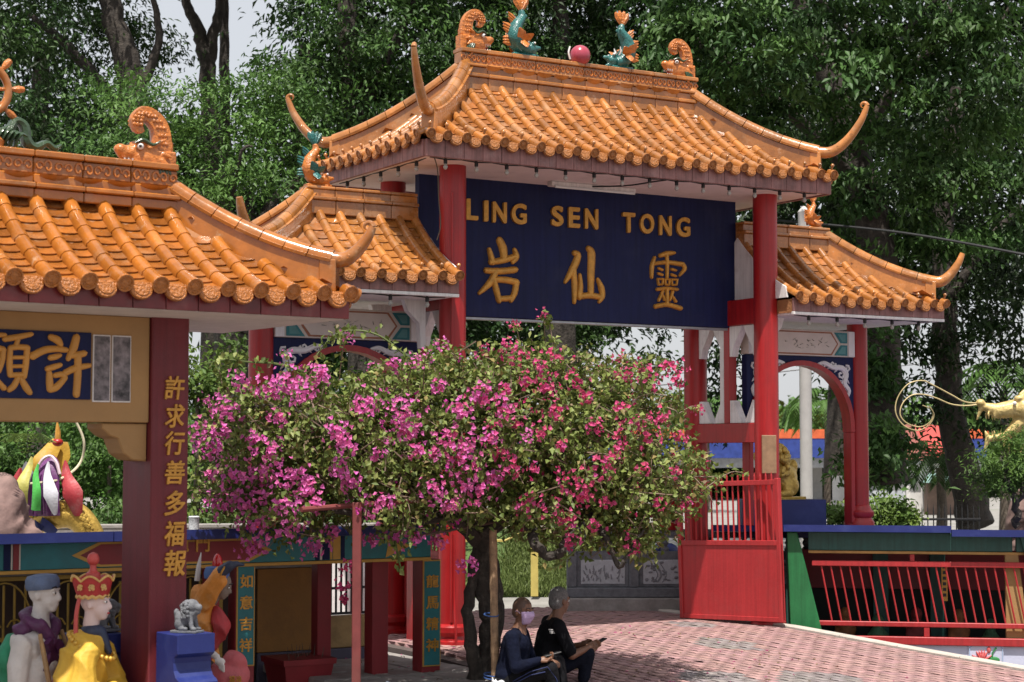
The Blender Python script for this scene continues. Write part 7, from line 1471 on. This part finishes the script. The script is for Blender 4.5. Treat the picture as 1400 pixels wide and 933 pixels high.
# sunlit shrubs beyond the left gallery
for i, (bl, lab, pl) in enumerate(((
    [(270, 520, 23.5, .4, .5), (285, 580, 23.5, .45, .55), (290, 640, 23.5, .5, .5), (275, 690, 23.5, .6, .35), (300, 500, 24, .35, .4)], 'sunlit leafy shrub just right of the maroon column', PAL_Y), (
    [(150, 600, 27, .8, .6), (150, 660, 27, .8, .5), (110, 610, 27.5, .8, .6)], 'bright green leafy shrub left of the maroon column', PAL_M), (
    [(40, 600, 28, 1.0, .8), (90, 690, 28, 1.2, .5), (-20, 660, 28, 1.2, 1.0), (160, 710, 26, .8, .3)], 'dark green shrub behind the painted concrete flower', PAL_M*0.7), (
    [(400, 640, 27, 1.2, .8), (500, 640, 27, 1.2, .8), (450, 560, 27, 1.2, .7), (560, 560, 27.5, 1.0, .9), (600, 640, 27, 1.0, .8)], 'green shrub behind the bougainvillea and left wing of gate', PAL_M))):
    base = gnd(bl[0][0], bl[0][2]); e = empty('leafy_shrub', base); tag(e, lab, 'shrub', 'shrubs beyond the galleries')
    V, Tr, K = foliage(bl, base, 0.10, 0.05, pl, per=60, dens=34, sub=0.24, droop=0.3); tag(tri_mesh('foliage', V, Tr, LEAF, K, e), kind='stuff')
    b = MB(); c = at(bl[0][0], bl[0][1], bl[0][2]) - Vector(base); b.tube([(0, 0, 0), (c.x*0.4, c.y*0.4, c.z*0.5), c], [0.06, 0.045, 0.02], 7); b.build('stem', BARK, e, True)
# hedge on the right, ornamental tree, grass bank
base = gnd(1190, 23.5); e = empty('clipped_hedge', base); tag(e, 'bright yellow green hedge behind the right gallery slab', 'hedge')
V, Tr, K = foliage([(1140, 712, 23.5, .28, .22, .3), (1175, 708, 23.5, .3, .25, .3), (1215, 706, 23.5, .32, .28, .3), (1245, 715, 23.5, .22, .18, .3), (1200, 735, 23.5, .6, .25, .3)], base, 0.07, 0.04, PAL_Y*1.1, per=70, dens=130, sub=0.12, droop=0.2); tag(tri_mesh('foliage', V, Tr, LEAF, K, e), kind='stuff')
b = MB()
for i in range(7): b.tube([(-0.6+i*0.2, 0.1*i-0.3, 0), (-0.6+i*0.2, 0.1*i-0.3, 0.9)], [0.02, 0.01], 5)
tag(b.build('stems', BARK, e), kind='stuff')
tree('ornamental_tree', 'small fine leaved tree under the golden dragon at right edge', gnd(1385, 22), [(((1392, 720, 22), (1388, 690, 22), (1375, 650, 22), (1370, 620, 22)), (0.05, 0.045, 0.035, 0.02)), (((1388, 690, 22), (1405, 650, 22), (1400, 620, 22)), (0.04, 0.03, 0.015))],
     [(1345, 640, 22, .26, .20, .3), (1380, 625, 22, .32, .25, .3), (1375, 665, 22, .32, .18, .3), (1405, 650, 22, .3, .3, .3), (1395, 600, 22.2, .22, .15, .2)], L=0.06, W=0.018, pal=PAL_M*np.array((1.1, 1.0, 0.9)), per=60, dens=160, sub=0.13, droop=0.2, group=None)
def palm(px, py, d, n, L, label, pal=PAL_D):
    top = at(px, py, d); base = gnd(px, d); e = empty('palm', base); tag(e, label, 'palm', 'palms beyond the right gallery'); o = Vector(base); tt = top - o
    MB().tube([(0, 0, 0), (tt.x*0.5+0.05, tt.y*0.5, tt.z*0.5), tt], [0.13, 0.1, 0.08], 8).build('trunk', BARK, e, True); rr = random.Random(int(px))
    for k in range(n):
        a = 2*math.pi*k/n + rr.uniform(-.2, .2); el = rr.uniform(0.1, 1.1); dv = Vector((math.cos(a), math.sin(a), 0)); q = L*rr.uniform(.8, 1.1)
        c = crom([tt, tt + dv*q*0.4*math.cos(el) + Vector((0, 0, q*0.45*math.sin(el)+0.1)), tt + dv*q*0.8 + Vector((0, 0, q*(0.35*math.sin(el)-0.05))), tt + dv*q + Vector((0, 0, q*(0.2*math.sin(el)-0.4)))], 7)
        C_ = []; A_ = []; N_ = []; s = dv.cross(UP)
        for i in range(3, len(c)):
            for sg in (-1, 1):
                ax = (s*sg*0.8 + (c[i]-c[i-1]).normalized()*0.6 + Vector((0, 0, -0.35))).normalized(); ll = 0.42*L*(1-abs(i/len(c)-0.5)*0.9)
                C_.append(tuple(c[i] + ax*ll*0.5)); A_.append(tuple(ax)); N_.append((0, 0, 1)); 
        m_ = len(C_); V, Tr, K = leaf_arrays(np.array(C_), np.array(A_), np.array(N_), np.full(m_, 0.40*L), np.full(m_, 0.05*L), pal[0]*rng.uniform(.8, 1.3, (m_, 1)))
        f = tri_mesh('frond', V, Tr, LEAF, K, e)
palm(1285, 640, 36, 13, 1.0, 'small palm with spreading fronds in front of the tiled house'); palm(1372, 535, 38, 13, 1.3, 'palm crown above the golden dragon head at right edge', PAL_M); palm(1130, 560, 60, 12, 1.6, 'distant pale palm seen through the right arch', PAL_M); palm(965, 560, 60, 12, 1.5, 'distant palm seen left of the right gate columns', PAL_M)
# fern on the rock
fp = at(35, 612, 17.2); fe2 = empty('fern', fp); tag(fe2, 'yellow green fern growing on the rock at left edge', 'fern'); rr = random.Random(8)
for k in range(12):
    a = rr.uniform(0, 6.28); L_ = rr.uniform(.22, .38); dv = Vector((math.cos(a), math.sin(a), 0)); c = crom([Vector((0, 0, -0.1)), dv*L_*.4 + Vector((0, 0, .12)), dv*L_ + Vector((0, 0, .06))], 8); C_ = []; A_ = []
    for i in range(2, len(c)):
        for sg in (-1, 1): ax = (dv.cross(UP)*sg + (c[i]-c[i-1]).normalized()*0.4).normalized(); C_.append(tuple(c[i]+ax*.035)); A_.append(tuple(ax))
    m_ = len(C_); V, Tr, K = leaf_arrays(np.array(C_), np.array(A_), np.tile((0, 0, 1.), (m_, 1)), np.full(m_, .075), np.full(m_, .016), PAL_Y[0]*rng.uniform(.8, 1.3, (m_, 1))); tri_mesh('frond', V, Tr, LEAF, K, fe2)
# far wood line
e = empty('distant_wood', gnd(700, 85)); V, Tr, K = foliage([(px, 600 + rng.uniform(-14, 14), 85 + rng.uniform(-5, 8), 2.6, 1.6, 2) for px in range(-120, 1560, 52)] + [(px, 640, 82, 3, 1.6, 2) for px in range(-120, 1560, 60)], gnd(700, 85), 0.42, 0.22, PAL_M, per=46, dens=6, sub=0.9)
o = tri_mesh('wood_mass', V, Tr, LEAF, K, e); tag(e, kind='stuff', label='distant band of pale green trees along the horizon', cat='trees')
# grass bank and tufts seen through the gate
bk = MB(); xs_ = np.linspace(-9, 14, 30); vs = []; fs = []
for j, (dy, z) in enumerate(((0, 0.05), (1.2, 0.25), (3.0, 0.75), (5.0, 1.0), (9.0, 0.9), (12, 0.0))):
    for i, lx in enumerate(xs_): p = cl(lx, 24.6 + dy + 0.3*math.sin(lx*1.7), z*(1+0.15*math.sin(lx*2.3+dy))*(1.0 if lx < 1.2 else max(0.05, 1-(lx-1.2)*0.6))); vs.append(p)
n_ = len(xs_)
for j in range(5):
    for i in range(n_-1): fs.append((j*n_+i, j*n_+i+1, (j+1)*n_+i+1, (j+1)*n_+i))
bk.add(vs, fs); bko = bk.build('grass_bank', mat('lush grass soil', (0.07, 0.12, 0.03), 0.95, var=0.4, vscale=3, bump=0.6, bscale=20), None, True); tag(bko, kind='structure')
n = 26000; u = rng.uniform(-1.2, 2.4, n); v = rng.uniform(0, 5, n); zz_ = np.interp(v, [0, 1.2, 3, 5], [0.05, 0.25, 0.75, 1.0])
P_ = np.array([tuple(cl(float(a), 24.6+float(b_), float(c_)+0.03)) for a, b_, c_ in zip(u, v, zz_*np.clip(1-(u-1.2)*0.6, 0.05, 1))]); cl_n = np.sin(u*5)*np.cos(v*4)
V, Tr, K = leaf_arrays(P_, np.array([0, 0, 1.0]) + rng.normal(0, .5, (n, 3)), rng.normal(size=(n, 3)), rng.uniform(.08, .2, n), rng.uniform(.012, .03, n), np.array((0.13, 0.17, 0.05))*rng.uniform(.7, 1.4, (n, 1)))
tag(tri_mesh('grass_blades', V, Tr, LEAF, K), 'lush green grass covering the bank beyond the gate', 'grass', kind='stuff')
# ------------------------------------------------------------------ stone balustrade beyond the gate
bl_ = empty('stone_balustrade', cl(0.72, 22.0, 0.1), -YAW); tag(bl_, 'grey carved stone balustrade with relief panels beyond the gate', 'balustrade')
MB().cbox((-0.1, -0.2, -0.2), (3.4, 0.22, 0.17), 0.01).build('plinth_course', CONC, bl_); MB().cbox((-0.06, -0.14, 0.172), (3.4, 0.16, 0.29), 0.012).build('base_course', STONE, bl_)
pw = 0.75
for i in range(5):
    x = i*pw*1.0 + 0.0
    MB().cbox((x-0.06, -0.09, 0.29), (x+0.06, 0.09, 1.0), 0.012).build('baluster_post', STONE, bl_)
    if i < 4:
        x0, x1 = x+0.06, x+pw-0.06
        MB().cbox((x0, -0.05, 0.292), (x1, 0.05, 0.72), 0.006).build('panel_frame', STONE, bl_)
        pn = MB().cbox((x0+0.05, -0.058, 0.33), (x1-0.05, -0.048, 0.62), 0.004).build('relief_panel', STONE_L, bl_)
        rr = random.Random(i+20); rb = MB()
        if i % 2 == 0:
            for k in range(42): xx = rr.uniform(x0+.07, x1-.07); z_ = rr.uniform(.36, .5); rb.tube([(xx, -0.06, z_), (xx+rr.uniform(-.02, .02), -0.062, z_+rr.uniform(.02, .07))], [0.011, 0.004], 5)
        else:
            for k in range(26):
                xx = rr.uniform(x0+.08, x1-.08); z_ = rr.uniform(.36, .59); rb.ell((xx, -0.06, z_), (rr.uniform(.012, .03), .008, rr.uniform(.01, .022)), 7, 4)
            for k in range(4): xx = rr.uniform(x0+.1, x1-.1); rb.tube(crom([(xx, -0.06, .35), (xx+.05, -0.06, .45), (xx-.03, -0.06, .58)], 4), 0.006, 5)
        rb.build('relief', mat('darker relief stone', (0.2, 0.2, 0.215), 0.8), pn, True)  # relief is a darker grey than its panel
        for k in range(3): xq = x0 + (x1-x0)*(k+0.5)/3; MB().lathe([(0.05, 0.72), (0.055, 0.75), (0.03, 0.78), (0.05, 0.82), (0.03, 0.86), (0.045, 0.88)], 10, (xq, 0, 0)).build('cloud_support', STONE, bl_, True)
        MB().cbox((x0, -0.065, 0.882), (x1, 0.065, 0.985), 0.012).build('handrail', STONE, bl_)
pt_ = at(913, 745, 22.0); po = empty('banded_pot', (pt_.x, pt_.y, 1.10)); tag(po, 'red flower pot with black band on the stone balustrade', 'pot')
MB().lathe([(0.12, -0.02), (0.15, 0.1), (0.17, 0.24), (0.19, 0.38), (0.21, 0.40), (0.21, 0.44)], 18).build('pot_body', RED, po, True); MB().lathe([(0.146, 0.08), (0.156, 0.12), (0.156, 0.13)], 18).build('black_band', BLACKM, po, True)
bf = at(905, 762, 23.0); o = sculpt([('e', (0.1, 0, 0.12), (0.16, 0.12, 0.13)), ('e', (0.22, 0, 0.05), (0.1, 0.1, 0.1)), ('c', (-0.05, 0, 0), 0.07, (-0.05, 0, 0.18), 0.07)], 0.02, 2, 'blue_figure', BLUE); o.location = (bf.x, bf.y, 0.62); tag(o, 'blue painted figure glimpsed behind the stone balustrade', 'statue')
# yellow barrier
YB_ = mat('yellow barrier paint', (0.50, 0.40, 0.11), 0.55, var=0.15, vscale=5); ba = empty('yellow_barrier', cl(-0.25, 24.3, 0.1), -YAW); tag(ba, 'yellow metal barrier with pale striped rail on the grass beyond the gate', 'barrier')
for x in (0.02, 0.55): MB().cbox((x-0.05 + (0.0), -0.05, 0), (x+0.05, 0.05, 0.98), 0.006).build('barrier_post', YB_, ba) if x > 0.3 else None
MB().cbox((-0.6, -0.03, 0.9), (0.75, 0.03, 0.97), 0.005).build('barrier_rail', mat('pale rail', (0.62, 0.58, 0.45), 0.6), ba); MB().cbox((-0.6, -0.02, 0.72), (0.15, 0.02, 0.755), 0.004).build('barrier_rail', YB_, ba)
MB().tube([(0.15, 0, 0.735), (0.5, 0, 0.9)], 0.016, 6).build('barrier_brace', YB_, ba)
for i in range(10): MB().ell((-0.55+i*0.13, -0.035, 0.9), (0.03, 0.02, 0.035), 8, 5).build('barrier_stripe', BLACKM, ba, True)
# white pole, boundary wall, houses, canopy
wp = at(1103, 700, 24.5); o = MB().lathe([(0.14, 0), (0.14, 0.1), (0.085, 0.12), (0.08, 5.2), (0.085, 5.22), (0.02, 5.3)], 16).build('white_pole', mat('dull white pole', (0.52, 0.5, 0.48), 0.6, var=0.1), None, True); o.location = (wp.x, wp.y, 0.06); tag(o, 'tall plain white pole behind the right wing roof', 'pole')
bw = empty('boundary_wall', cl(-3.6, 20.9, 0.06), -YAW + R(8)); tag(bw, 'whitewashed low boundary wall behind the left gallery', 'wall'); MB().cbox((-1.8, 0, -0.7), (2.6, 0.12, 1.08), 0.01).build('wall_body', WHITE, bw); MB().cbox((-1.82, -0.03, 1.083), (2.62, 0.15, 1.13), 0.008).build('coping', CONC, bw)
dr_ = at(265, 725, 19.5); o = MB().lathe([(0.045, -0.3), (0.055, 0.05), (0.055, 0.13), (0.06, 0.14), (0.05, 0.15)], 16).build('patterned_drum', mat('blue white pattern', (0.5, 0.52, 0.55), 0.5, var=0.5, vscale=60), None, True); o.location = dr_; tag(o, 'small grey and white patterned drum on the left blue slab', 'drum')
def place(px, d): e = cl((px-700)/F_PX*d, d, 0.06); return e
ho = empty('tiled_house', place(1235, 58), -YAW); tag(ho, 'white house with red tiled roof and blue barrel awning beyond the hedge', 'house')
HW = mat('house plaster', (0.6, 0.58, 0.56), 0.8, var=0.1); HT = mat('old red roof tile', (0.23, 0.075, 0.06), 0.85, var=0.3, vscale=3, bump=0.6, bscale=12); HT2 = mat('new red roof tile', (0.42, 0.06, 0.05), 0.8, var=0.2, vscale=4)
MB().box((-1.6, 0, 0), (1.6, 4, 1.75)).build('wall', HW, ho); MB().prism([(-0.3, 1.72), (2.0, 2.9), (4.3, 1.72)], -1.8, 0.75, frame((0, 0, 0), (0, 1, 0), (1, 0, 0), (0, 0, 1))).build('roof', HT, ho)
MB().prism([(-0.32, 1.70), (2.0, 2.88), (4.3, 1.7)], 0.76, 1.8, frame((0, 0, 0), (0, 1, 0), (1, 0, 0), (0, 0, 1))).build('roof', HT2, ho)
MB().tube([(-1.05, -0.2, 1.8), (-1.05, 1.9, 2.9)], 0.06, 6).build('roof_ridge', mat('clay ridge', (0.4, 0.2, 0.14), 0.8), ho); MB().box((-0.7, -0.25, 1.35), (0.5, -0.02, 1.7)).build('grey_eave', mat('grey sheet', (0.38, 0.37, 0.36), 0.7), ho)
b = MB(); arc = [(0.9*math.cos(a)*-1, 0.42*math.sin(a)) for a in np.linspace(0.0, math.pi/1.6, 9)]
for i in range(8): b.prism([(-0.85 + arc[i][0]*0.9, 0.85+arc[i][1]), (-0.85 + arc[i+1][0]*0.9, 0.85+arc[i+1][1]), (-0.85 + arc[i+1][0]*0.9, 0.81+arc[i+1][1]), (-0.85 + arc[i][0]*0.9, 0.81+arc[i][1])], -2.6, -0.05)
b.build('awning', mat('pale blue awning', (0.16, 0.33, 0.62), 0.5, var=0.1), ho, True); MB().box((-2.0, -2.5, 0), (-0.55, -2.4, 0.8)).build('gate_panel', mat('grey gate', (0.4, 0.42, 0.45), 0.6), ho); MB().box((-0.5, -2.55, 0), (-0.38, -2.4, 0.95)).build('gate_post', HW, ho)
MB().prism([(0.55, 1.02), (1.7, 1.02), (1.55, 1.3), (0.75, 1.3)], -1.2, -0.1).build('green_awning', mat('pale green awning', (0.35, 0.55, 0.5), 0.6), ho); MB().box((0.6, -0.5, 0), (1.6, -0.08, 1.0)).build('garage_door', mat('brown shutter', (0.2, 0.13, 0.1), 0.7), ho)
ca = empty('station_canopy', place(1100, 74), -YAW); tag(ca, 'long flat canopy with blue fascia and orange stripe in the distance', 'canopy')
MB().box((-14, 0, 2.55), (7.5, 8, 2.92)).build('orange_stripe', mat('orange red stripe', (0.62, 0.12, 0.04), 0.5), ca); MB().box((-14, 0.02, 1.75), (7.4, 7.9, 2.545)).build('blue_fascia', mat('canopy blue', (0.025, 0.05, 0.24), 0.5), ca); MB().box((-14, 0.5, 1.35), (7.3, 7.5, 1.745)).build('underside', mat('grey canopy soffit', (0.4, 0.41, 0.42), 0.7), ca)
for x in (-11, -5, 1, 6): MB().box((x-0.2, 3, 0), (x+0.2, 3.4, 1.36)).build('canopy_column', HW, ca)
# iron fence on the right
fi = empty('iron_picket_fence', place(1292, 24.2), -YAW); tag(fi, 'black iron picket fence behind the right gallery slab', 'fence')
for z in (0.3, 1.05): MB().cbox((-0.5, -0.012, z), (0.45, 0.012, z+0.03), 0.002).build('fence_rail', BLACKM, fi)
for i in range(13): MB().tube([(-0.48+i*0.076, 0, 0), (-0.48+i*0.076, 0, 1.18), (-0.48+i*0.076, 0, 1.27)], [0.009, 0.009, 0.001], 5).build('picket', BLACKM, fi)
PGOLD = mat('pale gold paint', (0.62, 0.47, 0.19), 0.42, metal=0.2, var=0.25, vscale=14, bump=0.5, bscale=26, dirt=(0.35, 0.24, 0.08), dscale=9, damt=0.7)
# golden dragon at the right edge
DG = 23.0; dp = at(1365, 590, DG); dr = empty('golden_dragon', (dp.x, dp.y, 0.06), -YAW); tag(dr, 'golden dragon head with open jaws and long curled whiskers at right edge', 'statue')
w_ = lambda px, py, dy=0.0: Vector(((px-1365)*DG/F_PX, dy, at(700, py, DG).z - 0.06))
sculpt([('c', w_(1395, 558), 0.13, w_(1365, 562), 0.10), ('c', w_(1365, 562), 0.10, w_(1346, 556), 0.05), ('e', w_(1341, 551), (0.06, 0.07, 0.05)), ('c', w_(1342, 558), 0.035, w_(1336, 574), 0.012), ('c', w_(1400, 575), 0.12, w_(1375, 597), 0.055), ('c', w_(1375, 597), 0.055, w_(1352, 600), 0.04), ('c', w_(1351, 600), 0.04, w_(1347, 590), 0.015), ('c', w_(1350, 602), 0.035, w_(1344, 622), 0.01),
        ('e', w_(1392, 545, -.08), (0.07, 0.05, 0.04)), ('c', w_(1400, 560), 0.17, w_(1440, 580), 0.2), ('c', w_(1398, 540, -.06), 0.03, w_(1420, 520, -.1), 0.012), ('c', w_(1398, 540, .06), 0.03, w_(1420, 520, .1), 0.012)] + [('c', w_(1350+q*8, 566, s_*0.06), 0.018, w_(1351+q*8, 577, s_*0.06), 0.004) for q in range(5) for s_ in (-1, 1)] + [('c', w_(1358+q*9, 594, s_*0.05), 0.016, w_(1358+q*9, 585, s_*0.05), 0.004) for q in range(4) for s_ in (-1, 1)] + [('c', w_(1372+q*8, 604+q, -.05), 0.025, w_(1368+q*8, 618+q*2, -.06), 0.006) for q in range(4)], 0.014, 1, 'dragon_head', PGOLD, dr)
MB().ell(w_(1384, 552, -.13), 0.025).build('eye', WHITE, dr, True)
c = crom([w_(1440, 580), w_(1480, 640), w_(1500, 700), w_(1490, 760)], 6); MB().tube(c, lerps([0.2, 0.22, 0.24, 0.2], len(c)), 14).build('neck', PGOLD, dr, True)
for pts in (((1346, 552), (1320, 550), (1300, 540), (1275, 527), (1260, 521), (1240, 526), (1225, 545), (1222, 565), (1232, 582), (1250, 589), (1265, 582), (1272, 568), (1265, 556)), ((1346, 552), (1322, 555), (1300, 553), (1280, 545), (1262, 540), (1245, 541), (1232, 552), (1228, 568), (1238, 580), (1255, 584), (1268, 576), (1270, 562), (1256, 555))):
    c = crom([w_(a, b_, -0.02*i) for i, (a, b_) in enumerate(pts)], 5); MB().tube(c, lerps([0.012, 0.008, 0.006], len(c)), 6).build('whisker', mat('pale gold wire', (0.5, 0.4, 0.2), 0.5, metal=0.2), dr, True)
# overhead cables
for i, (a, b_, c_, r_) in enumerate((((1040, 300, 25.5), (1230, 318, 24), (1420, 352, 22.5), 0.018), ((1190, 492, 45), (1300, 476, 45), (1420, 450, 45), 0.012), ((1190, 505, 46), (1300, 492, 46), (1420, 470, 46), 0.012), ((890, 528, 45), (950, 522, 45), (1100, 505, 45), 0.014), ((890, 515, 46), (950, 508, 46), (1100, 488, 46), 0.014))):
    o = MB().tube(crom([at(*a), at(*b_), at(*c_)], 8), r_, 5, caps=True).build('overhead_cable', BLACKM); tag(o, ('thick black cable crossing the dark tree above the right wing roof', 'upper thin cable against the white sky at right', 'lower thin cable against the white sky at right', 'lower cable seen left of the rear gate column', 'upper cable seen left of the rear gate column')[i], 'cable', 'overhead cables')
